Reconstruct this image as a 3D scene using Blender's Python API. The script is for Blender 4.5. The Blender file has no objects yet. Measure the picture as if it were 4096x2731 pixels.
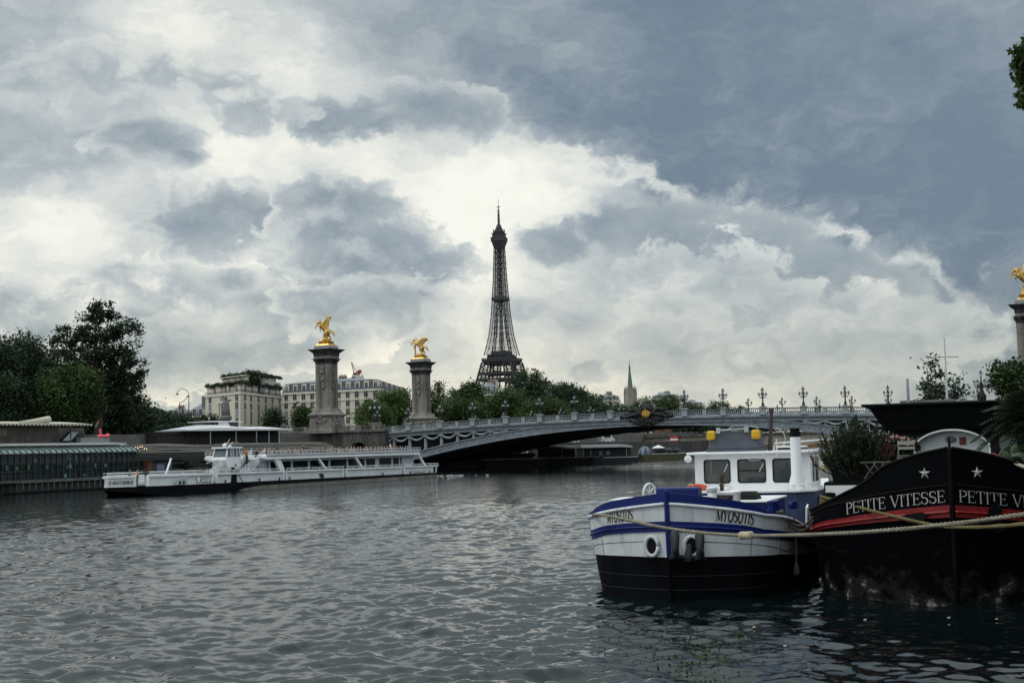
import bpy, math, random
import numpy as np
from mathutils import Vector, Matrix
R = math.radians
C = bpy.context.scene
COL = C.collection
rng = random.Random(7)

# ------------------------------------------------------------------ camera
F = 5240.0                      # focal length in photograph pixels (4096 wide)
CAM = Vector((0, 0, 4.0))
th, ph = math.atan(420 / F), R(1.40)
FW = Vector((0, math.cos(th), math.sin(th)))
U0 = Vector((0, -math.sin(th), math.cos(th)))
RT = Vector((1, 0, 0)) * math.cos(ph) - U0 * math.sin(ph)
UP = U0 * math.cos(ph) + Vector((1, 0, 0)) * math.sin(ph)
cd = bpy.data.cameras.new('camera')
cam = bpy.data.objects.new('camera', cd)
COL.objects.link(cam)
cam.matrix_world = Matrix(((RT.x, UP.x, -FW.x, 0), (RT.y, UP.y, -FW.y, 0), (RT.z, UP.z, -FW.z, CAM.z), (0, 0, 0, 1)))
cd.sensor_width = 36
cd.lens = F / 4096 * 36
cd.clip_start, cd.clip_end = 0.3, 9000
C.camera = cam

def ray(x, y):
    return FW + RT * ((x - 2048) / F) + UP * ((1365.5 - y) / F)
def at(x, y, Y):                # the point a photograph pixel shows at a given distance ahead
    d = ray(x, y)
    return CAM + d * (Y / d.y)
def on(x, y, z=0.0):            # ... and where its ray meets a level
    d = ray(x, y)
    return CAM + d * ((z - CAM.z) / d.z)
def px(p):
    v = Vector(p) - CAM
    k = F / v.dot(FW)
    return 2048 + v.dot(RT) * k, 1365.5 - v.dot(UP) * k

# ------------------------------------------------------------------ view
C.view_settings.view_transform = 'Standard'
C.view_settings.look = 'None'
C.view_settings.exposure = 0.0
C.view_settings.gamma = 1.0
C.cycles.max_bounces = 6
C.cycles.diffuse_bounces = 2
C.cycles.glossy_bounces = 3
C.cycles.transparent_max_bounces = 4
C.cycles.use_denoising = True

# ------------------------------------------------------------------ world: a broken overcast evening sky
W = bpy.data.worlds.new('World')
C.world = W
W.use_nodes = True
nt = W.node_tree
nt.nodes.clear()
def N(t, tree=None, **kw):
    n = (tree or nt).nodes.new(t)
    for k, v in kw.items():
        setattr(n, k, v)
    return n
def L(a, b, tree=None):
    (tree or nt).links.new(a, b)
def math_(op, a, b=None, c=None):
    n = N('ShaderNodeMath', operation=op)
    for i, s in enumerate((a, b, c)):
        if s is None: continue
        if isinstance(s, (int, float)): n.inputs[i].default_value = s
        else: L(s, n.inputs[i])
    return n.outputs[0]
def vmath(op, a, b=None, scale=None):
    n = N('ShaderNodeVectorMath', operation=op)
    for i, s in enumerate((a, b)):
        if s is None: continue
        if isinstance(s, (tuple, list, Vector)): n.inputs[i].default_value = s
        else: L(s, n.inputs[i])
    if scale is not None: n.inputs['Scale'].default_value = scale
    return n.outputs['Value'] if op in ('DISTANCE', 'LENGTH', 'DOT_PRODUCT') else n.outputs[0]
def remap(s, a, b, c, d, kind='SMOOTHSTEP'):
    n = N('ShaderNodeMapRange', interpolation_type=kind)
    L(s, n.inputs['Value'])
    n.inputs['From Min'].default_value, n.inputs['From Max'].default_value = a, b
    n.inputs['To Min'].default_value, n.inputs['To Max'].default_value = c, d
    return n.outputs[0]
def noise(vec, scale, detail=5, rough=0.55, lac=2.0, dim='3D', out=0, dist=0.0):
    n = N('ShaderNodeTexNoise', noise_dimensions=dim)
    L(vec, n.inputs['Vector'])
    n.inputs['Scale'].default_value = scale
    n.inputs['Detail'].default_value = detail
    n.inputs['Roughness'].default_value = rough
    n.inputs['Lacunarity'].default_value = lac
    n.inputs['Distortion'].default_value = dist
    return n.outputs[out]
SUN_AZ, SUN_EL = R(-98), R(48)     # azimuth from straight ahead, clockwise
tc = N('ShaderNodeTexCoord')
sep = N('ShaderNodeSeparateXYZ')
L(tc.outputs['Generated'], sep.inputs[0])
X, Y, Z = sep.outputs
az = math_('ARCTAN2', X, Y)
hyp = math_('SQRT', math_('MULTIPLY_ADD', X, X, math_('MULTIPLY', Y, Y)))
tanel = math_('DIVIDE', Z, math_('MAXIMUM', hyp, 0.02))
cv = N('ShaderNodeCombineXYZ')
L(az, cv.inputs[0]); L(tanel, cv.inputs[1])
uv0 = vmath('MULTIPLY', cv.outputs[0], (5.24, 5.24, 0))    # one unit = 1000 photograph pixels
def S(x, y):                                               # a pixel as sky coordinates
    d = ray(x, y)
    return (5.24 * math.atan2(d.x, d.y), 5.24 * d.z / math.hypot(d.x, d.y), 0)
flat = vmath('MULTIPLY', uv0, (0.75, 1.15, 1))
nA = noise(flat, 1.3, 3, 0.5, dim='2D', out=1)
nB = noise(flat, 4.6, 9, 0.62, dim='2D', out=1)
wA = vmath('SCALE', vmath('SUBTRACT', nA, (.5, .5, .5)), scale=0.42)
wB = vmath('SCALE', vmath('SUBTRACT', nB, (.5, .5, .5)), scale=0.30)
uv = vmath('ADD', vmath('ADD', uv0, wA), wB)
SKY = [  # x, y, reach, brightness
 (60, 80, .6, .46), (480, 70, .42, .95), (700, 170, .25, .9), (1000, 260, .2, .85), (860, 140, .5, .62), (300, 330, .5, .46), (620, 330, .4, .5), (1230, 230, .3, .93),
 (1000, 330, .4, .66), (150, 560, .55, .44), (620, 570, .34, .40), (930, 520, .35, .80), (420, 620, .3, .5),
 (300, 760, .5, .90), (900, 640, .4, 1.0), (1500, 620, .5, 1.02), (1950, 730, .5, 1.02), (2200, 790, .38, 1.0),
 (1300, 80, .5, .40), (1750, 100, .6, .38), (1500, 380, .36, .46), (1760, 450, .38, .34), (2150, 300, .6, .27),
 (2300, 560, .38, .36), (2700, 300, .7, .12), (2650, 620, .45, .14), (3000, 700, .6, .04), (3350, 250, .8, .17), (3500, 800, .6, .05),
 (3950, 120, .6, .27), (3800, 560, .6, .04), (4000, 950, .5, .08), (2950, 930, .25, .42), (3300, 960, .25, .30), (2450, 830, .22, .62),
 (850, 850, .36, .36), (1120, 830, .25, .47), (1380, 850, .33, .40), (1600, 990, .34, .34), (1450, 1180, .42, .40), (1780, 1080, .25, .55),
 (120, 900, .4, .84), (350, 1010, .3, .90), (450, 1130, .33, .66), (120, 1180, .4, .66), (700, 1130, .3, .74), (930, 1090, .25, .72), (700, 1330, .4, .46), (1050, 1300, .35, .56),
 (1900, 960, .34, .96), (2060, 1040, .3, .74), (2400, 940, .33, .42), (2750, 960, .34, .37), (3150, 1020, .3, .35),
 (2150, 1220, .35, .58), (2600, 1130, .36, .60), (2900, 1120, .3, .55), (3200, 1190, .3, .42), (3520, 1160, .3, .28),
 (2150, 1420, .35, .74), (2600, 1330, .35, .50), (3000, 1330, .4, .45), (3450, 1300, .4, .42), (3750, 1300, .4, .24), (3900, 1420, .35, .36),
 (2450, 1500, .4, .68), (3000, 1480, .4, .68), (3500, 1480, .4, .64), (1000, 1480, .4, .62), (550, 1480, .4, .52), (0, 1350, .4, .78), (1600, 1450, .4, .70),
]
sw, swl = 0.004, 0.004 * 0.52
for (x, y, r, b) in SKY:
    w = math_('POWER', remap(vmath('DISTANCE', uv, S(x, y)), 0, r * 1.9, 1, 0, 'LINEAR'), 4.5)
    sw = math_('ADD', sw, w) if not isinstance(sw, float) else math_('ADD', w, sw)
    swl = math_('MULTIPLY_ADD', w, b, swl)
lum = math_('DIVIDE', swl, sw)
# billows and streaks on top of the large layout
fb = noise(vmath('ADD', flat, wB), 3.2, 10, 0.6, dim='2D')
fb2 = noise(vmath('MULTIPLY', uv, (0.8, 2.2, 1)), 9.0, 6, 0.6, dim='2D')
fine = math_('MULTIPLY_ADD', math_('SUBTRACT', fb2, 0.5), 0.13, math_('MULTIPLY', math_('SUBTRACT', fb, 0.5), 0.42))
lum = math_('ADD', lum, fine)
# separate cloud bodies: unions of flattened puffs with billowing outlines, darker inside than at the rim
puff = noise(vmath('MULTIPLY', vmath('ADD', uv0, vmath('SCALE', wB, scale=.5)), (1, 1.35, 1)), 5.2, 11, 0.58, dim='2D')
puff = math_('SUBTRACT', puff, 0.5)
q0 = vmath('MULTIPLY', vmath('ADD', uv0, vmath('SCALE', wB, scale=.35)), (1, 1.9, 1))
def cloud(lum, blobs, rim, core, edge=.26, amp=1.5, gain=.5, grad=0.0):
    f = None
    for (x, y, r) in blobs:
        sx, sy, _ = S(x, y)
        d = math_('MULTIPLY_ADD', vmath('DISTANCE', q0, (sx, sy * 1.9, 0)), -1000.0 / (r * 1.3), 1.0)
        f = d if f is None else math_('SMOOTH_MAX', f, d, .35)
    f = math_('MULTIPLY_ADD', math_('MULTIPLY_ADD', fb, .6, math_('ADD', puff, -.3)), amp * 1.35, f)
    a = remap(f, .02, edge, 0, 1)
    body = remap(f, .05, .75, rim, core, 'SMOOTHSTEP')
    body = math_('MULTIPLY_ADD', puff, gain, math_('MULTIPLY_ADD', fine, .7, body))
    return math_('ADD', lum, math_('MULTIPLY', a, math_('SUBTRACT', body, lum)))
# storm deck: everything above a slanting edge
ex = N('ShaderNodeValToRGB'); er = ex.color_ramp; er.interpolation = 'EASE'
EDGE = [(1700, 470), (2150, 590), (2500, 690), (2900, 850), (3250, 930), (3600, 1040), (3900, 1230), (4096, 1290)]
while len(er.elements) < len(EDGE): er.elements.new(.5)
for e, (x, y) in zip(er.elements, EDGE):
    sx, sy, _ = S(x, y); e.position = (sx + 2.4) / 4.8; e.color = (sy / 3, sy / 3, sy / 3, 1)
su = N('ShaderNodeSeparateXYZ'); L(vmath('ADD', uv0, vmath('SCALE', wB, scale=.5)), su.inputs[0])
L(math_('MULTIPLY_ADD', su.outputs[0], 1 / 4.8, .5), ex.inputs[0])
sd = math_('SUBTRACT', su.outputs[1], math_('MULTIPLY', ex.outputs[0], 3.0))
sdn = math_('MULTIPLY_ADD', puff, .30, sd)
side = remap(su.outputs[0], -.35, .35, 0, 1)
# a bright torn rim below the edge, dark deck above it
rimw = math_('MULTIPLY', math_('MULTIPLY', remap(sdn, -.07, -.01, 0, .8), remap(sdn, .0, .07, 1, 0)), remap(su.outputs[0], 1.5, 1.95, 1, 0))
lum = math_('MULTIPLY_ADD', math_('MULTIPLY', rimw, side), math_('SUBTRACT', .78, lum), lum)
deckv = math_('MULTIPLY_ADD', fine, 1.7, math_('MULTIPLY_ADD', remap(sd, 0, .9, 0, 1), .10, .07))
deck = math_('MULTIPLY', math_('MULTIPLY', remap(sdn, -.05, .30, 0, 1), side), remap(sd, .25, .7, .85, 0.0))
lum = math_('ADD', lum, math_('MULTIPLY', deck, math_('SUBTRACT', deckv, lum)))
lum = cloud(lum, [(2420, 900, 230), (2700, 930, 320), (3000, 980, 320), (3300, 1080, 280), (2250, 980, 190), (3500, 1150, 240)], .52, .34, .55, 1.0, .35)
lum = cloud(lum, [(2520, 1150, 210), (2720, 1100, 250), (2950, 1130, 230), (3130, 1200, 170), (3440, 1200, 110), (3380, 1240, 140)], .60, .50, .28, 1.3, .6)
lum = cloud(lum, [(2300, 1290, 200), (2100, 1230, 150), (2700, 1260, 200)], .66, .52, .6, 1.2, .5)
lum = cloud(lum, [(100, 600, 330), (330, 590, 260), (-60, 520, 300)], .66, .43, .4, 1.0, .35)
lum = cloud(lum, [(560, 545, 170), (660, 570, 150), (740, 620, 80)], .62, .34, .3, 1.3, .4)
lum = cloud(lum, [(1700, 430, 200), (1870, 460, 170), (1300, 490, 200), (1480, 480, 160)], .60, .31, .4, 1.3, .45)
lum = cloud(lum, [(80, 1230, 230), (330, 1170, 130), (480, 1100, 130), (620, 1130, 180), (760, 1200, 200), (930, 1120, 130), (1080, 1230, 230), (1250, 1330, 260), (820, 1400, 300), (560, 1320, 220), (150, 1330, 200)], .74, .52, .22, 1.3, 1.15)
lum = cloud(lum, [(760, 900, 210), (900, 850, 220), (1060, 870, 170), (1180, 830, 110)], .66, .34, .28, 1.5, .5)
lum = cloud(lum, [(1300, 800, 180), (1420, 830, 170), (1330, 920, 200), (1560, 980, 200), (1660, 1040, 190), (1430, 1060, 260), (1720, 1120, 130)], .66, .33, .26, 1.5, .5)
lum = cloud(lum, [(2700, 1400, 240), (3050, 1420, 260), (3350, 1380, 240), (3650, 1350, 300), (2350, 1460, 130)], .66, .46, .7, 1.6, .4)
lum = cloud(lum, [(650, 1420, 260), (900, 1440, 240), (1150, 1390, 180)], .64, .42, .7, 1.4, .4)
lum = cloud(lum, [(380, 300, 200), (640, 290, 190), (100, 330, 190), (1000, 440, 200), (880, 330, 140)], .68, .46, .7, 1.8, .5)
lum = cloud(lum, [(1350, 1230, 210), (1560, 1210, 230), (1230, 1200, 140), (1700, 1190, 110)], .70, .40, .4, 1.3, .5)
ramp = N('ShaderNodeValToRGB')
cr = ramp.color_ramp
cr.interpolation = 'B_SPLINE'
STOPS = [(0.0, (.166, .224, .298)), (.18, (.228, .293, .358)), (.40, (.385, .445, .48)), (.62, (.60, .65, .655)), (.82, (.90, .905, .835)), (1.0, (1.05, 1.04, .94))]
while len(cr.elements) < len(STOPS): cr.elements.new(0.5)
for e, (p, c) in zip(cr.elements, STOPS):
    e.position, e.color = p, (*c, 1)
lum = math_('MULTIPLY_ADD', lum, 1.14, -.065)
L(lum, ramp.inputs[0])
sky = N('ShaderNodeTexSky', sky_type='NISHITA')
sky.sun_disc = False
sky.sun_elevation = SUN_EL
sky.sun_rotation = SUN_AZ
sky.air_density, sky.dust_density = 1.0, 2.0
bg1, bg2 = N('ShaderNodeBackground'), N('ShaderNodeBackground')
L(sky.outputs[0], bg1.inputs[0]); bg1.inputs[1].default_value = 0.05
# the cloud deck away from the storm front (overhead and behind) is lit from outside and brighter
back = math_('ADD', remap(Y, -0.5, 0.85, 1.65, 1.0), remap(tanel, .42, 1.1, 0, .75))
warm = N('ShaderNodeMix', data_type='RGBA', blend_type='MULTIPLY')
L(remap(tanel, .16, .0, 0, 1), warm.inputs[0]); L(ramp.outputs[0], warm.inputs[6]); warm.inputs[7].default_value = (1.06, 1.0, .88, 1)
L(warm.outputs[2], bg2.inputs[0]); L(back, bg2.inputs[1])
mixs = N('ShaderNodeMixShader'); mixs.inputs[0].default_value = 0.94
L(bg1.outputs[0], mixs.inputs[1]); L(bg2.outputs[0], mixs.inputs[2])
wo = N('ShaderNodeOutputWorld')
L(mixs.outputs[0], wo.inputs[0])
W.cycles.sampling_method = 'MANUAL'
W.cycles.sample_map_resolution = 512

sl = bpy.data.lights.new('sun', 'SUN')
sl.energy, sl.angle, sl.color = 0.9, R(14), (1.0, .95, .86)
sun = bpy.data.objects.new('sun', sl)
COL.objects.link(sun)
sdir = Vector((math.sin(SUN_AZ) * math.cos(SUN_EL), math.cos(SUN_AZ) * math.cos(SUN_EL), math.sin(SUN_EL)))
sun.rotation_euler = sdir.to_track_quat('Z', 'Y').to_euler()
sun.location = (-60, -30, 90)

# ------------------------------------------------------------------ helpers
def tag(o, label=None, cat=None, group=None, kind=None):
    if label: o['label'] = label
    if cat: o['category'] = cat
    if group: o['group'] = group
    if kind: o['kind'] = kind
    return o
def thing(name, label, cat, loc=(0, 0, 0), rz=0.0, group=None):
    o = bpy.data.objects.new(name, None)
    COL.objects.link(o)
    o.empty_display_size = 0.3
    o.location, o.rotation_euler = loc, (0, 0, rz)
    return tag(o, label, cat, group)
def kids(o):
    return [c for c in COL.objects if c.parent == o]
def copy_tree(o, loc=None, rz=None, label=None, group=None, parent=None, _ch=None):
    if _ch is None:
        _ch = {}
        for c in COL.objects:
            if c.parent: _ch.setdefault(c.parent.name, []).append(c)
    c = o.copy()
    COL.objects.link(c)
    if parent: c.parent = parent
    if loc is not None: c.location = loc
    if rz is not None: c.rotation_euler = (0, 0, rz)
    if label: c['label'] = label
    if group: c['group'] = group
    for k in _ch.get(o.name, []):
        copy_tree(k, parent=c, _ch=_ch)
    return c

class MB:
    def __init__(s): s.v, s.f, s.m = [], [], []
    def add(s, vs, fs, m=0):
        b = len(s.v)
        s.v += [tuple(p) for p in vs]
        s.f += [tuple(i + b for i in f) for f in fs]
        s.m += [m] * len(fs)
        return s
    def bx(s, x0, x1, y0, y1, z0, z1, m=0):
        return s.add([(x0, y0, z0), (x1, y0, z0), (x1, y1, z0), (x0, y1, z0), (x0, y0, z1), (x1, y0, z1), (x1, y1, z1), (x0, y1, z1)],
                     [(0, 3, 2, 1), (4, 5, 6, 7), (0, 1, 5, 4), (1, 2, 6, 5), (2, 3, 7, 6), (3, 0, 4, 7)], m)
    def frus(s, z0, a0, b0, z1, a1, b1, cx=0, cy=0, m=0):       # rectangular frustum, half sizes
        vs = [(cx + i * a, cy + j * b, z) for (z, a, b) in ((z0, a0, b0), (z1, a1, b1)) for (i, j) in ((-1, -1), (1, -1), (1, 1), (-1, 1))]
        return s.add(vs, [(0, 3, 2, 1), (4, 5, 6, 7), (0, 1, 5, 4), (1, 2, 6, 5), (2, 3, 7, 6), (3, 0, 4, 7)], m)
    def ext(s, pts, vec, m=0):                                   # polygon pushed along a vector
        n = len(pts); vec = Vector(vec)
        vs = [Vector(p) for p in pts] + [Vector(p) + vec for p in pts]
        return s.add(vs, [tuple(range(n))[::-1], tuple(range(n, 2 * n))] + [(i, (i + 1) % n, n + (i + 1) % n, n + i) for i in range(n)], m)
    def loft(s, rings, m=0, cap=True, closed=True):
        n = len(rings[0]); vs = [p for r in rings for p in r]; fs = []
        for k in range(len(rings) - 1):
            for i in range(n if closed else n - 1):
                j = (i + 1) % n
                fs.append((k * n + i, k * n + j, (k + 1) * n + j, (k + 1) * n + i))
        if cap and closed:
            fs.append(tuple(range(n))[::-1]); fs.append(tuple((len(rings) - 1) * n + i for i in range(n)))
        return s.add(vs, fs, m)
    def tube(s, path, r, n=6, m=0, cap=True, flat=1.0):
        P = [Vector(p) for p in path]; rings = []
        rr = r if isinstance(r, (list, tuple)) else [r] * len(P)
        ref = None
        for i, p in enumerate(P):
            t = (P[min(i + 1, len(P) - 1)] - P[max(i - 1, 0)])
            t = t.normalized() if t.length > 1e-9 else Vector((0, 0, 1))
            if ref is None: ref = t.orthogonal().normalized() if abs(t.z) > .95 else t.cross(Vector((0, 0, 1))).normalized()
            a = (ref - t * ref.dot(t))
            a = a.normalized() if a.length > 1e-6 else t.orthogonal().normalized()
            b = t.cross(a); ref = a
            rings.append([p + a * (rr[i] * math.cos(2 * math.pi * (k + .5) / n)) + b * (rr[i] * flat * math.sin(2 * math.pi * (k + .5) / n)) for k in range(n)])
        return s.loft(rings, m, cap)
    def beam(s, p, q, w, m=0): return s.tube([p, q], w * .7071, 4, m, True)
    def lathe(s, prof, n=12, c=(0, 0, 0), m=0, cap=True):
        return s.loft([[(c[0] + r * math.cos(2 * math.pi * k / n), c[1] + r * math.sin(2 * math.pi * k / n), c[2] + z) for k in range(n)] for (r, z) in prof], m, cap)
    def ball(s, c, r, n=8, k=6, m=0, rot=None):
        if isinstance(r, (int, float)): r = (r, r, r)
        rings = []
        for j in range(k + 1):
            t = math.pi * (j / k) * .98 + .01 * math.pi
            ring = []
            for i in range(n):
                a = 2 * math.pi * i / n
                p = Vector((r[0] * math.sin(t) * math.cos(a), r[1] * math.sin(t) * math.sin(a), -r[2] * math.cos(t)))
                if rot: p = rot @ p
                ring.append(p + Vector(c))
            rings.append(ring)
        return s.loft(rings, m)
    def build(s, name, mats, parent=None, smooth=False, loc=None, rz=None, ang=None):
        me = bpy.data.meshes.new(name)
        me.from_pydata(s.v, [], s.f)
        mats = mats if isinstance(mats, (list, tuple)) else [mats]
        for mt in mats: me.materials.append(mt)
        if len(mats) > 1: me.polygons.foreach_set('material_index', s.m)
        if smooth:
            me.polygons.foreach_set('use_smooth', [True] * len(me.polygons))
            if ang: me.set_sharp_from_angle(angle=R(ang))
        me.update()
        o = bpy.data.objects.new(name, me)
        COL.objects.link(o)
        if parent: o.parent = parent
        if loc is not None: o.location = loc
        if rz is not None: o.rotation_euler = (0, 0, rz)
        return o
def struct(o): o['kind'] = 'structure'; return o

_M = {}
def M(name, col, rough=.6, metal=0.0, var=.18, sc=2.0, bump=0.0, bsc=12.0, spec=.4, col2=None, streak=False, coat=0.0, det=6):
    if name in _M: return _M[name]
    m = bpy.data.materials.new(name); m.use_nodes = True
    t = m.node_tree; b = t.nodes['Principled BSDF']
    b.inputs['Roughness'].default_value = rough
    b.inputs['Metallic'].default_value = metal
    b.inputs['Specular IOR Level'].default_value = spec
    if coat: b.inputs['Coat Weight'].default_value = coat
    if var or col2:
        tcn = N('ShaderNodeTexCoord', t); no = N('ShaderNodeTexNoise', t)
        vec = tcn.outputs['Object']
        if streak:
            mp = N('ShaderNodeMapping', t); mp.inputs['Scale'].default_value = (1, 1, .18)
            L(vec, mp.inputs[0], t); vec = mp.outputs[0]
        L(vec, no.inputs['Vector'], t)
        no.inputs['Scale'].default_value = sc; no.inputs['Detail'].default_value = det; no.inputs['Roughness'].default_value = .62
        rp = N('ShaderNodeValToRGB', t)
        c2 = col2 if col2 else tuple(min(1, c * (1 + var)) for c in col)
        c1 = col if col2 else tuple(c * (1 - var) for c in col)
        rp.color_ramp.elements[0].position, rp.color_ramp.elements[1].position = .34, .68
        rp.color_ramp.elements[0].color, rp.color_ramp.elements[1].color = (*c1, 1), (*c2, 1)
        L(no.outputs[0], rp.inputs[0], t); L(rp.outputs[0], b.inputs['Base Color'], t)
        if bump:
            n2 = N('ShaderNodeTexNoise', t); L(vec, n2.inputs['Vector'], t)
            n2.inputs['Scale'].default_value = bsc; n2.inputs['Detail'].default_value = 4
            bp = N('ShaderNodeBump', t); bp.inputs['Strength'].default_value = bump; bp.inputs['Distance'].default_value = .05
            L(n2.outputs[0], bp.inputs['Height'], t); L(bp.outputs[0], b.inputs['Normal'], t)
    else:
        b.inputs['Base Color'].default_value = (*col, 1)
    _M[name] = m
    return m
def spline(pts, n=8):                        # Catmull-Rom through points
    P = [Vector(p) for p in pts]; P = [P[0] * 2 - P[1]] + P + [P[-1] * 2 - P[-2]]; out = []
    for i in range(1, len(P) - 2):
        for k in range(n):
            t = k / n
            out.append(.5 * ((2 * P[i]) + (P[i + 1] - P[i - 1]) * t + (2 * P[i - 1] - 5 * P[i] + 4 * P[i + 1] - P[i + 2]) * t * t + (3 * P[i] - P[i - 1] - 3 * P[i + 1] + P[i + 2]) * t ** 3))
    return out + [P[-2]]
def lerp(a, b, t): return a + (b - a) * t
def interp(x, tab):
    if x <= tab[0][0]: return tab[0][1]
    for (x0, y0), (x1, y1) in zip(tab, tab[1:]):
        if x <= x1: return lerp(y0, y1, (x - x0) / (x1 - x0))
    return tab[-1][1]

# ------------------------------------------------------------------ lettering drawn stroke by stroke (thick and thin strokes, serifs)
def _arc(cx, cy, rx, ry, a0, a1, n=10):
    return [(cx + rx * math.cos(R(a0 + (a1 - a0) * i / n)), cy + ry * math.sin(R(a0 + (a1 - a0) * i / n))) for i in range(n + 1)]
TK, TN = 'k', 'n'
def glyph(ch):                               # (advance, strokes); cell height 1
    G = {
     ' ': (.35, []),
     'I': (.30, [(TK, [(.15, 0), (.15, 1)])]),
     'L': (.55, [(TK, [(.13, 0), (.13, 1)]), (TN, [(.13, .02), (.52, .02), (.53, .2)])]),
     'E': (.60, [(TK, [(.13, 0), (.13, 1)]), (TN, [(.13, .02), (.54, .02), (.56, .2)]), (TN, [(.13, .98), (.52, .98), (.53, .8)]), (TN, [(.13, .52), (.42, .52)]), (TN, [(.42, .42), (.42, .62)])]),
     'T': (.64, [(TK, [(.32, 0), (.32, 1)]), (TN, [(.03, .78), (.05, .98), (.59, .98), (.61, .78)])]),
     'P': (.60, [(TK, [(.13, 0), (.13, 1)]), (TN, [(.13, .98), (.33, .98)]), (TK, _arc(.33, .73, .22, .24, 85, -85)), (TN, [(.33, .48), (.13, .48)])]),
     'R': (.66, [(TK, [(.13, 0), (.13, 1)]), (TN, [(.13, .98), (.33, .98)]), (TK, _arc(.33, .74, .20, .23, 85, -85)), (TN, [(.33, .5), (.13, .5)]), (TK, [(.32, .5), (.60, 0)])]),
     'B': (.62, [(TK, [(.13, 0), (.13, 1)]), (TN, [(.13, .98), (.31, .98)]), (TK, _arc(.31, .75, .18, .22, 85, -85)), (TN, [(.13, .52), (.33, .52)]), (TK, _arc(.33, .27, .22, .25, 85, -85)), (TN, [(.33, .02), (.13, .02)])]),
     'V': (.70, [(TK, [(.07, 1), (.35, 0)]), (TN, [(.35, 0), (.63, 1)])]),
     'A': (.72, [(TN, [(.06, 0), (.36, 1)]), (TK, [(.36, 1), (.66, 0)]), (TN, [(.17, .34), (.55, .34)])]),
     'Y': (.66, [(TK, [(.06, 1), (.33, .48)]), (TN, [(.60, 1), (.33, .48)]), (TK, [(.33, .5), (.33, 0)])]),
     'M': (.86, [(TN, [(.12, 0), (.12, 1)]), (TK, [(.12, 1), (.43, .08)]), (TN, [(.43, .08), (.74, 1)]), (TK, [(.74, 1), (.74, 0)])]),
     'U': (.70, [(TK, [(.13, 1), (.13, .3)]), (TN, _arc(.35, .28, .22, .27, 180, 360)), (TN, [(.57, .28), (.57, 1)])]),
     'H': (.72, [(TK, [(.13, 0), (.13, 1)]), (TK, [(.59, 0), (.59, 1)]), (TN, [(.13, .52), (.59, .52)])]),
     'X': (.68, [(TK, [(.07, 1), (.61, 0)]), (TN, [(.07, 0), (.61, 1)])]),
     'O': (.74, [(TK, _arc(.37, .5, .28, .50, 60, 300, 16)), (TK, _arc(.37, .5, .28, .50, -120, 120, 16))]),
     'C': (.68, [(TK, _arc(.38, .5, .30, .50, 50, 310, 16)), (TN, [(.58, .68), (.58, .9)])]),
     'S': (.58, [(TN, [(.49, .74), (.49, .92)]), (TN, _arc(.29, .75, .2, .23, 40, 110, 5)), (TK, _arc(.29, .75, .2, .23, 110, 250, 8) + _arc(.29, .26, .21, .25, 70, -90, 10)), (TN, _arc(.29, .26, .21, .25, -90, -150, 5)), (TN, [(.08, .28), (.08, .08)])]),
     '3': (.5, [(TK, _arc(.22, .74, .2, .24, 150, -85, 10)), (TK, _arc(.22, .26, .22, .25, 85, -150, 10))]),
     '1': (.34, [(TK, [(.18, 0), (.18, 1)]), (TN, [(.18, 1), (.04, .82)])]),
    }
    return G[ch]
SERIF = {'I': [(.15, 0), (.15, 1)], 'P': [(.13, 0), (.13, 1)], 'T': [(.32, 0)], 'E': [(.13, 0), (.13, 1)], 'L': [(.13, 0), (.13, 1)], 'V': [(.07, 1), (.63, 1)],
         'M': [(.12, 0), (.74, 0), (.1, 1), (.76, 1)], 'Y': [(.06, 1), (.6, 1), (.33, 0)], 'R': [(.13, 0), (.13, 1), (.6, 0)], 'U': [(.13, 1), (.57, 1)], 'A': [(.06, 0), (.66, 0)], 'H': [(.13, 0), (.13, 1), (.59, 0), (.59, 1)], 'B': [(.13, 0), (.13, 1)], 'X': [(.07, 1), (.61, 1), (.07, 0), (.61, 0)]}
def text_mesh(mb, txt, width, h, fmap, k=.13, n=.05, serif=.13, slant=0.0, m=0):
    """lay txt along fmap(u, v): u in 0..width, v in 0..h"""
    tot = sum(glyph(c)[0] for c in txt); sx = width / tot; x0 = 0
    for ch in txt:
        adv, st = glyph(ch)
        st = list(st)
        for (a, b) in SERIF.get(ch, []):
            if serif: st.append((TN, [(a - serif, min(max(b, .02), .98)), (a + serif, min(max(b, .02), .98))]))
        for kind, pl in st:
            w = (k if kind == TK else n)
            # subdivide long strokes so that they follow a curved hull
            q = [pl[0]]
            for a, b in zip(pl, pl[1:]):
                d = math.hypot(b[0] - a[0], b[1] - a[1]); kk = max(1, int(d / .25))
                q += [(lerp(a[0], b[0], i / kk), lerp(a[1], b[1], i / kk)) for i in range(1, kk + 1)]
            rows = []
            for i, p in enumerate(q):
                a, b = q[max(i - 1, 0)], q[min(i + 1, len(q) - 1)]
                dx, dy = (b[0] - a[0]), (b[1] - a[1]); l = math.hypot(dx, dy) or 1
                nx, ny = -dy / l * w / 2, dx / l * w / 2
                for s_ in (1, -1):
                    X_, Y_ = p[0] + nx * s_, p[1] + ny * s_
                    rows.append(fmap((x0 + X_ + slant * Y_) * sx, Y_ * h))
            mb.add(rows, [(2 * i, 2 * i + 1, 2 * i + 3, 2 * i + 2) for i in range(len(q) - 1)], m)
        x0 += adv
    return mb

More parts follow.
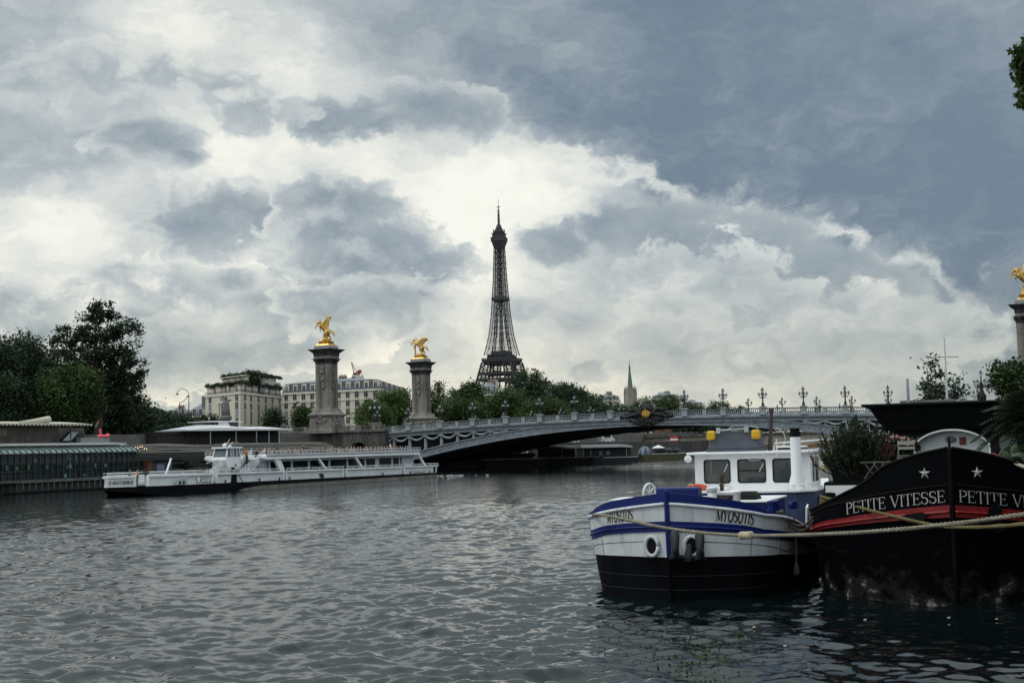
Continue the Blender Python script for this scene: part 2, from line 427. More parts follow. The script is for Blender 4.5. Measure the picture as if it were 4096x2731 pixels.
# ------------------------------------------------------------------ foliage
def raw_mesh(name, co, quads, mats, mi=None, smooth=False):
    me = bpy.data.meshes.new(name)
    nq = len(quads)
    me.vertices.add(len(co)); me.vertices.foreach_set('co', np.asarray(co, np.float32).ravel())
    me.loops.add(nq * 4); me.loops.foreach_set('vertex_index', np.asarray(quads, np.int32).ravel())
    me.polygons.add(nq)
    me.polygons.foreach_set('loop_start', np.arange(0, nq * 4, 4, dtype=np.int32))
    for mt in mats: me.materials.append(mt)
    if mi is not None: me.polygons.foreach_set('material_index', np.asarray(mi, np.int32))
    if smooth: me.polygons.foreach_set('use_smooth', np.ones(nq, bool))
    me.update(calc_edges=True); me.validate()
    return me
def leaf_quads(pts, size, rs, up=0.35, aspect=.7):
    """one bent leaf-cluster quad per point"""
    n = len(pts)
    a = rs.normal(size=(n, 3)); a[:, 2] *= .6; a /= np.linalg.norm(a, axis=1)[:, None]
    nrm = rs.normal(size=(n, 3)); nrm[:, 2] = np.abs(nrm[:, 2]) + up
    b = np.cross(nrm, a); b /= np.linalg.norm(b, axis=1)[:, None] + 1e-9
    sz = size * rs.uniform(.55, 1.3, size=(n, 1))
    a = a * sz; b = b * sz * aspect
    nn = np.cross(a, b); nn /= np.linalg.norm(nn, axis=1)[:, None] + 1e-9
    co = np.stack([pts - a * .5, pts + b * .5 + nn * sz * .12, pts + a * .55, pts - b * .5 + nn * sz * .12], axis=1).reshape(-1, 3)
    return co, np.arange(n * 4).reshape(n, 4)
def leafmat(name, c1, c2, sc=.5, trans=.25):
    if name in _M: return _M[name]
    m = bpy.data.materials.new(name); m.use_nodes = True
    t = m.node_tree; b = t.nodes['Principled BSDF']
    g = N('ShaderNodeNewGeometry', t); no = N('ShaderNodeTexNoise', t)
    tcn = N('ShaderNodeTexCoord', t); L(tcn.outputs['Object'], no.inputs['Vector'], t)
    no.inputs['Scale'].default_value = sc; no.inputs['Detail'].default_value = 3
    mx = N('ShaderNodeMath', t, operation='MULTIPLY_ADD'); L(g.outputs['Random Per Island'], mx.inputs[0], t); mx.inputs[1].default_value = .26
    L(no.outputs[0], mx.inputs[2], t)
    rp = N('ShaderNodeValToRGB', t); rp.color_ramp.elements[0].position, rp.color_ramp.elements[1].position = .42, .86
    rp.color_ramp.elements[0].color, rp.color_ramp.elements[1].color = (*c1, 1), (*c2, 1)
    L(mx.outputs[0], rp.inputs[0], t); L(rp.outputs[0], b.inputs['Base Color'], t)
    b.inputs['Roughness'].default_value = .55; b.inputs['Specular IOR Level'].default_value = .25
    tr = N('ShaderNodeBsdfTranslucent', t); L(rp.outputs[0], tr.inputs[0], t)
    ms = N('ShaderNodeMixShader', t); ms.inputs[0].default_value = trans
    L(b.outputs[0], ms.inputs[1], t); L(tr.outputs[0], ms.inputs[2], t)
    L(ms.outputs[0], t.nodes['Material Output'].inputs[0], t)
    _M[name] = m
    return m
BARK = M('bark', (.07, .055, .04), .9, var=.4, sc=3, bump=.4)
def tree(name, label, loc, H, lobes, leaf, seed=1, trunk_h=None, tr=.45, n=7000, size=.5, group=None, cat='tree', clump=1.3, per=38):
    """lobes: (dx, dy, z, rx, ry, rz) ellipsoids the crown fills with leaf clumps"""
    rs = np.random.RandomState(seed); rr = random.Random(seed)
    root = thing(name, label, cat, loc, 0, group)
    vol = np.array([l[3] * l[4] * l[5] for l in lobes]) ** .75
    nc = max(20, n // per); ks = rs.choice(len(lobes), nc, p=vol / vol.sum())
    cen = []
    for k in ks:
        l = lobes[k]
        d = rs.normal(size=3); d /= np.linalg.norm(d)
        rad = rs.uniform(.35, 1.0) ** .45
        cen.append([l[0] + d[0] * l[3] * rad, l[1] + d[1] * l[4] * rad, l[2] + d[2] * l[5] * rad])
    cen = np.array(cen)
    cs = clump * rs.uniform(.6, 1.35, size=nc)
    idx = np.repeat(np.arange(nc), per)
    off = rs.normal(size=(len(idx), 3)) * .5 * cs[idx][:, None]; off[:, 2] *= .75
    co, q = leaf_quads(cen[idx] + off, size, rs)
    me = raw_mesh('crown', co, q, [leaf])
    o = bpy.data.objects.new('crown', me); COL.objects.link(o); o.parent = root
    t = MB(); zt = trunk_h if trunk_h else H * .35
    top = Vector((lobes[0][0] * .5, lobes[0][1] * .5, H * .72))
    base = spline([(0, 0, -.3), (.1 * tr, .1, zt * .5), (lobes[0][0] * .15, lobes[0][1] * .15, zt), tuple(top)], 5)
    t.tube(base, [lerp(tr * 1.25, tr * .25, i / (len(base) - 1)) for i in range(len(base))], 8)
    for l in lobes:
        for _ in range(3):
            e = Vector((l[0] + rr.uniform(-.6, .6) * l[3], l[1] + rr.uniform(-.6, .6) * l[4], l[2] + rr.uniform(-.3, .6) * l[5]))
            s0 = base[min(len(base) - 2, int(len(base) * rr.uniform(.5, .8)))]
            mid = (s0 + e) * .5 + Vector((rr.uniform(-.6, .6), rr.uniform(-.6, .6), -.4))
            pth = spline([s0, mid, e], 4)
            t.tube(pth, [lerp(tr * .45, .04, i / (len(pth) - 1)) for i in range(len(pth))], 5)
    t.build('trunk', BARK, root, True)
    return root

# ------------------------------------------------------------------ water: one sheet of real small waves
def water():
    rs = np.random.RandomState(3)
    azs = np.concatenate([np.arange(-180, -24, 4), np.arange(-24, 24, .072), np.arange(24, 180.1, 4)])
    r1 = 5 * np.exp(np.arange(0, math.log(18), .0033)); r1b = 90 * np.exp(np.arange(0, math.log(170 / 90), .006)); r2 = 170 * np.exp(np.arange(0, math.log(7.2), .012))
    rr = np.concatenate([r1, r1b, r2, [1600, 2600]])
    A, Rr = np.meshgrid(np.radians(azs), rr)
    Xg, Yg = Rr * np.sin(A), Rr * np.cos(A)
    step = np.concatenate([np.full(len(r1), .0033), np.full(len(r1b), .006), np.full(len(r2), .012), [.3, .5]])[:, None] * Rr
    da = np.gradient(np.radians(azs))[None, :] * Rr
    res = np.maximum(step, da)
    Zg = np.zeros_like(Xg)
    for i in range(64):
        lam = .28 * (8 ** (rs.rand() ** 1.15))
        d = rs.normal(R(70), R(38)) if i % 5 else rs.uniform(0, 6.28)
        k = 2 * math.pi / lam
        amp = .0064 * lam ** .90
        fade = np.clip((lam / res - 2.0) / 1.5, 0, 1)
        p = k * (Xg * math.cos(d) + Yg * math.sin(d)) + rs.uniform(0, 6.28) + .7 * np.sin(Xg * .21 + i) + .6 * np.sin(Yg * .17 + 2 * i)
        Zg += fade * amp * (np.sin(p) + .25 * np.cos(2 * p))
    # wind patches: calmer and rougher water
    patch = .80 + .42 * np.sin(Xg * .09 + 1.3 * np.sin(Yg * .05)) * np.sin(Yg * .06 + .8)
    calm = 1 - .62 * np.exp(-np.clip(((Xg - 10) / 6.5) ** 2 + ((Yg - 27) / 8.0) ** 2, 0, 30) ** 1.5)
    Zg *= patch * calm
    # wash of the passing boat running across below the bridge
    run = np.clip((Xg + 14) / 10, 0, 1) * np.clip((75 - Xg) / 30, 0, 1)
    for (y0, a) in ((216, .17), (225, -.10), (233, .12), (262, .10)):
        Zg += a * run * np.exp(-((Yg - y0 - .12 * Xg - 1.5 * np.sin(Xg * .2)) / 2.4) ** 2)
    nr, na = Xg.shape
    co = np.stack([Xg, Yg, Zg], -1).reshape(-1, 3)
    i = np.arange(nr - 1)[:, None] * na + np.arange(na - 1)[None, :]
    q = np.stack([i, i + 1, i + na + 1, i + na], -1).reshape(-1, 4)[:, ::-1]
    m = bpy.data.materials.new('river_water'); m.use_nodes = True
    t = m.node_tree; b = t.nodes['Principled BSDF']
    b.inputs['Base Color'].default_value = (.003, .0065, .007, 1)
    b.inputs['Roughness'].default_value = .035
    b.inputs['Specular Tint'].default_value = (.86, .98, 1.0, 1)
    b.inputs['IOR'].default_value = 1.45
    tcn = N('ShaderNodeTexCoord', t)
    mp = N('ShaderNodeMapping', t); mp.inputs['Rotation'].default_value = (0, 0, R(-20)); mp.inputs['Scale'].default_value = (.55, 1, 1)
    L(tcn.outputs['Object'], mp.inputs[0], t)
    hs = None
    for sc, amp in ((.45, .05), (1.6, .036), (4.2, .030), (11, .008)):
        n = N('ShaderNodeTexNoise', t); n.inputs['Scale'].default_value = sc; n.inputs['Detail'].default_value = 3
        n.inputs['Roughness'].default_value = .55
        L(mp.outputs[0], n.inputs['Vector'], t)
        k = N('ShaderNodeMath', t, operation='MULTIPLY_ADD'); L(n.outputs[0], k.inputs[0], t); k.inputs[1].default_value = amp
        if hs is None: k.inputs[2].default_value = 0
        else: L(hs, k.inputs[2], t)
        hs = k.outputs[0]
    bp = N('ShaderNodeBump', t); gx = N('ShaderNodeVectorMath', t, operation='DISTANCE'); L(tcn.outputs['Object'], gx.inputs[0], t); gx.inputs[1].default_value = (10.5, 27, 0)
    sh = N('ShaderNodeMapRange', t, interpolation_type='SMOOTHSTEP'); L(gx.outputs['Value'], sh.inputs[0], t); sh.inputs[1].default_value, sh.inputs[2].default_value, sh.inputs[3].default_value, sh.inputs[4].default_value = 4.5, 10, .35, 1.0
    g2 = N('ShaderNodeVectorMath', t, operation='LENGTH'); L(tcn.outputs['Object'], g2.inputs[0], t)
    s2 = N('ShaderNodeMapRange', t, interpolation_type='SMOOTHSTEP'); L(g2.outputs['Value'], s2.inputs[0], t); s2.inputs[1].default_value, s2.inputs[2].default_value, s2.inputs[3].default_value, s2.inputs[4].default_value = 22, 120, .36, .64
    s3 = N('ShaderNodeMath', t, operation='MULTIPLY'); L(sh.outputs[0], s3.inputs[0], t); L(s2.outputs[0], s3.inputs[1], t)
    L(s3.outputs[0], bp.inputs['Strength'], t); bp.inputs['Distance'].default_value = 1.0
    L(hs, bp.inputs['Height'], t); L(bp.outputs[0], b.inputs['Normal'], t)
    me = raw_mesh('water', co, q, [m], smooth=True)
    o = bpy.data.objects.new('water', me); COL.objects.link(o)
    struct(o)
water()

# ------------------------------------------------------------------ frame of the metal bridge: s along it, v downstream
BO = Vector((22.5, 220.9, 0)); BRZ = R(-25.2)
BU, BV = Vector((math.cos(BRZ), math.sin(BRZ), 0)), Vector((-math.sin(BRZ), math.cos(BRZ), 0))
def br(s, v, z=0): return BO + BU * s + BV * v + Vector((0, 0, z))
SOFTGREY = M('bridge_paint', (.20, .228, .255), .5, var=.25, sc=1.2, bump=.25, bsc=6)
SOFTGREY2 = M('bridge_paint_pale', (.275, .30, .325), .5, var=.28, sc=2.2, bump=.4, bsc=5)
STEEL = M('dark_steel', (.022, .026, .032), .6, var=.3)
GOLDDULL = M('worn_gilding', (.30, .22, .10), .55, .4, var=.35, sc=6)
GILD = M('gilding', (.56, .36, .10), .42, .88, var=.45, sc=2.5, bump=.3, bsc=5)
BRONZE = M('black_bronze', (.018, .018, .018), .55, .2, var=.5, sc=3, bump=.6, bsc=8)
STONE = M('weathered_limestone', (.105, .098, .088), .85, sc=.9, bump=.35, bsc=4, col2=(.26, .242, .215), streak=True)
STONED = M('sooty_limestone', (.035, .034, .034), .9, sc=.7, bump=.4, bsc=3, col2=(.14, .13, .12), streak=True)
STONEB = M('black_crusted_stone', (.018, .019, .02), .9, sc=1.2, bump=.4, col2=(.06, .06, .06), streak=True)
LAMPIRON = M('lamp_iron', (.012, .016, .015), .45, .3, var=.3)
GLASSW = M('lamp_glass', (.62, .64, .62), .12, var=.08, spec=.8)
WB = 40.0
def zbal(s): return 9.42 - 1.35 * (s / 56.0) ** 2           # top of the balustrade
def zlow(s): return 6.95 - .00239 * s * s                   # underside of the arch
bridge = thing('arch_bridge', 'long grey blue metal arch bridge with garlands and a crest crossing the river', 'bridge', BO, BRZ)
SS = [i * 1.1 - 55 for i in range(101)]
SX = SS[0], SS[-1]
# arch ribs: the outer one decorated, the inner ones plain
def rib(y0, y1, depth, mb, lo=0.0):
    mb.loft([[(s, y0, zlow(s) + lo), (s, y1, zlow(s) + lo), (s, y1, zlow(s) + depth), (s, y0, zlow(s) + depth)] for s in SS])
b = MB(); rib(.12, .7, 1.36, b)
for (z0, z1, y) in ((-.02, .14, -.06), (1.2, 1.38, -.10), (.16, .24, .04)):
    b.loft([[(s, y, zlow(s) + z0), (s, .3, zlow(s) + z0), (s, .3, zlow(s) + z1), (s, y, zlow(s) + z1)] for s in SS])
for i in range(-66, 67):                                   # wave scroll with bosses
    s = i * .82
    if i % 2: b.ball((s, .07, zlow(s) + .78), (.17, .12, .17), 6, 4)
    b.ball((s, .1, zlow(s) + (.52 if i % 2 else .66)), (.46, .07, .10), 6, 4, rot=Matrix.Rotation(R(24 if i % 2 else -24), 3, 'Y'))
b.build('arch_rib', SOFTGREY, bridge)
b = MB()
for k in range(1, 15):
    rib(k * 2.72, k * 2.72 + .5, 1.3, b)
for k in range(-9, 10):
    s = k * 5.8; b.bx(s - .15, s + .15, .6, WB - .6, zlow(s) + .3, zlow(s) + 1.0)
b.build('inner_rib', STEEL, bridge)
b = MB(); rib(WB - .7, WB - .12, 1.36, b); b.build('arch_rib', SOFTGREY, bridge)
# deck
b = MB(); b.loft([[(s, .5, zbal(s) - 1.75), (s, WB - .5, zbal(s) - 1.75), (s, WB - .5, zbal(s) - 1.12), (s, .5, zbal(s) - 1.12)] for s in SS])
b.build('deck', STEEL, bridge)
for side in (0, 1):
    y = (lambda d: -d) if side == 0 else (lambda d: WB + d)
    b = MB()
    for (p, z0, z1) in ((.18, -1.30, -1.10), (.42, -1.42, -1.30), (.28, -1.54, -1.42), (.0, -2.02, -1.54), (.12, -2.12, -2.02)):
        b.loft([[(s, y(p), zbal(s) + z0), (s, y(-.55), zbal(s) + z0), (s, y(-.55), zbal(s) + z1), (s, y(p), zbal(s) + z1)] for s in SS])
    b.build('cornice', SOFTGREY, bridge)
    b = MB()
    for (y0, y1, z0, z1) in ((.02, -.30, -1.1, -.93), (.04, -.32, -.16, -.04)):
        b.loft([[(s, y(y0), zbal(s) + z0), (s, y(y1), zbal(s) + z0), (s, y(y1), zbal(s) + z1), (s, y(y0), zbal(s) + z1)] for s in SS])
    for k in range(-165, 166):
        s = k * .33; z = zbal(s)
        if abs(s - round(s / 3.3) * 3.3) < .3: continue
        b.lathe([(.07, -.95), (.05, -.85), (.12, -.62), (.05, -.3), (.09, -.16)], 5, (s, y(-.14), z), cap=False)
    for k in range(-16, 17):
        s = k * 3.3
        if k % 2: b.bx(s - .3, s + .3, min(y(.05), y(-.33)), max(y(.05), y(-.33)), zbal(s) - 1.1, zbal(s) - .03)
    b.build('balustrade', SOFTGREY2, bridge)
    b = MB(); b.loft([[(s, y(.08), zbal(s) - .05), (s, y(-.36), zbal(s) - .05), (s, y(-.36), zbal(s) + .02), (s, y(.08), zbal(s) + .02)] for s in SS])
    b.build('handrail', STEEL, bridge)
PEDS = [k * 6.6 for k in range(-8, 9) if k != 0]
for s in PEDS:
    for v in (-.14, WB + .14):
        b = MB()
        b.frus(-1.1, .52, .42, -.95, .52, .42); b.frus(-.95, .42, .33, .05, .42, .33); b.frus(.05, .54, .44, .2, .56, .46); b.frus(.2, .56, .46, .25, .4, .3)
        b.bx(-.18, .18, -.36, -.33, -.1, .02, 1)
        b.build('pedestal', [SOFTGREY2, GOLDDULL], bridge, loc=(s, v, zbal(s)))
# spandrel pillars, a dark plate standing in for shade behind them, garlands
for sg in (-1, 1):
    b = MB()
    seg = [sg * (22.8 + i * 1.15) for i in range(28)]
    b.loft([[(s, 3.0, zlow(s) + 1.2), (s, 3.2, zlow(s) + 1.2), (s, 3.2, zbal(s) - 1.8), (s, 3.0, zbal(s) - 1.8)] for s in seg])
    b.build('spandrel_shade_plate', STEEL, bridge)
for sg in (-1, 1):
    for k in range(7, 17):
        s = sg * k * 3.3; zt, zb = zbal(s) - 2.1, zlow(s) + 1.34
        if zt - zb < .15: continue
        b = MB(); b.frus(zb, .23, .25, zt - .1, .23, .25, s, .42)
        b.frus(zb, .32, .3, zb + .12, .30, .3, s, .42); b.frus(zt - .55, .23, .27, zt - .1, .42, .44, s, .42)
        b.ball((s, .08, zt - .25), (.26, .2, .34), 7, 5, 1 if k % 2 else 0)
        b.build('pillar', [SOFTGREY2, GOLDDULL], bridge)
        if k < 16:
            s2 = sg * (k + 1) * 3.3; b = MB(); pts = []; rr_ = []
            for i in range(13):
                t = i / 12; s_ = lerp(s, s2, t)
                pts.append((s_ - 0, .02, zbal(s_) - 2.12 - .82 * (1 - (2 * t - 1) ** 2) * min(1, .35 + (zt - zb) / 2.2))); rr_.append(.09 + .10 * (1 - (2 * t - 1) ** 2) + .03 * (i % 2))
            b.tube(pts, rr_, 6)
            for i in range(1, 12): b.ball((pts[i][0], -.06, pts[i][2]), .13, 5, 4)
            b.build('garland', SOFTGREY2, bridge)
# crown ornament: two dark figures either side of a gilded crest, a shell fan above
b = MB(); rr_ = random.Random(11); zc = zbal(0)
for i in range(120):
    x = rr_.gauss(0, 2.0); x = max(-4.6, min(4.6, x)); hgt = 1.5 * math.exp(-(x / 3.0) ** 2)
    b.ball((x, -.25 - .3 * math.exp(-(x / 2) ** 2) + rr_.uniform(-.12, .1), zc - 1.0 + rr_.uniform(-.95, .95) * (hgt + .12)), (rr_.uniform(.2, .5), rr_.uniform(.15, .3), rr_.uniform(.16, .45)), 6, 5, rot=Matrix.Rotation(rr_.uniform(-1, 1), 3, 'Y'))
for sg in (-1, 1):
    b.tube(spline([(sg * 1.2, -.5, zc - .6), (sg * 1.7, -.62, zc + .1), (sg * 2.0, -.5, zc + .75)], 4), [.5, .46, .44, .42, .4, .38, .33, .25, .22], 7)   # torso
    b.ball((sg * 2.1, -.5, zc + 1.0), (.2, .2, .26), 7, 6)
    b.tube(spline([(sg * 1.9, -.6, zc + .45), (sg * 2.7, -.6, zc + .2), (sg * 3.4, -.4, zc + .3)], 4), .14, 6)
    b.tube(spline([(sg * 1.3, -.6, zc - .5), (sg * 2.6, -.7, zc - .7), (sg * 3.6, -.5, zc - 1.0), (sg * 4.6, -.4, zc - .85)], 4), [.38 - .022 * i for i in range(13)], 6)
    for k in range(5):
        b.tube([(sg * 1.6, -.3, zc - .2), (sg * (3.0 + .38 * k), -.25, zc + .45 - .33 * k)], [.18, .05], 5)
for k in range(13):
    a = R(-78 + 13 * k); b.tube([(0, -.2, zc + .2), (math.sin(a) * 1.05, -.15, zc + .45 + math.cos(a) * 1.05)], [.12, .17], 6)
b.ball((0, -.2, zc + .55), (.8, .3, .6), 10, 6)
scul = b.build('sculpture', BRONZE, bridge, True)
b = MB()
for k in range(9):
    a = R(-72 + 18 * k); b.tube([(math.sin(a) * 1.32, -.15, zc + .45 + math.cos(a) * 1.32), (math.sin(a) * 1.58, -.15, zc + .45 + math.cos(a) * 1.58)], .05, 5)
b.build('shell_tip', GLASSW, scul)
b = MB()                                                   # gilded double headed bird on a shield
b.ball((0, -.82, zc - .62), (.62, .16, .66), 14, 8)
for sg in (-1, 1):
    for k in range(6):
        a = R(20 + 25 * k); b.tube([(sg * .15, -.95, zc - .55), (sg * (.15 + .72 * math.sin(a)), -.92, zc - .5 + .62 * math.cos(a))], [.09, .06], 5)
    b.tube(spline([(sg * .1, -1.0, zc - .45), (sg * .16, -1.02, zc - .12), (sg * .34, -1.02, zc + .0)], 3), .08, 5)
b.ball((0, -1.0, zc - .65), (.2, .1, .42), 8, 6); b.ball((0, -.95, zc + .14), (.16, .1, .14), 8, 5)
b.build('crest', GILD, scul, True)

# ------------------------------------------------------------------ candelabra along both parapets
def lamp_proto(name, label, group, tall):
    root = thing(name, label, 'lamp', (0, 0, 0), 0, group)
    h = 3.0 if tall else 2.5
    b = MB(); b.lathe([(.30, 0), (.30, .12), (.2, .18), (.24, .45), (.12, .62), (.10, h * .42), (.16, h * .45), (.08, h * .5), (.07, h * .72), (.13, h * .74), (.05, h * .77)], 8)
    b.build('post', LAMPIRON, root, True)
    def lantern(x, y, z, k):
        b = MB(); b.lathe([(.05, -.07), (.11, 0), (.20, .16), (.22, .30)], 8, (0, 0, 0), 0)
        b.lathe([(.25, .30), (.2, .38), (.08, .46), (.06, .54), (.09, .56), (.03, .66)], 8, (0, 0, 0), 1)
        for i in range(4):
            a = i * math.pi / 2; b.beam((math.cos(a) * .12, math.sin(a) * .12, 0), (math.cos(a) * .235, math.sin(a) * .235, .31), .035, 1)
        o = b.build('lantern', [GLASSW, LAMPIRON], root, loc=(x, y, z)); o.scale = (k, k, k)
    lantern(0, 0, h * .77 + .05, 1.15 if tall else 1.0)
    n = 4 if tall else 3
    for i in range(n):
        a = i * 2 * math.pi / n + (0.0 if tall else .5)
        c, s_ = math.cos(a), math.sin(a)
        b = MB(); b.tube(spline([(0, 0, h * .5), (c * .35, s_ * .35, h * .45), (c * .58, s_ * .58, h * .55)], 4), .05, 5)
        b.ball((c * .33, s_ * .33, h * .5), .06, 5, 4)
        b.build('bracket', LAMPIRON, root)
        lantern(c * .58, s_ * .58, h * .58, .85)
    return root
lampA = lamp_proto('street_lamp', 'x', 'candelabra along the near parapet of the bridge', True)
lampB = lamp_proto('street_lamp', 'x', 'candelabra along the far parapet of the bridge', False)
first = {0: True, 1: True}
ordn = ['first', 'second', 'third', 'fourth', 'fifth', 'sixth', 'seventh', 'eighth']
for i, s in enumerate(PEDS):
    half = 'left' if s < 0 else 'right'
    k = (len(PEDS) // 2 - 1 - i) if s < 0 else i - len(PEDS) // 2
    for side, proto in ((0, lampA), (1, lampB)):
        lab = '%s %s lamp %s of the gilded crest on the %s parapet' % (ordn[k], 'five lantern' if side == 0 else 'four lantern', half, 'near' if side == 0 else 'far')
        o = proto if first[side] else copy_tree(proto)
        first[side] = False
        o.location = br(s, -.14 if side == 0 else WB + .14, zbal(s) + .25); o.rotation_euler = (0, 0, BRZ); o['label'] = lab

# ------------------------------------------------------------------ stone abutments
def abutment(sg, label):
    root = thing('bridge_abutment', label, 'abutment', BO, BRZ)
    s0, s1 = (50.4, 84) if sg > 0 else (-84, -50.4)
    zt = 7.35
    arch_c, arch_r, arch_z = sg * 56.2, 1.9, 3.6
    b = MB()
    # wall with a segmental arched opening: left, right, above
    def blk(a, c, z0, z1, y0=-1.2, y1=41.2): b.bx(min(a, c), max(a, c), y0, y1, z0, z1)
    blk(s0, arch_c - arch_r if True else 0, -1, zt) if s0 < arch_c - arch_r else None
    blk(arch_c + arch_r, s1, -1, zt)
    pts = [(arch_c + arch_r * math.cos(math.pi * k / 12), -1.2, arch_z + arch_r * math.sin(math.pi * k / 12)) for k in range(13)]
    poly = pts + [(arch_c - arch_r, -1.2, zt), (arch_c + arch_r, -1.2, zt)]
    b.ext(poly, (0, 42.4, 0))
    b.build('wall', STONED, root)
    b = MB()
    z = .4
    while z < zt - .3:                                      # rusticated courses standing proud
        for (a, c) in ((s0, arch_c - 4.0), (arch_c + 4.0, s1)):
            if c > a: b.bx(a, c, -1.32, -1.2, z, z + .44)
        z += .52
    for k in range(13):                                     # radiating voussoirs
        a = math.pi * (k + .5) / 13; da = .10
        q = []
        for (r_, aa) in ((arch_r + .02, a - da), (arch_r + 2.0, a - da), (arch_r + 2.0, a + da), (arch_r + .02, a + da)):
            q.append((arch_c + r_ * math.cos(aa), -1.2, min(zt - .05, arch_z + r_ * math.sin(aa))))
        b.ext(q, (0, -.16, 0))
    b.build('rustication', STONED, root)
    b = MB(); b.bx(s0 - .1, s1, -1.65, 41.6, zt, zt + .28); b.build('coping', STONED, root)
    b = MB(); b.bx(min(s0, s1), max(s0, s1), -1.5, -1.1, zt + .28, zt + .42); b.bx(s0, s1, -1.5, -1.1, zt + 1.1, zt + 1.25)
    k = s0 + .3
    while k < s1:
        b.lathe([(.07, .42), (.12, .65), (.06, .95), (.1, 1.1)], 5, (k, -1.3, zt), cap=False); k += .36
    for k in range(12):
        x = s0 + 1.2 + k * 3.0
        if x < s1 - .5: b.bx(x - .35, x + .35, -1.55, -1.05, zt + .28, zt + 1.27)
    b.build('balustrade', STONE, root)
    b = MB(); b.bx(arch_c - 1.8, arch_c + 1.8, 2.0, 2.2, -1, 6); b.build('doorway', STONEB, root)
abutment(-1, 'dark rusticated stone abutment with small arch left of the metal bridge')
abutment(1, 'dark rusticated stone abutment with small arch at the right end of the metal bridge')
# candelabra on stone blocks where metal meets stone
for (s, lab) in ((-53.2, 'big dark candelabrum on a stone block between the two far columns'), (53.4, 'big dark candelabrum on a stone block at the right abutment')):
    r_ = thing('street_lamp', lab, 'lamp', br(s, -.3, 7.6), BRZ)
    b = MB(); b.frus(0, 1.0, .9, .2, 1.0, .9); b.frus(.2, .9, .8, 1.25, .85, .75); b.frus(1.25, 1.0, .9, 1.45, 1.0, .9); b.build('pedestal', STONE, r_)
    b = MB(); b.lathe([(.62, 1.45), (.5, 1.8), (.55, 2.4), (.35, 2.9), (.22, 3.6), (.3, 4.0), (.12, 4.4), (.1, 5.2)], 9)
    for i in range(4):
        a = i * 1.57; b.ball((.45 * math.cos(a), .45 * math.sin(a), 2.1), (.22, .22, .55), 6, 5)
    b.build('post', LAMPIRON, r_, True)
    for i in range(6):
        a = i * math.pi / 3; c, sn = math.cos(a), math.sin(a)
        b = MB(); b.tube(spline([(0, 0, 3.9), (.6 * c, .6 * sn, 3.6), (1.0 * c, 1.0 * sn, 3.95)], 4), .06, 5); b.build('bracket', LAMPIRON, r_)
        b = MB(); b.lathe([(.06, 0), (.2, .15), (.24, .42)], 7, (c, sn, 3.95), 0); b.lathe([(.26, .42), (.1, .6), (.03, .8)], 7, (c, sn, 3.95), 1); b.build('lantern', [GLASSW, LAMPIRON], r_)
    b = MB(); b.lathe([(.06, 0), (.24, .15), (.3, .5)], 7, (0, 0, 5.2), 0); b.lathe([(.32, .5), (.12, .75), (.03, 1.0)], 7, (0, 0, 5.2), 1); b.build('lantern', [GLASSW, LAMPIRON], r_)

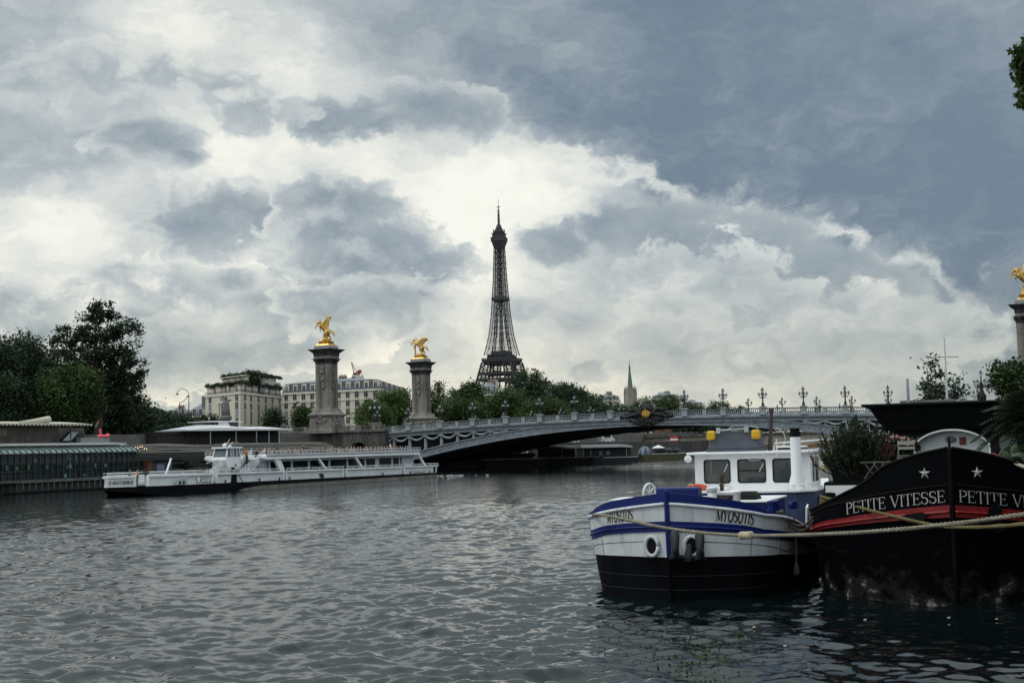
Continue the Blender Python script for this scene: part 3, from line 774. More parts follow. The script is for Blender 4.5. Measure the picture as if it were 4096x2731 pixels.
# ------------------------------------------------------------------ columns with gilded groups
def pylon(loc, label, seed):
    root = thing('stone_column', label, 'column', loc, BRZ)
    b = MB(); b.frus(0, 2.75, 2.75, .5, 2.75, 2.75); b.frus(.5, 2.62, 2.62, 1.0, 2.5, 2.5); b.frus(1.0, 2.45, 2.45, 3.2, 2.32, 2.32)
    b.frus(3.2, 2.6, 2.6, 3.5, 2.75, 2.75); b.frus(3.5, 2.75, 2.75, 3.7, 2.4, 2.4); b.frus(3.7, 2.3, 2.3, 4.35, 1.85, 1.85); b.frus(4.35, 1.95, 1.95, 4.6, 1.75, 1.75)
    rr_ = random.Random(seed)
    for (cx, cy) in ((0, -2.4), (0, 2.4), (2.4, 0), (-2.4, 0)):
        for _ in range(26):
            u, w = rr_.gauss(0, .55), rr_.uniform(1.2, 3.0)
            b.ball((cx + (u if cx == 0 else 0), cy + (u if cy == 0 else 0), w), rr_.uniform(.14, .34), 6, 4)
    b.build('plinth', STONE, root)
    b = MB(); b.frus(4.6, 1.25, 1.25, 13.35, 1.2, 1.2)
    for i in (-1, 1):
        for j in (-1, 1):
            pr = [(.66, 4.6), (.6, 4.75), (.56, 4.9)]
            for k in range(10):
                z = 5.0 + k * .8; pr += [(.55, z), (.55, z + .66), (.515, z + .68), (.515, z + .78)]
            pr += [(.53, 13.1)]
            b.lathe(pr, 14, (i * 1.12, j * 1.12, 0))
    for (dx, dy) in ((0, -1), (1, 0), (0, 1), (-1, 0)):     # sunk panel with carved trophy hanging from a ring
        for t in range(16):
            a = t / 16 * 2 * math.pi
            u, w = .40 * math.cos(a), 10.3 + 1.75 * math.sin(a)
            b.ball((dx * 1.32 + (u if dx == 0 else 0), dy * 1.32 + (u if dy == 0 else 0), w), (.14, .14, .28), 6, 4)
        for t in range(30):
            u, w = rr_.gauss(0, .2), rr_.choice([12.4, 11.6, 10.2, 9.2, 8.8]) + rr_.uniform(-.35, .35)
            b.ball((dx * 1.34 + (u if dx == 0 else 0), dy * 1.34 + (u if dy == 0 else 0), w), rr_.uniform(.12, .3), 6, 4)
    b.build('shaft', STONE, root, True, ang=35)
    b = MB()
    for i in (-1, 1):
        for j in (-1, 1):
            b.lathe([(.58, 13.1), (.62, 13.25), (.56, 13.35), (.66, 13.7), (.84, 13.95)], 12, (i * 1.12, j * 1.12, 0))
            for (p, q) in ((i * 1.75, j * 1.05), (i * 1.05, j * 1.75), (i * 1.62, j * 1.62)): b.ball((p, q, 13.72), (.24, .24, .22), 8, 5)
    b.frus(13.2, 1.4, 1.4, 13.75, 1.4, 1.4); b.frus(13.95, 1.98, 1.98, 14.1, 1.98, 1.98)
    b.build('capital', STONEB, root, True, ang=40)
    b = MB(); b.frus(14.1, 1.72, 1.72, 14.55, 1.72, 1.72); b.build('frieze', STONE, root)
    b = MB(); b.frus(14.55, 1.74, 1.74, 15.1, 1.8, 1.8); b.frus(15.1, 1.8, 1.8, 15.6, 2.3, 2.3); b.frus(15.6, 2.38, 2.38, 15.75, 2.5, 2.5); b.frus(15.75, 2.52, 2.52, 15.86, 2.6, 2.6)
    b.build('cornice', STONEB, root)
    b = MB(); b.frus(15.86, 1.66, 1.66, 16.45, 1.66, 1.66); b.frus(16.45, 1.66, 1.66, 16.6, 1.5, 1.5); b.build('attic', M('grey_attic_stone', (.26, .26, .27), .85, bump=.2), root)
    return root
def feathered_wing(b, base, tip, drop, thick=.12):
    """wing as a fan of long feathers from a bony leading edge"""
    base, tip, drop = Vector(base), Vector(tip), Vector(drop)
    lead = [base.lerp(tip, t) + Vector((0, 0, .28 * math.sin(t * math.pi))) for t in (0, .15, .3, .45, .6, .75, .9, 1.0)]
    b.tube(lead, [.2, .2, .19, .17, .14, .11, .08, .04], 6)
    for i in range(13):
        t = i / 12; p = base.lerp(tip, t * .9) + Vector((0, 0, .28 * math.sin(t * .9 * math.pi)))
        q = p + drop * (1.0 - .45 * t) + (tip - base) * (.06 + .16 * t)
        b.tube([p, p.lerp(q, .55), q], [.14, .17, .05], 5, flat=.45)
def horse(b, lift=48):
    a = R(lift)
    fx, fz = -math.cos(a), math.sin(a)                       # forward direction of the raised body, facing -x
    hip = Vector((.35, 0, 1.45))
    sh = hip + Vector((fx, 0, fz)) * 1.65
    body = [hip + Vector((.38, 0, -.12)), hip + Vector((.16, 0, .0)), hip, hip.lerp(sh, .3) + Vector((.05, 0, -.04)), hip.lerp(sh, .65), sh, sh + Vector((fx, 0, fz)) * .35]
    b.tube(body, [.22, .52, .62, .54, .55, .60, .34], 10)
    n0 = sh + Vector((fx * .15, 0, fz * .2)); n2 = sh + Vector((-.72, 0, .86))
    b.tube(spline([n0, sh + Vector((-.38, 0, .55)), n2], 3), [.46, .42, .37, .32, .28, .24, .22], 8)
    b.tube([n2 + Vector((.12, 0, .06)), n2 + Vector((-.2, 0, -.08)), n2 + Vector((-.5, 0, -.36)), n2 + Vector((-.66, 0, -.52))], [.2, .24, .16, .12], 7)
    for y in (-.1, .1): b.tube([n2 + Vector((.05, y, .12)), n2 + Vector((.02, y * 1.4, .38))], [.07, .02], 5)
    for k in range(7):                                       # mane
        p = n0.lerp(n2, k / 6) + Vector((.22, 0, .16)); b.ball(p, (.16, .12, .22), 6, 4)
    for y, e, f in ((-.28, (-1.15, .25), (-1.55, -.35)), (.28, (-.8, -.25), (-.72, -.95))):   # fore legs pawing the air
        s0 = sh + Vector((-.1, y, -.15)); kn = sh + Vector((e[0], y, e[1])); ft = sh + Vector((f[0], y, f[1]))
        b.tube([s0, s0.lerp(kn, .5), kn, kn.lerp(ft, .55), ft, ft + Vector((-.12, 0, -.1))], [.27, .19, .13, .09, .09, .12], 7)
    for y, dx in ((-.3, .0), (.3, .35)):                     # hind legs: stifle forward, hock back
        p0 = hip + Vector((.05, y, -.1)); st = Vector((-.12 + dx * .4, y, .98)); hk = Vector((.55 + dx, y, .52)); ft = Vector((.28 + dx, y, .02))
        b.tube([p0, st, st.lerp(hk, .5), hk, hk.lerp(ft, .5), ft], [.46, .30, .19, .13, .10, .13], 7)
    b.tube(spline([hip + Vector((.5, 0, .1)), hip + Vector((1.05, 0, .15)), hip + Vector((1.4, 0, -.45)), hip + Vector((1.75, 0, -.7))], 4), [.12, .14, .17, .2, .22, .23, .23, .22, .2, .18, .14, .1, .04], 7)
    return sh, hip
def person_fig(b, base, h=1.75, lean=(0, 0), arms=()):
    """draped standing figure: legs, torso, neck, head, and given arm paths"""
    B = Vector(base); lx, ly = lean
    hp = B + Vector((lx * .4, ly * .4, h * .5)); ch = B + Vector((lx * .8, ly * .8, h * .74)); nk = B + Vector((lx, ly, h * .84)); hd = B + Vector((lx * 1.1, ly * 1.1, h * .93))
    for y in (-.1, .1): b.tube([hp + Vector((0, y, 0)), B + Vector((.06, y, h * .27)), B + Vector((-.04, y * 1.4, .03)), B + Vector((-.2, y * 1.4, 0))], [.15, .1, .06, .06], 7)
    b.tube([hp - Vector((0, 0, .12)), hp, hp.lerp(ch, .5), ch, nk - Vector((0, 0, .04)), nk, hd], [.16, .2, .16, .21, .16, .07, .07], 9)
    b.ball(hd + Vector((0, 0, .04)), (.11, .10, .14), 8, 6)
    for pa in arms: b.tube([Vector(p) + ch for p in pa], [.08, .065, .045, .05][:len(pa)], 6)
def gilded(kind, loc, rz, label):
    root = thing('gilded_statue', label, 'statue', loc, rz)
    b = MB()
    b.frus(0, 1.42, 1.42, .28, 1.25, 1.25); b.frus(.28, 1.0, 1.0, .42, 1.12, 1.12); b.frus(.42, 1.12, 1.12, .55, .95, .95); b.frus(.55, .95, .95, .72, 1.16, 1.16); b.frus(.72, 1.16, 1.16, .86, .9, .9)
    b.build('base', GILD, root)
    b = MB(); rr_ = random.Random(hash(kind) % 97 if False else len(kind))
    for _ in range(26): b.ball((rr_.uniform(-.75, .75), rr_.uniform(-.7, .7), .86 + rr_.uniform(-.1, .35)), (rr_.uniform(.2, .42), rr_.uniform(.2, .4), rr_.uniform(.15, .4)), 6, 5)
    if kind == 'rearing':
        b2 = MB(); sh, hip = horse(b2, 50)
        b.add([(x, y, z + 1.05) for (x, y, z) in b2.v], b2.f)
        o_ = Vector((0, 0, 1.05))
        b.tube([(-.35, 0, .9), (-.2, 0, 1.8), (-.1, 0, 2.5)], [.42, .4, .35], 8)
        feathered_wing(b, sh + o_ + Vector((.3, -.42, .1)), sh + o_ + Vector((2.3, -.8, 1.85)), (.45, -.1, -1.25))
        feathered_wing(b, sh + o_ + Vector((.3, .42, .1)), sh + o_ + Vector((.55, 1.3, 2.0)), (.5, .2, -1.0))
        person_fig(b, sh + o_ + Vector((-.1, -.7, -.5)), 1.7, (-.1, 0), [[(0, -.18, 0), (-.3, -.25, -.15), (-.62, -.2, .12)], [(0, .18, 0), (.0, .3, .3), (-.05, .3, .75)]])
    else:
        b2 = MB(); sh, hip = horse(b2, 44)
        b.add([(x * .95 + .15, y, z + .95) for (x, y, z) in b2.v], b2.f)
        o_ = Vector((.15, 0, .95))
        feathered_wing(b, sh + o_ + Vector((.4, -.4, .0)), sh + o_ + Vector((2.7, -1.0, 1.05)), (.2, -.1, -1.15))
        feathered_wing(b, sh + o_ + Vector((.4, .4, .0)), sh + o_ + Vector((1.6, 1.4, 1.1)), (.3, .2, -1.0))
        person_fig(b, Vector((-1.0, -.6, .9)), 2.5, (-.15, 0), [[(0, -.2, .1), (-.4, -.25, .45), (-.85, -.2, .85), (-.98, -.2, 1.0)], [(0, .2, 0), (-.3, .3, -.25), (-.7, .3, -.45)]])
        b.tube([(-1.9, -.8, 3.6), (-2.2, -.8, 3.95)], [.04, .12], 6)
    o = b.build('figure_group', GILD, root, True)
    rm = o.modifiers.new('join', 'REMESH'); rm.mode = 'VOXEL'; rm.voxel_size = .055; rm.use_smooth_shade = True
    return root
ZC = 7.35
colL = at(1305, 1398, 248); colD = at(1683, 1449, 289); colR = at(4110, 1219, 195)
for (p, lab, kind, sl, rzz) in ((colL, 'tall stone column nearest the cream buildings with black cornice', 'rearing', 'gilded winged rearing horse with long tail on the nearer far bank column', 0),
                      (colD, 'smaller stone column beside the metal bridge with trees behind', 'trumpeter', 'gilded winged horse with figure raising a trumpet on the smaller column', 0),
                      (colR, 'stone column cut off by the right edge of the view', 'rearing', 'gilded winged horse group on the column at the right edge', 0)):
    base = p.z - 15.86
    pylon((p.x, p.y, base), lab, int(p.x) % 9 + 1)
    gilded(kind, (p.x, p.y, base + 16.6), BRZ + R(rzz), sl)
# small stone group with gilded figures against the foot of each far column
for (p, dz, lab) in ((colL, 3.7, 'carved stone figure group seated on the left shoulder of the nearer column'), (colD, 3.2, 'carved stone figure group seated on the left shoulder of the smaller column')):
    r_ = thing('stone_statue', lab, 'statue', p + BU * -2.0 + Vector((0, 0, -15.86 + dz)) - BV * .3, BRZ)
    b = MB(); b.frus(-.2, .55, .9, .3, .5, .85); b.build('seat', STONE, r_)
    b = MB(); rr_ = random.Random(4)
    for _ in range(16): b.ball((rr_.gauss(0, .22), rr_.gauss(0, .35), rr_.uniform(.3, 1.2)), rr_.uniform(.18, .36), 7, 5)
    person_fig(b, (0, 0, .3), 2.3, (.1, 0), [[(0, -.2, 0), (-.35, -.3, -.1), (-.4, -.2, .35)], [(0, .2, 0), (.2, .4, -.4)]])
    b.build('figure', STONED, r_, True)
    b = MB(); b.tube([(-.42, -.3, 1.2), (-.6, -.3, 1.75)], [.13, .05], 6); b.ball((-.45, -.3, 1.1), .17, 7, 5); b.build('gilded_attribute', GILD, r_, True)

# ------------------------------------------------------------------ banks
QUAYW = M('quay_stone', (.025, .025, .024), .9, sc=.5, bump=.4, bsc=3, col2=(.085, .08, .07), streak=True)
GRAVEL = M('pavement_grey', (.12, .115, .105), .95, var=.25, sc=.4)
def land(name, pts, z, m):
    b = MB(); b.ext([(x, y, -2.0) for (x, y) in pts], (0, 0, z + 2.0))
    return struct(b.build(name, m))
def b2(s, v): p = br(s, v); return (p.x, p.y)
land('left_lower_quay', [b2(-54, -260), b2(-54, -1.6), b2(-67, -1.6), b2(-67, -260)], 2.0, QUAYW)
land('left_bank', [b2(-66, -300), b2(-66, 330), b2(0, 360), b2(60, 370), b2(60, 2600), b2(-2600, 2600), b2(-2600, -300)], 7.3, GRAVEL)
land('right_quay', [(-12, -25), (-.8, 0), (19.2, 40), b2(58, -1.6), b2(66, -1.6), (30, 40), (11, 0), (0, -25)], 2.4, QUAYW)
land('right_bank', [(0, -26), (11, 0), (30, 40), b2(66, -1.6), b2(66, 330), b2(2000, 330), (1500, -300), (0, -300)], 7.3, GRAVEL)

# ------------------------------------------------------------------ iron tower
TIRON = M('tower_iron', (.030, .029, .034), .7, .0, var=.2, sc=.05)
def tower():
    P = at(2008, 1440, 1715); root = thing('lattice_tower', 'tall dark iron lattice tower on the skyline behind the trees', 'tower', (P.x, P.y, 2), R(-22))
    HW = [(0, 62.5), (30, 47), (57, 34.5), (85, 26.5), (115, 19.6), (127, 16.4), (150, 12.2), (175, 9.7), (200, 8.1), (225, 6.8), (250, 5.9), (276, 5.0)]
    IN = [(0, 37.5), (57, 20), (115, 9.2), (127, 7.0), (150, 4.3), (175, 2.7), (195, 1.6), (276, 1.0)]
    hw = lambda z: interp(z, HW)
    inn = lambda z: interp(z, IN)
    def legs(z0, z1, n, cw, bw, name):
        b = MB(); zs = [lerp(z0, z1, (i / n) ** .92) for i in range(n + 1)]
        for (sx, sy) in ((-1, -1), (1, -1), (1, 1), (-1, 1)):
            if z0 < 110: b = MB()
            for i in range(n):
                a, c = zs[i], zs[i + 1]
                if 1:
                    def pt(u, w, z): return (sx * (hw(z) if u else inn(z)), sy * (hw(z) if w else inn(z)), z)
                    for (u, w) in ((1, 1), (1, 0), (0, 1), (0, 0)):
                        b.beam(pt(u, w, a), pt(u, w, c), cw * (1.25 if u and w else .9))
                    for (p, q) in (((1, 1), (1, 0)), ((1, 1), (0, 1)), ((0, 0), (1, 0)), ((0, 0), (0, 1))):
                        b.beam(pt(*p, a), pt(*q, c), bw); b.beam(pt(*q, a), pt(*p, c), bw)
                        b.beam(pt(*p, c), pt(*q, c), bw * 1.2)
            if z0 < 110: b.build(name, TIRON, root)
        if z0 < 110: return
        for i in range(n):
            a, c = zs[i], zs[i + 1]
            for ax in (0, 1):
                for sg in (-1, 1):
                    f = (lambda t, z: (t, sg * hw(z), z)) if ax == 0 else (lambda t, z: (sg * hw(z), t, z))
                    if z0 > 110:
                        b.beam(f(-inn(c), c), f(inn(c), c), bw * 1.2)
                        b.beam(f(-inn(a), a), f(inn(c), c), bw * .9); b.beam(f(inn(a), a), f(-inn(c), c), bw * .9)
        return b.build(name, TIRON, root)
    legs(0, 54, 4, 2.4, 1.2, 'lower_leg'); legs(61, 112, 5, 1.5, .65, 'middle_leg'); legs(121, 270, 18, .70, .30, 'upper_shaft')
    b = MB()                                                # lift shaft and stairs in the middle
    for i in range(36):
        a, c = 121 + i * 4.1, 121 + (i + 1) * 4.1
        for sx in (-1, 1):
            for sy in (-1, 1): b.beam((sx * 1.5, sy * 1.5, a), (sx * 1.5, sy * 1.5, c), .38)
            b.beam((sx * 1.5, -1.5, a), (sx * 1.5, 1.5, c), .25); b.beam((-1.5, sx * 1.5, a), (1.5, sx * 1.5, c), .25)
        b.frus(c - .35, 1.5, 1.5, c, 1.5, 1.5)
    b.build('lift_shaft', TIRON, root)
    def platform(name, z, w, h, extra):
        b = MB(); b.frus(z - h, w - 3.0, w - 3.0, z - h * .35, w - .6, w - .6); b.frus(z - h * .35, w, w, z, w, w); b.frus(z, w, w, z + .3, w + .3, w + .3)
        for i in range(40):
            t = -w + 2 * w * i / 39
            for sg in (-1, 1): b.beam((t, sg * w, z), (t, sg * w, z + 1.8), .22); b.beam((sg * w, t, z), (sg * w, t, z + 1.8), .22)
        for sg in (-1, 1): b.beam((-w, sg * w, z + 1.8), (w, sg * w, z + 1.8), .3); b.beam((sg * w, -w, z + 1.8), (sg * w, w, z + 1.8), .3)
        extra(b); return b.build(name, TIRON, root)
    def ex2(b):
        b.frus(116, 15.5, 15.5, 120.5, 14.6, 14.6); b.frus(120.5, 15.4, 15.4, 121.1, 15.4, 15.4); b.frus(121, 11.5, 11.5, 127, 10, 10)
        for i in range(6): b.bx(-13 + i * 4.6, -11 + i * 4.6, -16, 16, 120, 122.6)
    platform('second_platform', 115.7, 20.4, 7, ex2)
    platform('first_platform', 57.6, 35.5, 8, lambda b: None)
    b = MB(); 
    for sg in (-1, 1):
        for ax in (0, 1):
            for z in (88, 96):
                w = hw(z)
                (b.bx(-w, w, sg * w - .6, sg * w + .6, z, z + 3.2) if ax == 0 else b.bx(sg * w - .6, sg * w + .6, -w, w, z, z + 3.2))
    b.build('cross_girder', TIRON, root)
    b = MB(); b.frus(192, 6.2, 6.2, 194, 9.2, 9.2); b.frus(194, 9.4, 9.4, 198, 9.0, 9.0); b.build('middle_platform', TIRON, root)
    b = MB(); b.frus(262, 5.2, 5.2, 272, 8.0, 8.0); b.frus(272, 8.6, 8.6, 277.5, 8.6, 8.6); b.frus(277.5, 7.2, 7.2, 282, 6.8, 6.8); b.frus(282, 7.8, 7.8, 283, 7.8, 7.8)
    b.frus(283, 5.2, 5.2, 288, 4.2, 4.2); b.lathe([(4.6, 288), (4.2, 290), (3.2, 293), (1.8, 295.5)], 12)
    for i in range(14):
        a = i * .449; b.beam((7.4 * math.cos(a), 7.4 * math.sin(a), 282), (7.6 * math.cos(a), 7.6 * math.sin(a), 287 + i % 3), .5); b.ball((6.5 * math.cos(a), 6.5 * math.sin(a), 284.5), 1.0, 6, 4)
    b.build('top_cabin', TIRON, root)
    b = MB(); b.lathe([(1.7, 294), (1.5, 299), (2.4, 299.5), (1.3, 300.5), (1.2, 308), (1.7, 309), (.75, 310), (.7, 318), (.5, 319)], 8)
    for z in (302, 304, 306, 311, 313): b.frus(z, 1.5, 1.5, z + .6, 1.5, 1.5)
    b.beam((-3, 0, 318.6), (3, 0, 318.6), .5); b.beam((0, -3, 318.6), (0, 3, 318.6), .5); b.beam((0, 0, 318), (0, 0, 329), .4)
    b.build('antenna', TIRON, root)
tower()

# ------------------------------------------------------------------ church with a green spire
def church():
    P = at(2522, 1600, 640); root = thing('church_tower', 'pale stone church tower with a slender green copper spire', 'church', (P.x, P.y, 7), R(18))
    CH = M('church_stone', (.24, .225, .2), .9, var=.3, sc=.3); CO = M('green_copper', (.085, .15, .125), .6, var=.25, sc=.4)
    k = 640 / F
    zt = lambda y: P.z + (1600 - y) * k - 7
    zb, z1 = 0, zt(1550)
    b = MB(); w = 25 * k / 1.25; b.frus(zb, w * .92, w * .92, zt(1576), w * .9, w * .9); b.frus(zt(1576), w * .76, w * .76, z1, w * .72, w * .72)
    for i in (-1, 1):
        for j in (-1, 1): b.frus(zb, w * .2, w * .2, zt(1562), w * .16, w * .16, i * w * .84, j * w * .84)
    b.build('wall', CH, root)
    b = MB()
    for i in (-1, 1):
        for j in (-1, 1):
            b.lathe([(w * .16, zt(1562)), (w * .2, zt(1559)), (w * .02, zt(1546))], 6, (i * w * .84, j * w * .84, 0)); b.lathe([(w * .12, zt(1552)), (w * .01, zt(1535))], 6, (i * w * .62, j * w * .62, 0))
    b.build('pinnacle', CH, root)
    dk = M('dark_opening', (.012, .012, .014), .9, var=0)
    for q in range(4):
        for u in (-.3, .3):
            b = MB(); pts = [(u * w - .35, 0, zt(1572)), (u * w + .35, 0, zt(1572)), (u * w + .35, 0, zt(1562)), (u * w, 0, zt(1557)), (u * w - .35, 0, zt(1562))]
            rot = Matrix.Rotation(q * math.pi / 2, 3, 'Z'); pts = [rot @ (Vector(p) + Vector((0, -w * .735, 0))) for p in pts]
            b.ext(pts, rot @ Vector((0, .2, 0))); b.build('belfry_opening', dk, root)
    b = MB(); b.lathe([(w * .60, z1), (w * .46, zt(1528)), (w * .17, zt(1475)), (w * .04, zt(1455))], 8); b.build('spire', CO, root)
    b = MB(); b.lathe([(w * .2, zt(1474)), (w * .22, zt(1471)), (w * .1, zt(1462)), (.12, zt(1450)), (.05, zt(1438))], 6); b.ball((0, 0, zt(1451)), .22, 6, 5); b.build('finial', STONED, root)
church()

# ------------------------------------------------------------------ buildings on the left bank
CREAM = M('cream_render', (.50, .47, .395), .85, var=.10, sc=.12, streak=True)
CREAM2 = M('cream_trim', (.56, .53, .46), .85, var=.1, sc=.3)
SLATE = M('slate_roof', (.045, .055, .075), .6, var=.3, sc=.4)
ZINC = M('zinc_roof', (.17, .195, .225), .5, var=.2, sc=.3, streak=True)
PANE = M('window_pane', (.02, .026, .033), .35, var=.5, sc=.15, spec=.15)
BLIND = M('pale_blind', (.16, .18, .20), .6, var=.3, sc=.2)
DARKG = M('dark_interior', (.012, .013, .016), .6, var=.3)
def window(root, o, ex, ez, w, h, n, mat=PANE, frame=CREAM2, sill=True):
    """a window on a wall: o = lower centre, ex along the wall, n outward"""
    o, ex, n = Vector(o), Vector(ex), Vector(n)
    def q(b, u0, u1, z0, z1, d0, d1, m=0):
        c = [o + ex * u + Vector((0, 0, z)) + n * d for d in (d0, d1) for (u, z) in ((u0, z0), (u1, z0), (u1, z1), (u0, z1))]
        b.add(c, [(0, 3, 2, 1), (4, 5, 6, 7), (0, 1, 5, 4), (1, 2, 6, 5), (2, 3, 7, 6), (3, 0, 4, 7)], m)
    b = MB(); f = .10
    q(b, -w / 2 - f, -w / 2, 0, h + f, -.05, .07); q(b, w / 2, w / 2 + f, 0, h + f, -.05, .07); q(b, -w / 2, w / 2, h, h + f, -.05, .07)
    if sill: q(b, -w / 2 - .15, w / 2 + .15, -.14, 0, -.05, .22)
    o_ = b.build('window', frame, root)
    b = MB(); q(b, -w / 2, w / 2, 0, h, -.06, .015); p = b.build('pane', mat, o_)
    b = MB(); q(b, -.04, .04, 0, h, .0, .045); q(b, -w / 2, w / 2, h * .68, h * .68 + .06, .0, .04); b.build('glazing_bar', frame, o_)
    return o_
wr = random.Random(5)
def wmat(): return wr.choice([PANE, DARKG, DARKG, BLIND, PANE, DARKG])
def rail(root, pts, z, m=STONED, h=.95):
    b = MB()
    for p, q in zip(pts, pts[1:]):
        p, q = Vector(p), Vector(q); d = (q - p); n = max(2, int(d.length / .8))
        b.beam(p + Vector((0, 0, z + h)), q + Vector((0, 0, z + h)), .14)
        for i in range(n + 1): b.beam(p + d * (i / n) + Vector((0, 0, z)), p + d * (i / n) + Vector((0, 0, z + h)), .1)
    b.build('parapet', m, root)
def cream_building():
    A, Bc, D = at(822, 1640, 530), at(962, 1640, 505), at(1128, 1640, 560)
    root = thing('corner_building', 'cream stone corner building with planted roof terraces', 'building', (Bc.x, Bc.y, 7.3))
    z = lambda y, d=515: 4 + (1811 - y) * d / F - 7.3
    z1, z2 = z(1571), z(1539)
    a, d = Vector((A.x - Bc.x, A.y - Bc.y, 0)), Vector((D.x - Bc.x, D.y - Bc.y, 0)); c, e = Vector(), a + d
    ce = e / 2; ua, ud = a.normalized(), d.normalized(); la, ld = a.length, d.length
    def quad(ins): return [ua * u + ud * v for (u, v) in ((la - ins, ins), (ins, ins), (ins, ld - ins), (la - ins, ld - ins))]
    def prism(name, ins, z0, z1_, m):
        b = MB(); b.ext([(p.x, p.y, z0) for p in quad(ins)], (0, 0, z1_ - z0)); return b.build(name, m, root)
    prism('wall', 0, 0, z1 - .8, CREAM); prism('cornice', -.55, z1 - .8, z1, CREAM2); prism('setback_storey', .8, z1, z2 - .3, CREAM2); prism('cornice', .45, z2 - .3, z2, CREAM2)
    P = quad(-.4); rail(root, [P[0], P[1], P[2]], z1)
    P = quad(.7); rail(root, [P[0], P[1], P[2]], z2, STONED, .8)
    def box(u0, u1, v0, v1, z0, z1_, name, m):
        b = MB(); b.ext([(p.x, p.y, z0) for p in (ua * u0 + ud * v0, ua * u1 + ud * v0, ua * u1 + ud * v1, ua * u0 + ud * v1)], (0, 0, z1_ - z0)); return b.build(name, m, root)
    box(la * .02, la * .72, ld * .16, ld * .6, z2, z(1503), 'penthouse', CREAM2)
    box(0, la * .76, ld * .12, ld * .62, z(1503), z(1499), 'penthouse_roof', CREAM2)
    box(la * .05, la * .4, ld * .55, ld * .9, z2, z(1488), 'penthouse', CREAM2); box(la * .02, la * .44, ld * .36, ld * .92, z(1488), z(1483), 'penthouse_roof', ZINC)
    box(-.3, la * .22, ld * .44, ld * .56, z1 + .5, z(1506), 'dormer', ZINC)
    box(la * .05, la * .6, ld * .93, ld * 1.02, z1, z(1510), 'chimney', CREAM2)
    nA = -ud; nA = (nA - ua * nA.dot(ua)).normalized(); nD = -ua; nD = (nD - ud * nD.dot(ud)).normalized()
    for yy in (1604, 1638, 1670, 1698):
        for u in (.10, .86): window(root, ua * la * u + Vector((0, 0, z(yy))), ua, 0, 2.6, 2.7, nA, wmat())
        for u in (.10, .235, .41, .585, .75, .93): window(root, ud * ld * u + Vector((0, 0, z(yy))), ud, 0, 2.5, 2.5, nD, wmat())
    for u in (.1, .3, .42, .54, .75): window(root, ua * (.8 + (la - 1.6) * u) + ud * .8 + Vector((0, 0, z(1566))), ua, 0, 1.3, 2.0, nA, wmat())
    for u in (.12, .28, .43, .7, .88): window(root, ud * (.8 + (ld - 1.6) * u) + ua * .8 + Vector((0, 0, z(1566))), ud, 0, 1.7, 2.1, nD, DARKG)
    # tall arched bay in the middle of the left wing
    b = MB(); zz, r_ = z(1600), 2.2; mid = ua * la * .5
    pts = [mid + ua * (r_ * math.cos(math.pi * k / 14)) + Vector((0, 0, zz + r_ * .95 * math.sin(math.pi * k / 14))) for k in range(15)]
    b.ext(pts, nA * .06); b.build('arched_window', BLIND, root)
    b = MB(); b.ext([mid - ua * 4.2 + Vector((0, 0, zz - .9)) + nA * .0, mid + ua * 4.2 + Vector((0, 0, zz - .9)), mid + ua * 4.2 + Vector((0, 0, zz - .1)), mid - ua * 4.2 + Vector((0, 0, zz - .1))], nA * .7); b.build('pediment', CREAM2, root)
    for u in (-2.9, -1.0, 1.0, 2.9):
        b = MB(); b.lathe([(.42, 0), (.36, zz - 1.0)], 10, mid + ua * u + nA * .35); b.build('pilaster', CREAM2, root)
    # roof planting, one mass per terrace edge
    lf = leafmat('roof_shrub_leaf', (.012, .022, .012), (.05, .08, .035), .3)
    rs = np.random.RandomState(8)
    for (p, q, zz, r_, n) in ((ua * la + ud * .5, Vector(), z2 + .4, 1.0, 1500), (Vector(), ud * ld, z2 + .5, 1.1, 1800), (ua * la * .7 + ud * ld * .14, ud * ld * .14 + ua * la * .02, z(1497), 1.0, 1300), (ud * ld * .16, ud * ld * .6, z(1492), 1.4, 1500), (ud * ld * .2 + ua, ud * ld * .42 + ua, z(1520), 2.0, 1500), (ud * ld * .6, ud * ld, z(1490), .8, 500)):
        t = rs.rand(n, 1); pts = np.array(p)[None] * (1 - t) + np.array(q)[None] * t + rs.normal(size=(n, 3)) * np.array([.45, .45, .38]) * r_ + np.array([0, 0, zz])
        pts[:, 2] += .5 * np.sin(t[:, 0] * 23) * r_ * .6
        co, qd = leaf_quads(pts, .7, rs); o = bpy.data.objects.new('roof_planting', raw_mesh('roof_planting', co, qd, [lf])); COL.objects.link(o); o.parent = root
    b = MB(); b.bx(-1.4, 1.4, -1.2, 1.2, 0, 5); b.build('scaffold_shaft', BLIND, root, loc=ua * (la + 1.3) + ud * 2 + Vector((0, 0, z1 - 5)))
cream_building()
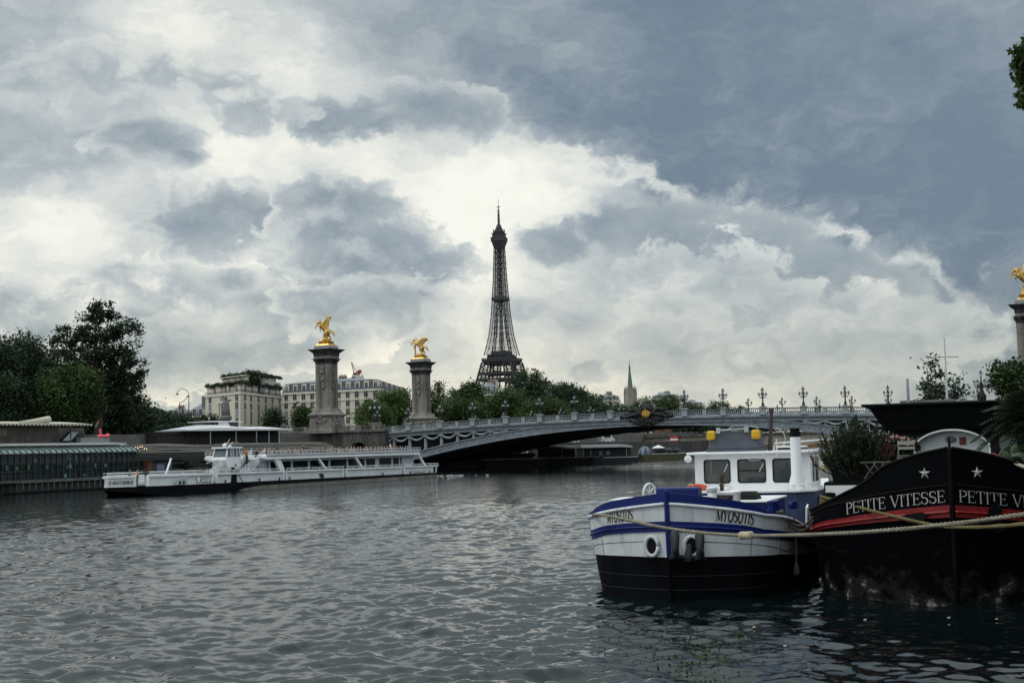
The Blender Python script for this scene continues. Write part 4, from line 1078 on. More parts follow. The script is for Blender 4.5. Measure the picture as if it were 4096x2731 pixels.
def mansard(name, label, A, Bc, D, yb, yeave, yridge, storeys, nA_, nD_, wallm, dep=505, dormers=True, w=1.75, wh=2.45, roofs=SLATE):
    """A-Bc faces us, Bc-D runs away; y values are photograph rows at depth dep"""
    root = thing(name, label, 'building', (Bc.x, Bc.y, 7.3)); hz = px((Bc.x, Bc.y, 4))[1]
    z = lambda y: 4 + (hz - y) * dep / F - 7.3
    a, d = Vector((A.x - Bc.x, A.y - Bc.y, 0)), Vector((D.x - Bc.x, D.y - Bc.y, 0))
    ua, ud, la, ld = a.normalized(), d.normalized(), a.length, d.length
    def quad(ins, zz): return [ua * u + ud * v + Vector((0, 0, zz)) for (u, v) in ((la - ins, ins), (ins, ins), (ins, ld - ins), (la - ins, ld - ins))]
    ze, zr = z(yeave), z(yridge)
    b = MB(); b.loft([quad(0, 0), quad(0, ze)]); b.build('wall', wallm, root)
    b = MB(); b.loft([quad(-.5, ze - .7), quad(-.5, ze)]); b.loft([quad(-.35, ze - 4.0), quad(-.35, ze - 3.7)]); b.build('cornice', CREAM2, root)
    zm = lerp(ze, zr, .62); b = MB(); b.loft([quad(.1, ze), quad(1.3, zm)]); b.build('mansard', roofs, root)
    b = MB(); b.loft([quad(1.1, zm), quad(min(la, ld) * .4, zr)]); b.build('roof', ZINC, root)
    nA = -(ud - ua * ud.dot(ua)).normalized(); nD = -(ua - ud * ua.dot(ud)).normalized()
    for k in range(storeys):
        zz = ze - 3.3 * (k + 1) + .3
        if zz < 0: break
        for i in range(nA_): window(root, ua * la * (i + .5) / nA_ + Vector((0, 0, zz)), ua, 0, w, wh, nA, wmat())
        for i in range(nD_): window(root, ud * ld * (i + .5) / nD_ + Vector((0, 0, zz)), ud, 0, w, wh, nD, wmat())
    if dormers:
        for (n_, u_, l_, nn) in ((nA_, ua, la, nA), (nD_, ud, ld, nD)):
            for i in range(n_):
                o = u_ * l_ * (i + .5) / n_ + Vector((0, 0, ze + .35)) - nn * .35
                b = MB(); q = [o + u_ * s_ - nn * dd + Vector((0, 0, h_)) for h_ in (0, (zm - ze) * .8) for (s_, dd) in ((-w * .62, 0), (w * .62, 0), (w * .62, 1.3), (-w * .62, 1.3))]
                b.add(q, [(0, 3, 2, 1), (4, 5, 6, 7), (0, 1, 5, 4), (1, 2, 6, 5), (2, 3, 7, 6), (3, 0, 4, 7)]); b.build('dormer', CREAM2, root)
                window(root, o + Vector((0, 0, .2)), u_, 0, w * .8, (zm - ze) * .58, nn, wmat(), sill=False)
    rr_ = random.Random(int(A.x))
    for k in range(max(2, int((la + ld) / 9))):
        o = ua * la * rr_.uniform(.25, .75) + ud * ld * rr_.uniform(.12, .88); h = rr_.uniform(.6, 1.6)
        b = MB(); b.bx(o.x - 1.6, o.x + 1.6, o.y - .6, o.y + .6, zm, zr + h * .6)
        for t in range(5): b.lathe([(.18, zr + h * .6), (.14, zr + h * .6 + .7)], 6, (o.x - 1.2 + t * .6, o.y, 0))
        b.build('chimney', rr_.choice([CREAM, ZINC, M('chimney_brick', (.20, .14, .10), .9, var=.2)]), root)
    return root
mansard('apartment_building', 'long cream apartment building with slate mansard roof behind the nearer column', at(1128, 1640, 520), at(1520, 1640, 500), at(1640, 1640, 590), 1700, 1556, 1497, 7, 11, 6, CREAM, 505)
# red crane top behind that roof
def crane():
    P = at(1425, 1500, 600); root = thing('tower_crane', 'red lattice crane jib rising behind the slate roof', 'crane', (P.x, P.y, 7.3), 0)
    red = M('crane_red', (.22, .035, .03), .5, var=.2); k = 600 / F; zt = lambda y: P.z + (1500 - y) * k - 7.3
    b = MB(); w = .7
    for i in range(int(zt(1500) / 1.6)):
        a, c = i * 1.6, (i + 1) * 1.6
        for sx in (-w, w):
            for sy in (-w, w): b.beam((sx, sy, a), (sx, sy, c), .22)
            b.beam((sx, -w, a), (sx, w, c), .14); b.beam((-w, sx, a), (w, sx, c), .14)
    b.build('mast', red, root)
    b = MB(); b.bx(-1.3, 1.6, -1.2, 1.2, zt(1500), zt(1490)); b.bx(.6, 2.4, -.9, .9, zt(1492), zt(1480)); b.build('cab', red, root)
    b = MB(); p0, p1 = Vector((-.4, 0, zt(1490))), Vector((-2.2, 0, zt(1447)))
    for s_ in (-.7, .7):
        b.beam(p0 + Vector((s_, .5, 0)), p1, .2); b.beam(p0 + Vector((s_, -.5, 0)), p1, .2)
    for t in (.2, .4, .6, .8): q = p0.lerp(p1, t); b.beam(q - Vector((.7 * (1 - t), 0, 0)), q + Vector((.7 * (1 - t), 0, .4)), .14)
    b.beam(p1, (1.8, 0, zt(1478)), .1); b.build('jib', red, root)
crane()
# roofs farther off
TAN = M('tan_render', (.30, .25, .18), .9, var=.15, sc=.2)
def pxb(x0, x1, Yd, d2=14):
    a, c = at(x0, 1650, Yd), at(x1, 1650, Yd); return a, c, c + Vector((.5, d2, 0)) if True else None
for (nm, lab, x0, x1, Yd, ye, yr, m) in (
    ('town_house', 'far tan gable house left of the cream corner building', 752, 826, 640, 1662, 1622, TAN),
    ('town_house', 'far slate roofed house behind the two curved lamp posts', 655, 756, 690, 1660, 1630, CREAM),
    ('town_house', 'farthest low roofs just right of the big plane tree', 545, 660, 800, 1650, 1634, TAN),
    ('apartment_building', 'slate roofed house with white dormer at the foot of the iron tower', 1912, 2002, 520, 1575, 1528, CREAM),
    ('apartment_building', 'dark roofed apartment house left of the green church spire', 2388, 2482, 700, 1600, 1572, CREAM),
    ('apartment_building', 'red brick apartment house with penthouse right of the church spire', 2612, 2718, 760, 1592, 1570, M('red_brick', (.16, .075, .05), .9, var=.2, sc=1)),
    ('apartment_building', 'far pale apartment roofs above the low trees right of the crest', 2730, 2815, 900, 1618, 1604, CREAM)):
    a, c, d = pxb(x0, x1, Yd); mansard(nm, lab, a, c, d, 1700, ye, yr, 3, max(2, int((x1 - x0) / 22)), 3, m, Yd, w=1.1, wh=1.7)

# ------------------------------------------------------------------ stone bridge downstream
def stone_bridge():
    A, B_ = Vector((-30, 462, 0)), Vector((108, 372, 0)); d = B_ - A; Ln = d.length; rz = math.atan2(d.y, d.x)
    root = thing('stone_bridge', 'low stone arch bridge farther down the river', 'bridge', A, rz)
    ST = M('pale_bridge_stone', (.17, .15, .125), .9, sc=.35, bump=.4, bsc=2, col2=(.36, .33, .28))
    zt = 6.0; W2 = 16
    spans = [(8, 40), (46, 84), (90, 128)]
    b = MB()
    x = -6
    for (x0, x1) in spans:
        b.bx(x, x0, 0, W2, -1, zt); b.bx(x0 - 5.5 if x > 0 else x0 - 1, x0, -2.2, -.01, -1, 3.2)
        c, r, rise = (x0 + x1) / 2, (x1 - x0) / 2, 3.6
        pts = [(c - r * math.cos(math.pi * k / 20), 0, .6 + rise * math.sin(math.pi * k / 20)) for k in range(21)]
        for p, q in zip(pts, pts[1:]): b.ext([p, q, (q[0], 0, zt), (p[0], 0, zt)], (0, W2, 0))
        b.bx(x0, x0 + .01, 0, W2, -1, .6); x = x1
    b.bx(x, x + 40, 0, W2, -1, zt); b.build('wall', ST, root)
    b = MB(); b.bx(-6, x + 40, -.7, -.0, zt - .2, zt + .35); b.build('cornice', STONED, root)
    b = MB()
    for z_ in (zt + .5, zt + 1.15): b.bx(-6, x + 40, -.35, -.22, z_, z_ + .12)
    for i in range(int((x + 46) / 1.5)): b.bx(-6 + i * 1.5, -5.9 + i * 1.5, -.33, -.24, zt + .35, zt + 1.2)
    b.build('railing', STEEL, root)
    b = MB(); r_ = random.Random(3)
    for (x0, x1) in spans:
        c, r = (x0 + x1) / 2, (x1 - x0) / 2
        b.tube([(c - (r + .3) * math.cos(math.pi * k / 16), -.1, .6 + 3.9 * math.sin(math.pi * k / 16)) for k in range(17)], .3, 4)
    b.build('arch_ring', STONED, root)
    rd, wt = M('sign_red', (.45, .02, .02), .5, var=.05), M('sign_white', (.75, .75, .75), .5, var=.03)
    for (X_, Y_, lab) in ((2702, 1757, 'red and white bar sign on the stone bridge left of the wheelhouse'), (3031, 1735, 'red and white bar sign on the stone bridge above the wheelhouse')):
        dd = ray(X_, Y_); n = Vector((-math.sin(rz), math.cos(rz), 0)); t = (A - CAM).dot(n) / dd.dot(n); P = CAM + dd * t - n * 1.0
        s_ = thing('no_entry_sign', lab, 'sign', P, rz, 'bar signs on the stone bridge')
        b = MB(); b.bx(-1.35, 1.35, 0, .12, -.9, .9); b.build('board', rd, s_)
        b = MB(); b.bx(-1.35, 1.35, -.03, -.005, -.28, .28); b.build('white_bar', wt, s_)
        b = MB(); b.bx(-.1, .1, .12, .9, -.6, .6); b.build('bracket', STEEL, s_)
stone_bridge()

# ------------------------------------------------------------------ trees
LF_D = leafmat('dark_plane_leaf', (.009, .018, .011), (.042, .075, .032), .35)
LF_M = leafmat('green_leaf', (.016, .032, .012), (.075, .125, .035), .3)
LF_L = leafmat('light_leaf', (.030, .055, .015), (.11, .165, .05), .3)
LF_B = leafmat('bluish_leaf', (.014, .026, .016), (.055, .095, .04), .3)
def tree_at(x, ytop, wpx, Yd, lab, leaf=LF_M, seed=1, ybase=None, n=6000, size=.75, lowf=.12, lob=None, base=7.3, group=None, clump=1.6, name='plane_tree', tr=.4, per=46):
    P = at(x, 1700, Yd); k = Yd / F
    zt = at(x, ytop, Yd).z - base; r = wpx * k / 2
    rr_ = random.Random(seed)
    zlow = zt * lowf
    if lob is None:
        lob = [(0, 0, lerp(zlow, zt, .52), r * .82, r * .82, (zt - zlow) * .46)]
        for i in range(6):
            a = rr_.uniform(0, 6.28); q = rr_.uniform(.35, .62) * r
            lob.append((q * math.cos(a), q * math.sin(a), lerp(zlow, zt, rr_.uniform(.25, .72)), r * rr_.uniform(.36, .5), r * .45, (zt - zlow) * rr_.uniform(.2, .28)))
        lob.append((rr_.uniform(-.2, .2) * r, 0, zt * .83, r * .45, r * .45, zt * .17))
    else:
        lob = [(dx * r, dy * r, zz * zt, a * r, b_ * r, c * zt) for (dx, dy, zz, a, b_, c) in lob]
    return tree(name, lab, (P.x, P.y, base), zt, lob, leaf, seed, tr=tr, n=n, size=size, group=group, clump=clump, per=per)
BIGLOB = [(-.15, 0, .52, .72, .75, .26), (.05, 0, .78, .42, .5, .16), (.06, 0, .93, .25, .3, .075), (.56, 0, .70, .38, .4, .15), (-.52, 0, .68, .42, .45, .14), (.6, -.1, .5, .38, .4, .12), (-.6, 0, .45, .4, .45, .15), (.45, 0, .30, .38, .4, .13), (-.25, 0, .28, .6, .6, .16), (.62, .1, .36, .22, .3, .06), (0, .2, .4, .7, .7, .2)]
tree_at(392, 1198, 405, 207, 'tallest plane tree on the left bank with sky showing through its crown', LF_D, 21, n=26000, size=.46, lob=BIGLOB, clump=.95, per=64, tr=.55)
tree_at(120, 1345, 330, 194, 'broad dark tree left of the tallest plane tree', LF_D, 22, n=22000, size=.45)
tree_at(-60, 1325, 260, 186, 'dark tree cut off by the left edge of the view', LF_D, 23, n=16000, size=.45)
tree_at(270, 1470, 300, 188, 'lower bushy tree in front of the tallest plane tree', LF_M, 24, n=18000, size=.40)
tree_at(470, 1560, 190, 226, 'small dark tree right of the tallest plane trunk', LF_D, 25, n=10000, size=.42)
tree_at(-10, 1500, 260, 180, 'low dark foliage behind the scalloped awning', LF_D, 26, n=12000, size=.42)
for i, (x, yt, w, lab) in enumerate(((-60, 1500, 300, 'dark tree at the far left behind the scalloped awning'), (90, 1520, 300, 'dark tree filling the gap left of the tallest plane trunk'), (250, 1530, 280, 'dark tree filling the gap behind the rolled awnings'), (400, 1540, 260, 'dark tree filling the gap behind the pink flamingo'), (520, 1590, 220, 'dark tree between the tallest plane tree and the far low roofs'))):
    tree_at(x, yt, w, 236, lab, LF_D, 120 + i, n=9000, size=.6, lowf=-.05, clump=1.9)
for i, (x, yt, w, d, lab, lf) in enumerate((
    (600, 1640, 150, 300, 'dark shrubbery tree left of the curved lamp posts', LF_D), (710, 1655, 150, 310, 'dark shrubbery tree under the curved lamp posts', LF_D), (820, 1668, 140, 320, 'low dark tree before the cream corner building', LF_D),
    (1094, 1645, 52, 330, 'narrow tree against the right wing of the corner building', LF_B), (1212, 1632, 72, 320, 'small green tree left of the nearer column foot', LF_M),
    (1490, 1608, 170, 310, 'light green round tree right of the nearer column', LF_L), (1600, 1556, 190, 330, 'light green taller tree left of the smaller column', LF_L),
    (1770, 1530, 190, 420, 'green tree right behind the smaller column', LF_M), (1880, 1532, 220, 380, 'broad green tree right of the smaller column', LF_M), (1860, 1600, 240, 340, 'lower green tree behind the left lamps of the metal bridge', LF_M),
    (2110, 1476, 250, 400, 'tall dark green tree in front of the iron tower', LF_B), (2040, 1560, 220, 350, 'dark green tree under the iron tower platform', LF_M), (2260, 1530, 220, 390, 'dark green tree right of the iron tower', LF_B),
    (2180, 1590, 260, 345, 'green tree behind the middle lamps of the metal bridge', LF_M), (2340, 1552, 180, 420, 'sparse topped green tree farther right of the iron tower', LF_M), (2380, 1610, 200, 350, 'low green tree left of the crest', LF_B),
    (2470, 1620, 180, 430, 'green tree below the church tower', LF_M), (2590, 1592, 190, 470, 'green tree directly above the crest', LF_M), (2690, 1578, 190, 500, 'broad green tree before the brick apartment house', LF_M),
    (2780, 1622, 150, 520, 'low green tree right of the brick apartment house', LF_B), (2880, 1606, 150, 560, 'small green tree left of the first right hand lamps', LF_M), (2960, 1626, 120, 580, 'lowest far tree under the right hand lamps', LF_B),
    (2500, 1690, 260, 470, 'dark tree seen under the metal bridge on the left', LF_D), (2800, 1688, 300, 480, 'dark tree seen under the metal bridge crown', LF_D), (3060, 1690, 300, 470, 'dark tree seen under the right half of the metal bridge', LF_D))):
    tree_at(x, yt, w, d, lab, lf, 40 + i, n=9000 if w < 200 else 14000, size=.62 if d > 350 else .52, group=None, clump=1.6)

def hedge(name, label, x0, x1, Yd, ytop, seed):
    A, B_ = at(x0, 1700, Yd), at(x1, 1700, Yd); root = thing(name, label, 'hedge', (A.x, A.y, 7.3)); d = Vector((B_.x - A.x, B_.y - A.y, 0)); h = at(x0, ytop, Yd).z - 7.3
    rs = np.random.RandomState(seed); n = 15000; t = rs.rand(n, 1); hh = h * (.75 + .25 * np.sin(t * 37) * np.sin(t * 11 + 1))
    pts = np.array(d)[None] * t + rs.normal(size=(n, 3)) * np.array([.5, .8, 0]) + np.concatenate([np.zeros((n, 2)), hh * rs.rand(n, 1) ** .7], 1)
    co, q = leaf_quads(pts, .5, rs); o = bpy.data.objects.new('foliage', raw_mesh('foliage', co, q, [LF_D])); COL.objects.link(o); o.parent = root
    b = MB()
    for k in range(14): p = d * (k / 13); b.tube([p, p + Vector((0, 0, h * .7))], [.08, .03], 5)
    b.build('stems', BARK, root)
hedge('hedge', 'long dark hedge on the left bank behind the glazed barge', -260, 470, 226, 1640, 4)
hedge('hedge', 'low dark hedge on the left bank behind the white canopy', 470, 900, 258, 1690, 5)

# ------------------------------------------------------------------ the two near barges
WHITEP = M('white_hull_paint', (.50, .53, .56), .5, sc=2.4, bump=.12, bsc=3, spec=.4, col2=(.68, .71, .735), streak=True, det=8)
_t = WHITEP.node_tree; _b = _t.nodes['Principled BSDF']          # rust runs and scuffs
_tc = N('ShaderNodeTexCoord', _t); _mp = N('ShaderNodeMapping', _t); _mp.inputs['Scale'].default_value = (5, 5, .5); L(_tc.outputs['Object'], _mp.inputs[0], _t)
_no = N('ShaderNodeTexNoise', _t); L(_mp.outputs[0], _no.inputs['Vector'], _t); _no.inputs['Scale'].default_value = 1.6; _no.inputs['Detail'].default_value = 7
_mr = N('ShaderNodeMapRange', _t); L(_no.outputs[0], _mr.inputs[0], _t); _mr.inputs[1].default_value, _mr.inputs[2].default_value, _mr.inputs[4].default_value = .58, .76, .55
_mx = N('ShaderNodeMix', _t, data_type='RGBA'); L(_mr.outputs[0], _mx.inputs[0], _t); L(_b.inputs['Base Color'].links[0].from_socket, _mx.inputs[6], _t); _mx.inputs[7].default_value = (.24, .20, .16, 1)
L(_mx.outputs[2], _b.inputs['Base Color'], _t)
WHITEC = M('white_cabin_paint', (.80, .81, .82), .4, var=.05, sc=.8, spec=.5)
BLUEP = M('royal_blue_paint', (.006, .017, .125), .38, var=.2, sc=1.5, spec=.3, bump=.06)
BLUEG = M('faded_blue_paint', (.055, .075, .15), .5, var=.25, sc=1.5, spec=.4)
BLACKH = M('black_hull_paint', (.0015, .0018, .0025), .6, sc=.9, col2=(.006, .007, .009), streak=True, spec=.05, bump=.1)
BLACKW = M('scuffed_black_hull', (.0018, .002, .0028), .6, sc=1.6, col2=(.006, .0062, .007), streak=True, spec=.10, bump=.25, bsc=5, det=9)
REDP = M('red_band_paint', (.22, .010, .012), .42, var=.25, sc=3, spec=.5)
DECKG = M('grey_deck', (.12, .12, .12), .8, var=.2)
ROPE = M('hemp_rope', (.27, .245, .19), .9, var=.25, sc=9, bump=.9, bsc=40)
ROPEY = M('yellow_rope', (.16, .135, .055), .9, var=.3, sc=9, bump=.9, bsc=40)
ROPED = M('dark_rope', (.10, .09, .075), .9, var=.3, sc=9, bump=.8, bsc=40)
LETB, LETW = M('black_lettering', (.01, .011, .014), .5, var=0), M('white_lettering', (.46, .46, .45), .55, var=.15, sc=5)
RUBBER = M('black_rubber', (.006, .006, .006), .75, var=.2, spec=.15)
class Hull:
    def __init__(s, B, c, tw, rake=.0):
        s.B, s.c, s.tw, s.rake = B, c, tw, rake
        s.A = [0, .02, .06, .12, .2, .28, .35, .42, .48, .54, .6, .68, .76, .84, .9, 1.0, 1.1, 1.35, 1.7, 2.1, 2.6, 3.2, 4, 5, 6, 7.5, 9, 12, 16, 22, 26]
    def b(s, a, z):
        w = .05 + (s.B - .05) * (1 - math.exp(-a / s.c))
        f = s.tw + (1 - s.tw) * min(1.1, max(0, z / 2.0)) ** .8
        return w * lerp(1, f, min(1, a / .4))
    def p(s, sd, a, z, off=0.0):
        y = a - s.rake * (z / 2.5) * math.exp(-a / 1.2)
        p = Vector((sd * s.b(a, z), y, z))
        if off:
            q = Vector((sd * s.b(a + .01, z), y + .01, z)) - p
            n = Vector((q.y, -q.x, 0)).normalized() * (1 if sd > 0 else -1)
            p += n * off
        return p
    def band(s, lo, hi, nz=3, off=0.0, name='hull', m=None, parent=None, amax=99, thick=0.0):
        mb = MB()
        for sd in (-1, 1):
            rows = []
            for a in s.A:
                if a > amax: break
                z0, z1 = lo(a), hi(a)
                if z1 - z0 < .004: z1 = z0 + .004
                rows.append([s.p(sd, a, lerp(z0, z1, k / nz), off) for k in range(nz + 1)])
            if sd > 0: rows = [r[::-1] for r in rows]
            mb.loft(rows, cap=False, closed=False)
        o = mb.build(name, m, parent, True)
        if thick:
            md = o.modifiers.new('t', 'SOLIDIFY'); md.thickness = thick; md.offset = -1; md = o.modifiers.new('e', 'EDGE_SPLIT'); md.split_angle = R(40)
        return o
    def arc(s, sd, z):
        out, acc, last = [], 0, None
        for i in range(400):
            a = 3.2 * (i / 399) ** 1.6; p = s.p(sd, a, z)
            if last is not None: acc += math.hypot(p.x - last.x, p.y - last.y)
            out.append((acc, a)); last = p
        return out
    def strip(s, sd, s0, zfun, hgt):                       # text map starting at arc length s0 (measured from the stem)
        tab = s.arc(sd, 2.0)
        def f(u, v):
            l = s0 - u if sd < 0 else s0 + u
            a = interp(l, tab); return s.p(sd, a, zfun(a) + v, .012)
        return f
def tabf(xs, ys): 
    t = list(zip(xs, ys)); return lambda a: interp(a, t)
def rope(name, label, pts, r, m, n=14, group=None):
    # three laid strands twisted round each other
    P = spline(pts, n); d = [0]
    for p, q in zip(P, P[1:]): d.append(d[-1] + (q - p).length)
    Ln = d[-1]; k = max(20, int(Ln / (r * 3.0))); k = min(k, 420); fine = []; j = 0
    for i in range(k + 1):
        t = Ln * i / k
        while j < len(d) - 2 and d[j + 1] < t: j += 1
        fine.append(P[j].lerp(P[j + 1], (t - d[j]) / max(1e-6, d[j + 1] - d[j])))
    b = MB()
    for st in range(3):
        pth = []
        for i, p in enumerate(fine):
            tg = (fine[min(i + 1, k)] - fine[max(i - 1, 0)]).normalized(); e1 = tg.cross(Vector((0, 0, 1))); e1 = e1.normalized() if e1.length > .05 else tg.orthogonal().normalized(); e2 = tg.cross(e1)
            an = i * 3.0 * r / (r * 7.5) * 2 * math.pi * .9 + st * 2.094
            pth.append(p + (e1 * math.cos(an) + e2 * math.sin(an)) * r * .5)
        b.tube(pth, r * .62, 5)
    o = b.build(name, m, None, True); return tag(o, label, 'rope', group)

def myosotis():
    P0 = on(2684, 2398); al = 20
    root = thing('river_barge', 'white and blue barge with low wheelhouse moored beside the black barge', 'barge', (P0.x, P0.y, 0), R(-al))
    H = Hull(2.74, .55, .87, .10)
    xs = [0, .3, .6, 1, 2, 4, 6, 9]
    top = tabf(xs, [2.72, 2.57, 2.44, 2.20, 2.0, 1.74, 1.47, 1.12]); strk = tabf(xs, [2.44, 2.31, 2.20, 2.08, 1.96, 1.72, 1.45, 1.10])
    bhi = tabf(xs, [2.0, 1.93, 1.85, 1.72, 1.6, 1.4, 1.15, .85]); blo = tabf(xs, [1.74, 1.68, 1.61, 1.49, 1.38, 1.2, .95, .63]); blk = tabf(xs, [1.08, 1.08, 1.07, 1.05, 1.0, .82, .66, .45])
    hl = H.band(lambda a: -.6, blk, 4, 0, 'hull_bottom', BLACKH, root)
    H.band(blk, blo, 4, 0, 'hull', WHITEP, root); H.band(bhi, strk, 3, 0, 'hull', WHITEP, root)
    H.band(blo, bhi, 2, .03, 'blue_band', BLUEP, root, thick=.06)
    H.band(strk, top, 2, 0, 'bulwark', BLUEP, root, amax=3, thick=.05)
    b = MB()
    for sd in (-1, 1):
        b.tube([H.p(sd, a, strk(a), .02) for a in H.A], .045, 6)
    b.build('rubbing_strake', [WHITEP], root, True)
    b = MB()
    for sd in (-1, 1): b.tube([H.p(sd, a, (blo(a) + bhi(a)) / 2, .04) for a in H.A], .03, 5)
    b.build('blue_strake', BLUEP, root, True)
    b = MB(); b.tube([Vector((0, -.05, 1.08)), Vector((0, -.10, 2.0)), Vector((0, -.14, 2.78))], [.06, .07, .06], 6); b.build('stem_post', BLUEP, root)
    b = MB(); b.tube([Vector((0, -.0, -.5)), Vector((0, -.05, 1.08))], [.05, .055], 6); b.build('stem_foot', BLACKH, root)
    b = MB(); b.loft([[H.p(-1, a, strk(a) - .22), H.p(1, a, strk(a) - .22)] for a in H.A], cap=False, closed=False); b.build('deck', DECKG, root)
    b = MB(); b.add([H.p(-1, 26, -.5), H.p(1, 26, -.5), H.p(1, 26, 1.1), H.p(-1, 26, 1.1)], [(0, 1, 2, 3)]); b.build('transom', BLACKH, root)
    # seams of the plating
    b = MB()
    for sd in (-1, 1):
        b.tube([H.p(sd, a, lerp(1.5, 1.02, min(1, a / 2.6)), .004) for a in H.A if .1 < a < 5], .008, 4)
        for zz in (.25, .6): b.tube([H.p(sd, a, zz, .003) for a in H.A if a < 5], .010, 4)
        for aa in (.75, 1.9, 3.6): b.tube([H.p(sd, aa, lerp(blk(aa), blo(aa), q / 4), .003) for q in range(5)], .007, 4)
    b.build('plate_seam', M('seam_grey', (.016, .018, .02), .7, var=0), root)
    # names
    for sd, x0, x1 in ((-1, 2430, 2532), (1, 2862, 3012)):
        tab = H.arc(sd, 2.0)
        def pxs(l): return px(root.matrix_world_calc @ H.p(sd, interp(l, tab), 1.95))[0]
        mw = Matrix.Translation(root.location) @ Matrix.Rotation(R(-al), 4, 'Z')
        ls = [i * .01 for i in range(0, 330)]; best = lambda X_: min(ls, key=lambda l: abs(px(mw @ H.p(sd, interp(l, tab), 1.9))[0] - X_))
        l0, l1 = best(x0), best(x1); wd = abs(l1 - l0)
        zf = lambda a: lerp(bhi(a), strk(a), .16)
        b = MB(); text_mesh(b, 'MYOSOTIS', wd, .30, H.strip(sd, l0, zf, .3), .17, .075, .10, slant=.16); b.build('name_lettering', LETB, root)
        b = MB(); f = H.strip(sd, l0, zf, .3); q = [f(u * wd / 12 - .03 + .06 * u / 12, v) for v in (-.035, .34) for u in range(13)]
        q = [p - (p - p) for p in q]; b.add(q, [(i, i + 1, i + 14, i + 13) for i in range(12)])
        o = b.build('name_board', M('board_grey', (.56, .58, .58), .5, var=.06), root); 
        for v in o.data.vertices: pass
        o.location = (0, 0.006, 0)
    # hawse rings, anchor, anchor plates
    for sd, aa in ((-1, .07), (1, .10)):
        c = H.p(sd, aa + .02, 1.36, .03); tg = (H.p(sd, aa + .06, 1.36) - H.p(sd, aa - .02, 1.36)).normalized(); n = Vector((tg.y, -tg.x, 0)) * sd; e1 = Vector((-n.y, n.x, 0))
        b = MB(); b.tube([c + e1 * (.19 * math.cos(t * .4488)) + Vector((0, 0, .25 * math.sin(t * .4488))) for t in range(15)], .055, 7); b.build('hawse_ring', WHITEP, root, True)
        b = MB(); b.ext([c + n * .004 + e1 * (.17 * math.cos(t * .5236)) + Vector((0, 0, .23 * math.sin(t * .5236))) for t in range(12)], n * .01); b.build('hawse_hole', RUBBER, root)
    b = MB()
    AD = M('anchor_grey', (.032, .036, .045), .55, .3, var=.3, sc=4)
    an = MB()
    for cx, a_, zz in ((.20, -.22, 1.40), (.80, -.04, 1.36)):  # two flukes hanging bill up against the bow
        pr = [(.0, .60), (.10, .55), (.15, .40), (.14, .15), (.11, -.12), (.14, -.36), (.24, -.52), (.02, -.46), (-.22, -.54), (-.14, -.36), (-.11, -.12), (-.15, .15), (-.15, .40), (-.09, .55)]
        dr = Vector((.95, .30, 0)); an.ext([Vector((cx, a_, zz)) + dr * u * .78 + Vector((0, 0, v * .68)) for (u, v) in pr], (.04, -.12, 0))
    an.tube([(.50, -.08, .98), (.51, -.06, 1.15), (.53, .0, 1.42)], [.14, .10, .06], 8); an.tube([(.22, -.24, 1.14), (.5, -.1, 1.08), (.8, -.06, 1.10)], [.04, .06, .04], 6)
    tag(an.build('anchor', AD, root, True), 'two dark flukes hanging from the bow')
    # foredeck gear
    def local_box(x0, x1, y0, y1, z0, z1, name, m, bev=.0):
        b = MB(); b.bx(x0, x1, y0, y1, z0, z1); o = b.build(name, m, root)
        if bev:
            md = o.modifiers.new('b', 'BEVEL'); md.width = bev; md.segments = 3
        return o
    b = MB(); b.tube([(-.72, 1.1 + .0 * t, 2.72 + .0) if False else (-.72 + .13 * math.cos(t * .3927), 1.0 + .16 * math.cos(t * .3927), 2.66 + .27 * math.sin(t * .3927)) for t in range(17)], .035, 6)
    for t in range(4): b.beam((-.72 + .13 * math.cos(t * .785), 1 + .16 * math.cos(t * .785), 2.66 + .27 * math.sin(t * .785)), (-.72 - .13 * math.cos(t * .785), 1 - .16 * math.cos(t * .785), 2.66 - .27 * math.sin(t * .785)), .03)
    b.bx(-.85, -.6, .85, 1.15, 2.0, 2.45); b.build('windlass_wheel', WHITEC, root, True, ang=30)
    local_box(-.5, .62, .75, 1.35, 2.1, 2.82, 'windlass_cover', BLUEP, .05)
    b = MB(); b.lathe([(.13, 2.1), (.13, 2.6), (.10, 2.66), (.16, 2.74), (.16, 2.8), (.05, 2.82)], 10, (.95, 1.0, 0)); b.tube([(.95, 1.0, 2.66), (1.5, 1.2, 2.64)], .06, 7); b.lathe([(.10, 2.0), (.10, 2.6), (.14, 2.68), (.04, 2.7)], 10, (1.55, 1.25, 0)); b.build('bollard', WHITEC, root, True, ang=40)
    local_box(-1.75, -1.1, 1.0, 2.4, 1.9, 2.48, 'locker', BLUEP, .03); local_box(-1.85, -1.0, .95, 2.45, 2.48, 2.52, 'locker_lid', WHITEC, .01)
    for sd in (-1, 1):
        b = MB()
        for k in (0, .45): b.lathe([(.11, 1.55), (.11, 2.28), (.15, 2.3), (.15, 2.36), (.03, 2.38)], 10, (sd * 2.25, 2.6 + k, 0))
        b.build('mooring_bitt', BLUEP, root, True, ang=40)
    # fore hatch, trunk cabin
    local_box(-1.5, 1.62, 5.5, 9.2, 1.2, 2.2, 'hatch', BLUEP, .04); local_box(-1.56, 1.68, 5.44, 9.26, 2.2, 2.25, 'hatch_lid', WHITEC, .01)
    b = MB(); b.loft([[( -.05, 6.1, 2.25), (1.25, 6.1, 2.25), (1.25, 7.0, 2.25), (-.05, 7.0, 2.25)], [(.0, 6.15, 2.36), (1.2, 6.15, 2.36), (1.2, 6.95, 2.40), (.0, 6.95, 2.40)], [(.15, 6.3, 2.44), (1.1, 6.3, 2.46), (1.1, 6.9, 2.48), (.15, 6.9, 2.48)]]); b.build('black_cushion', RUBBER, root)
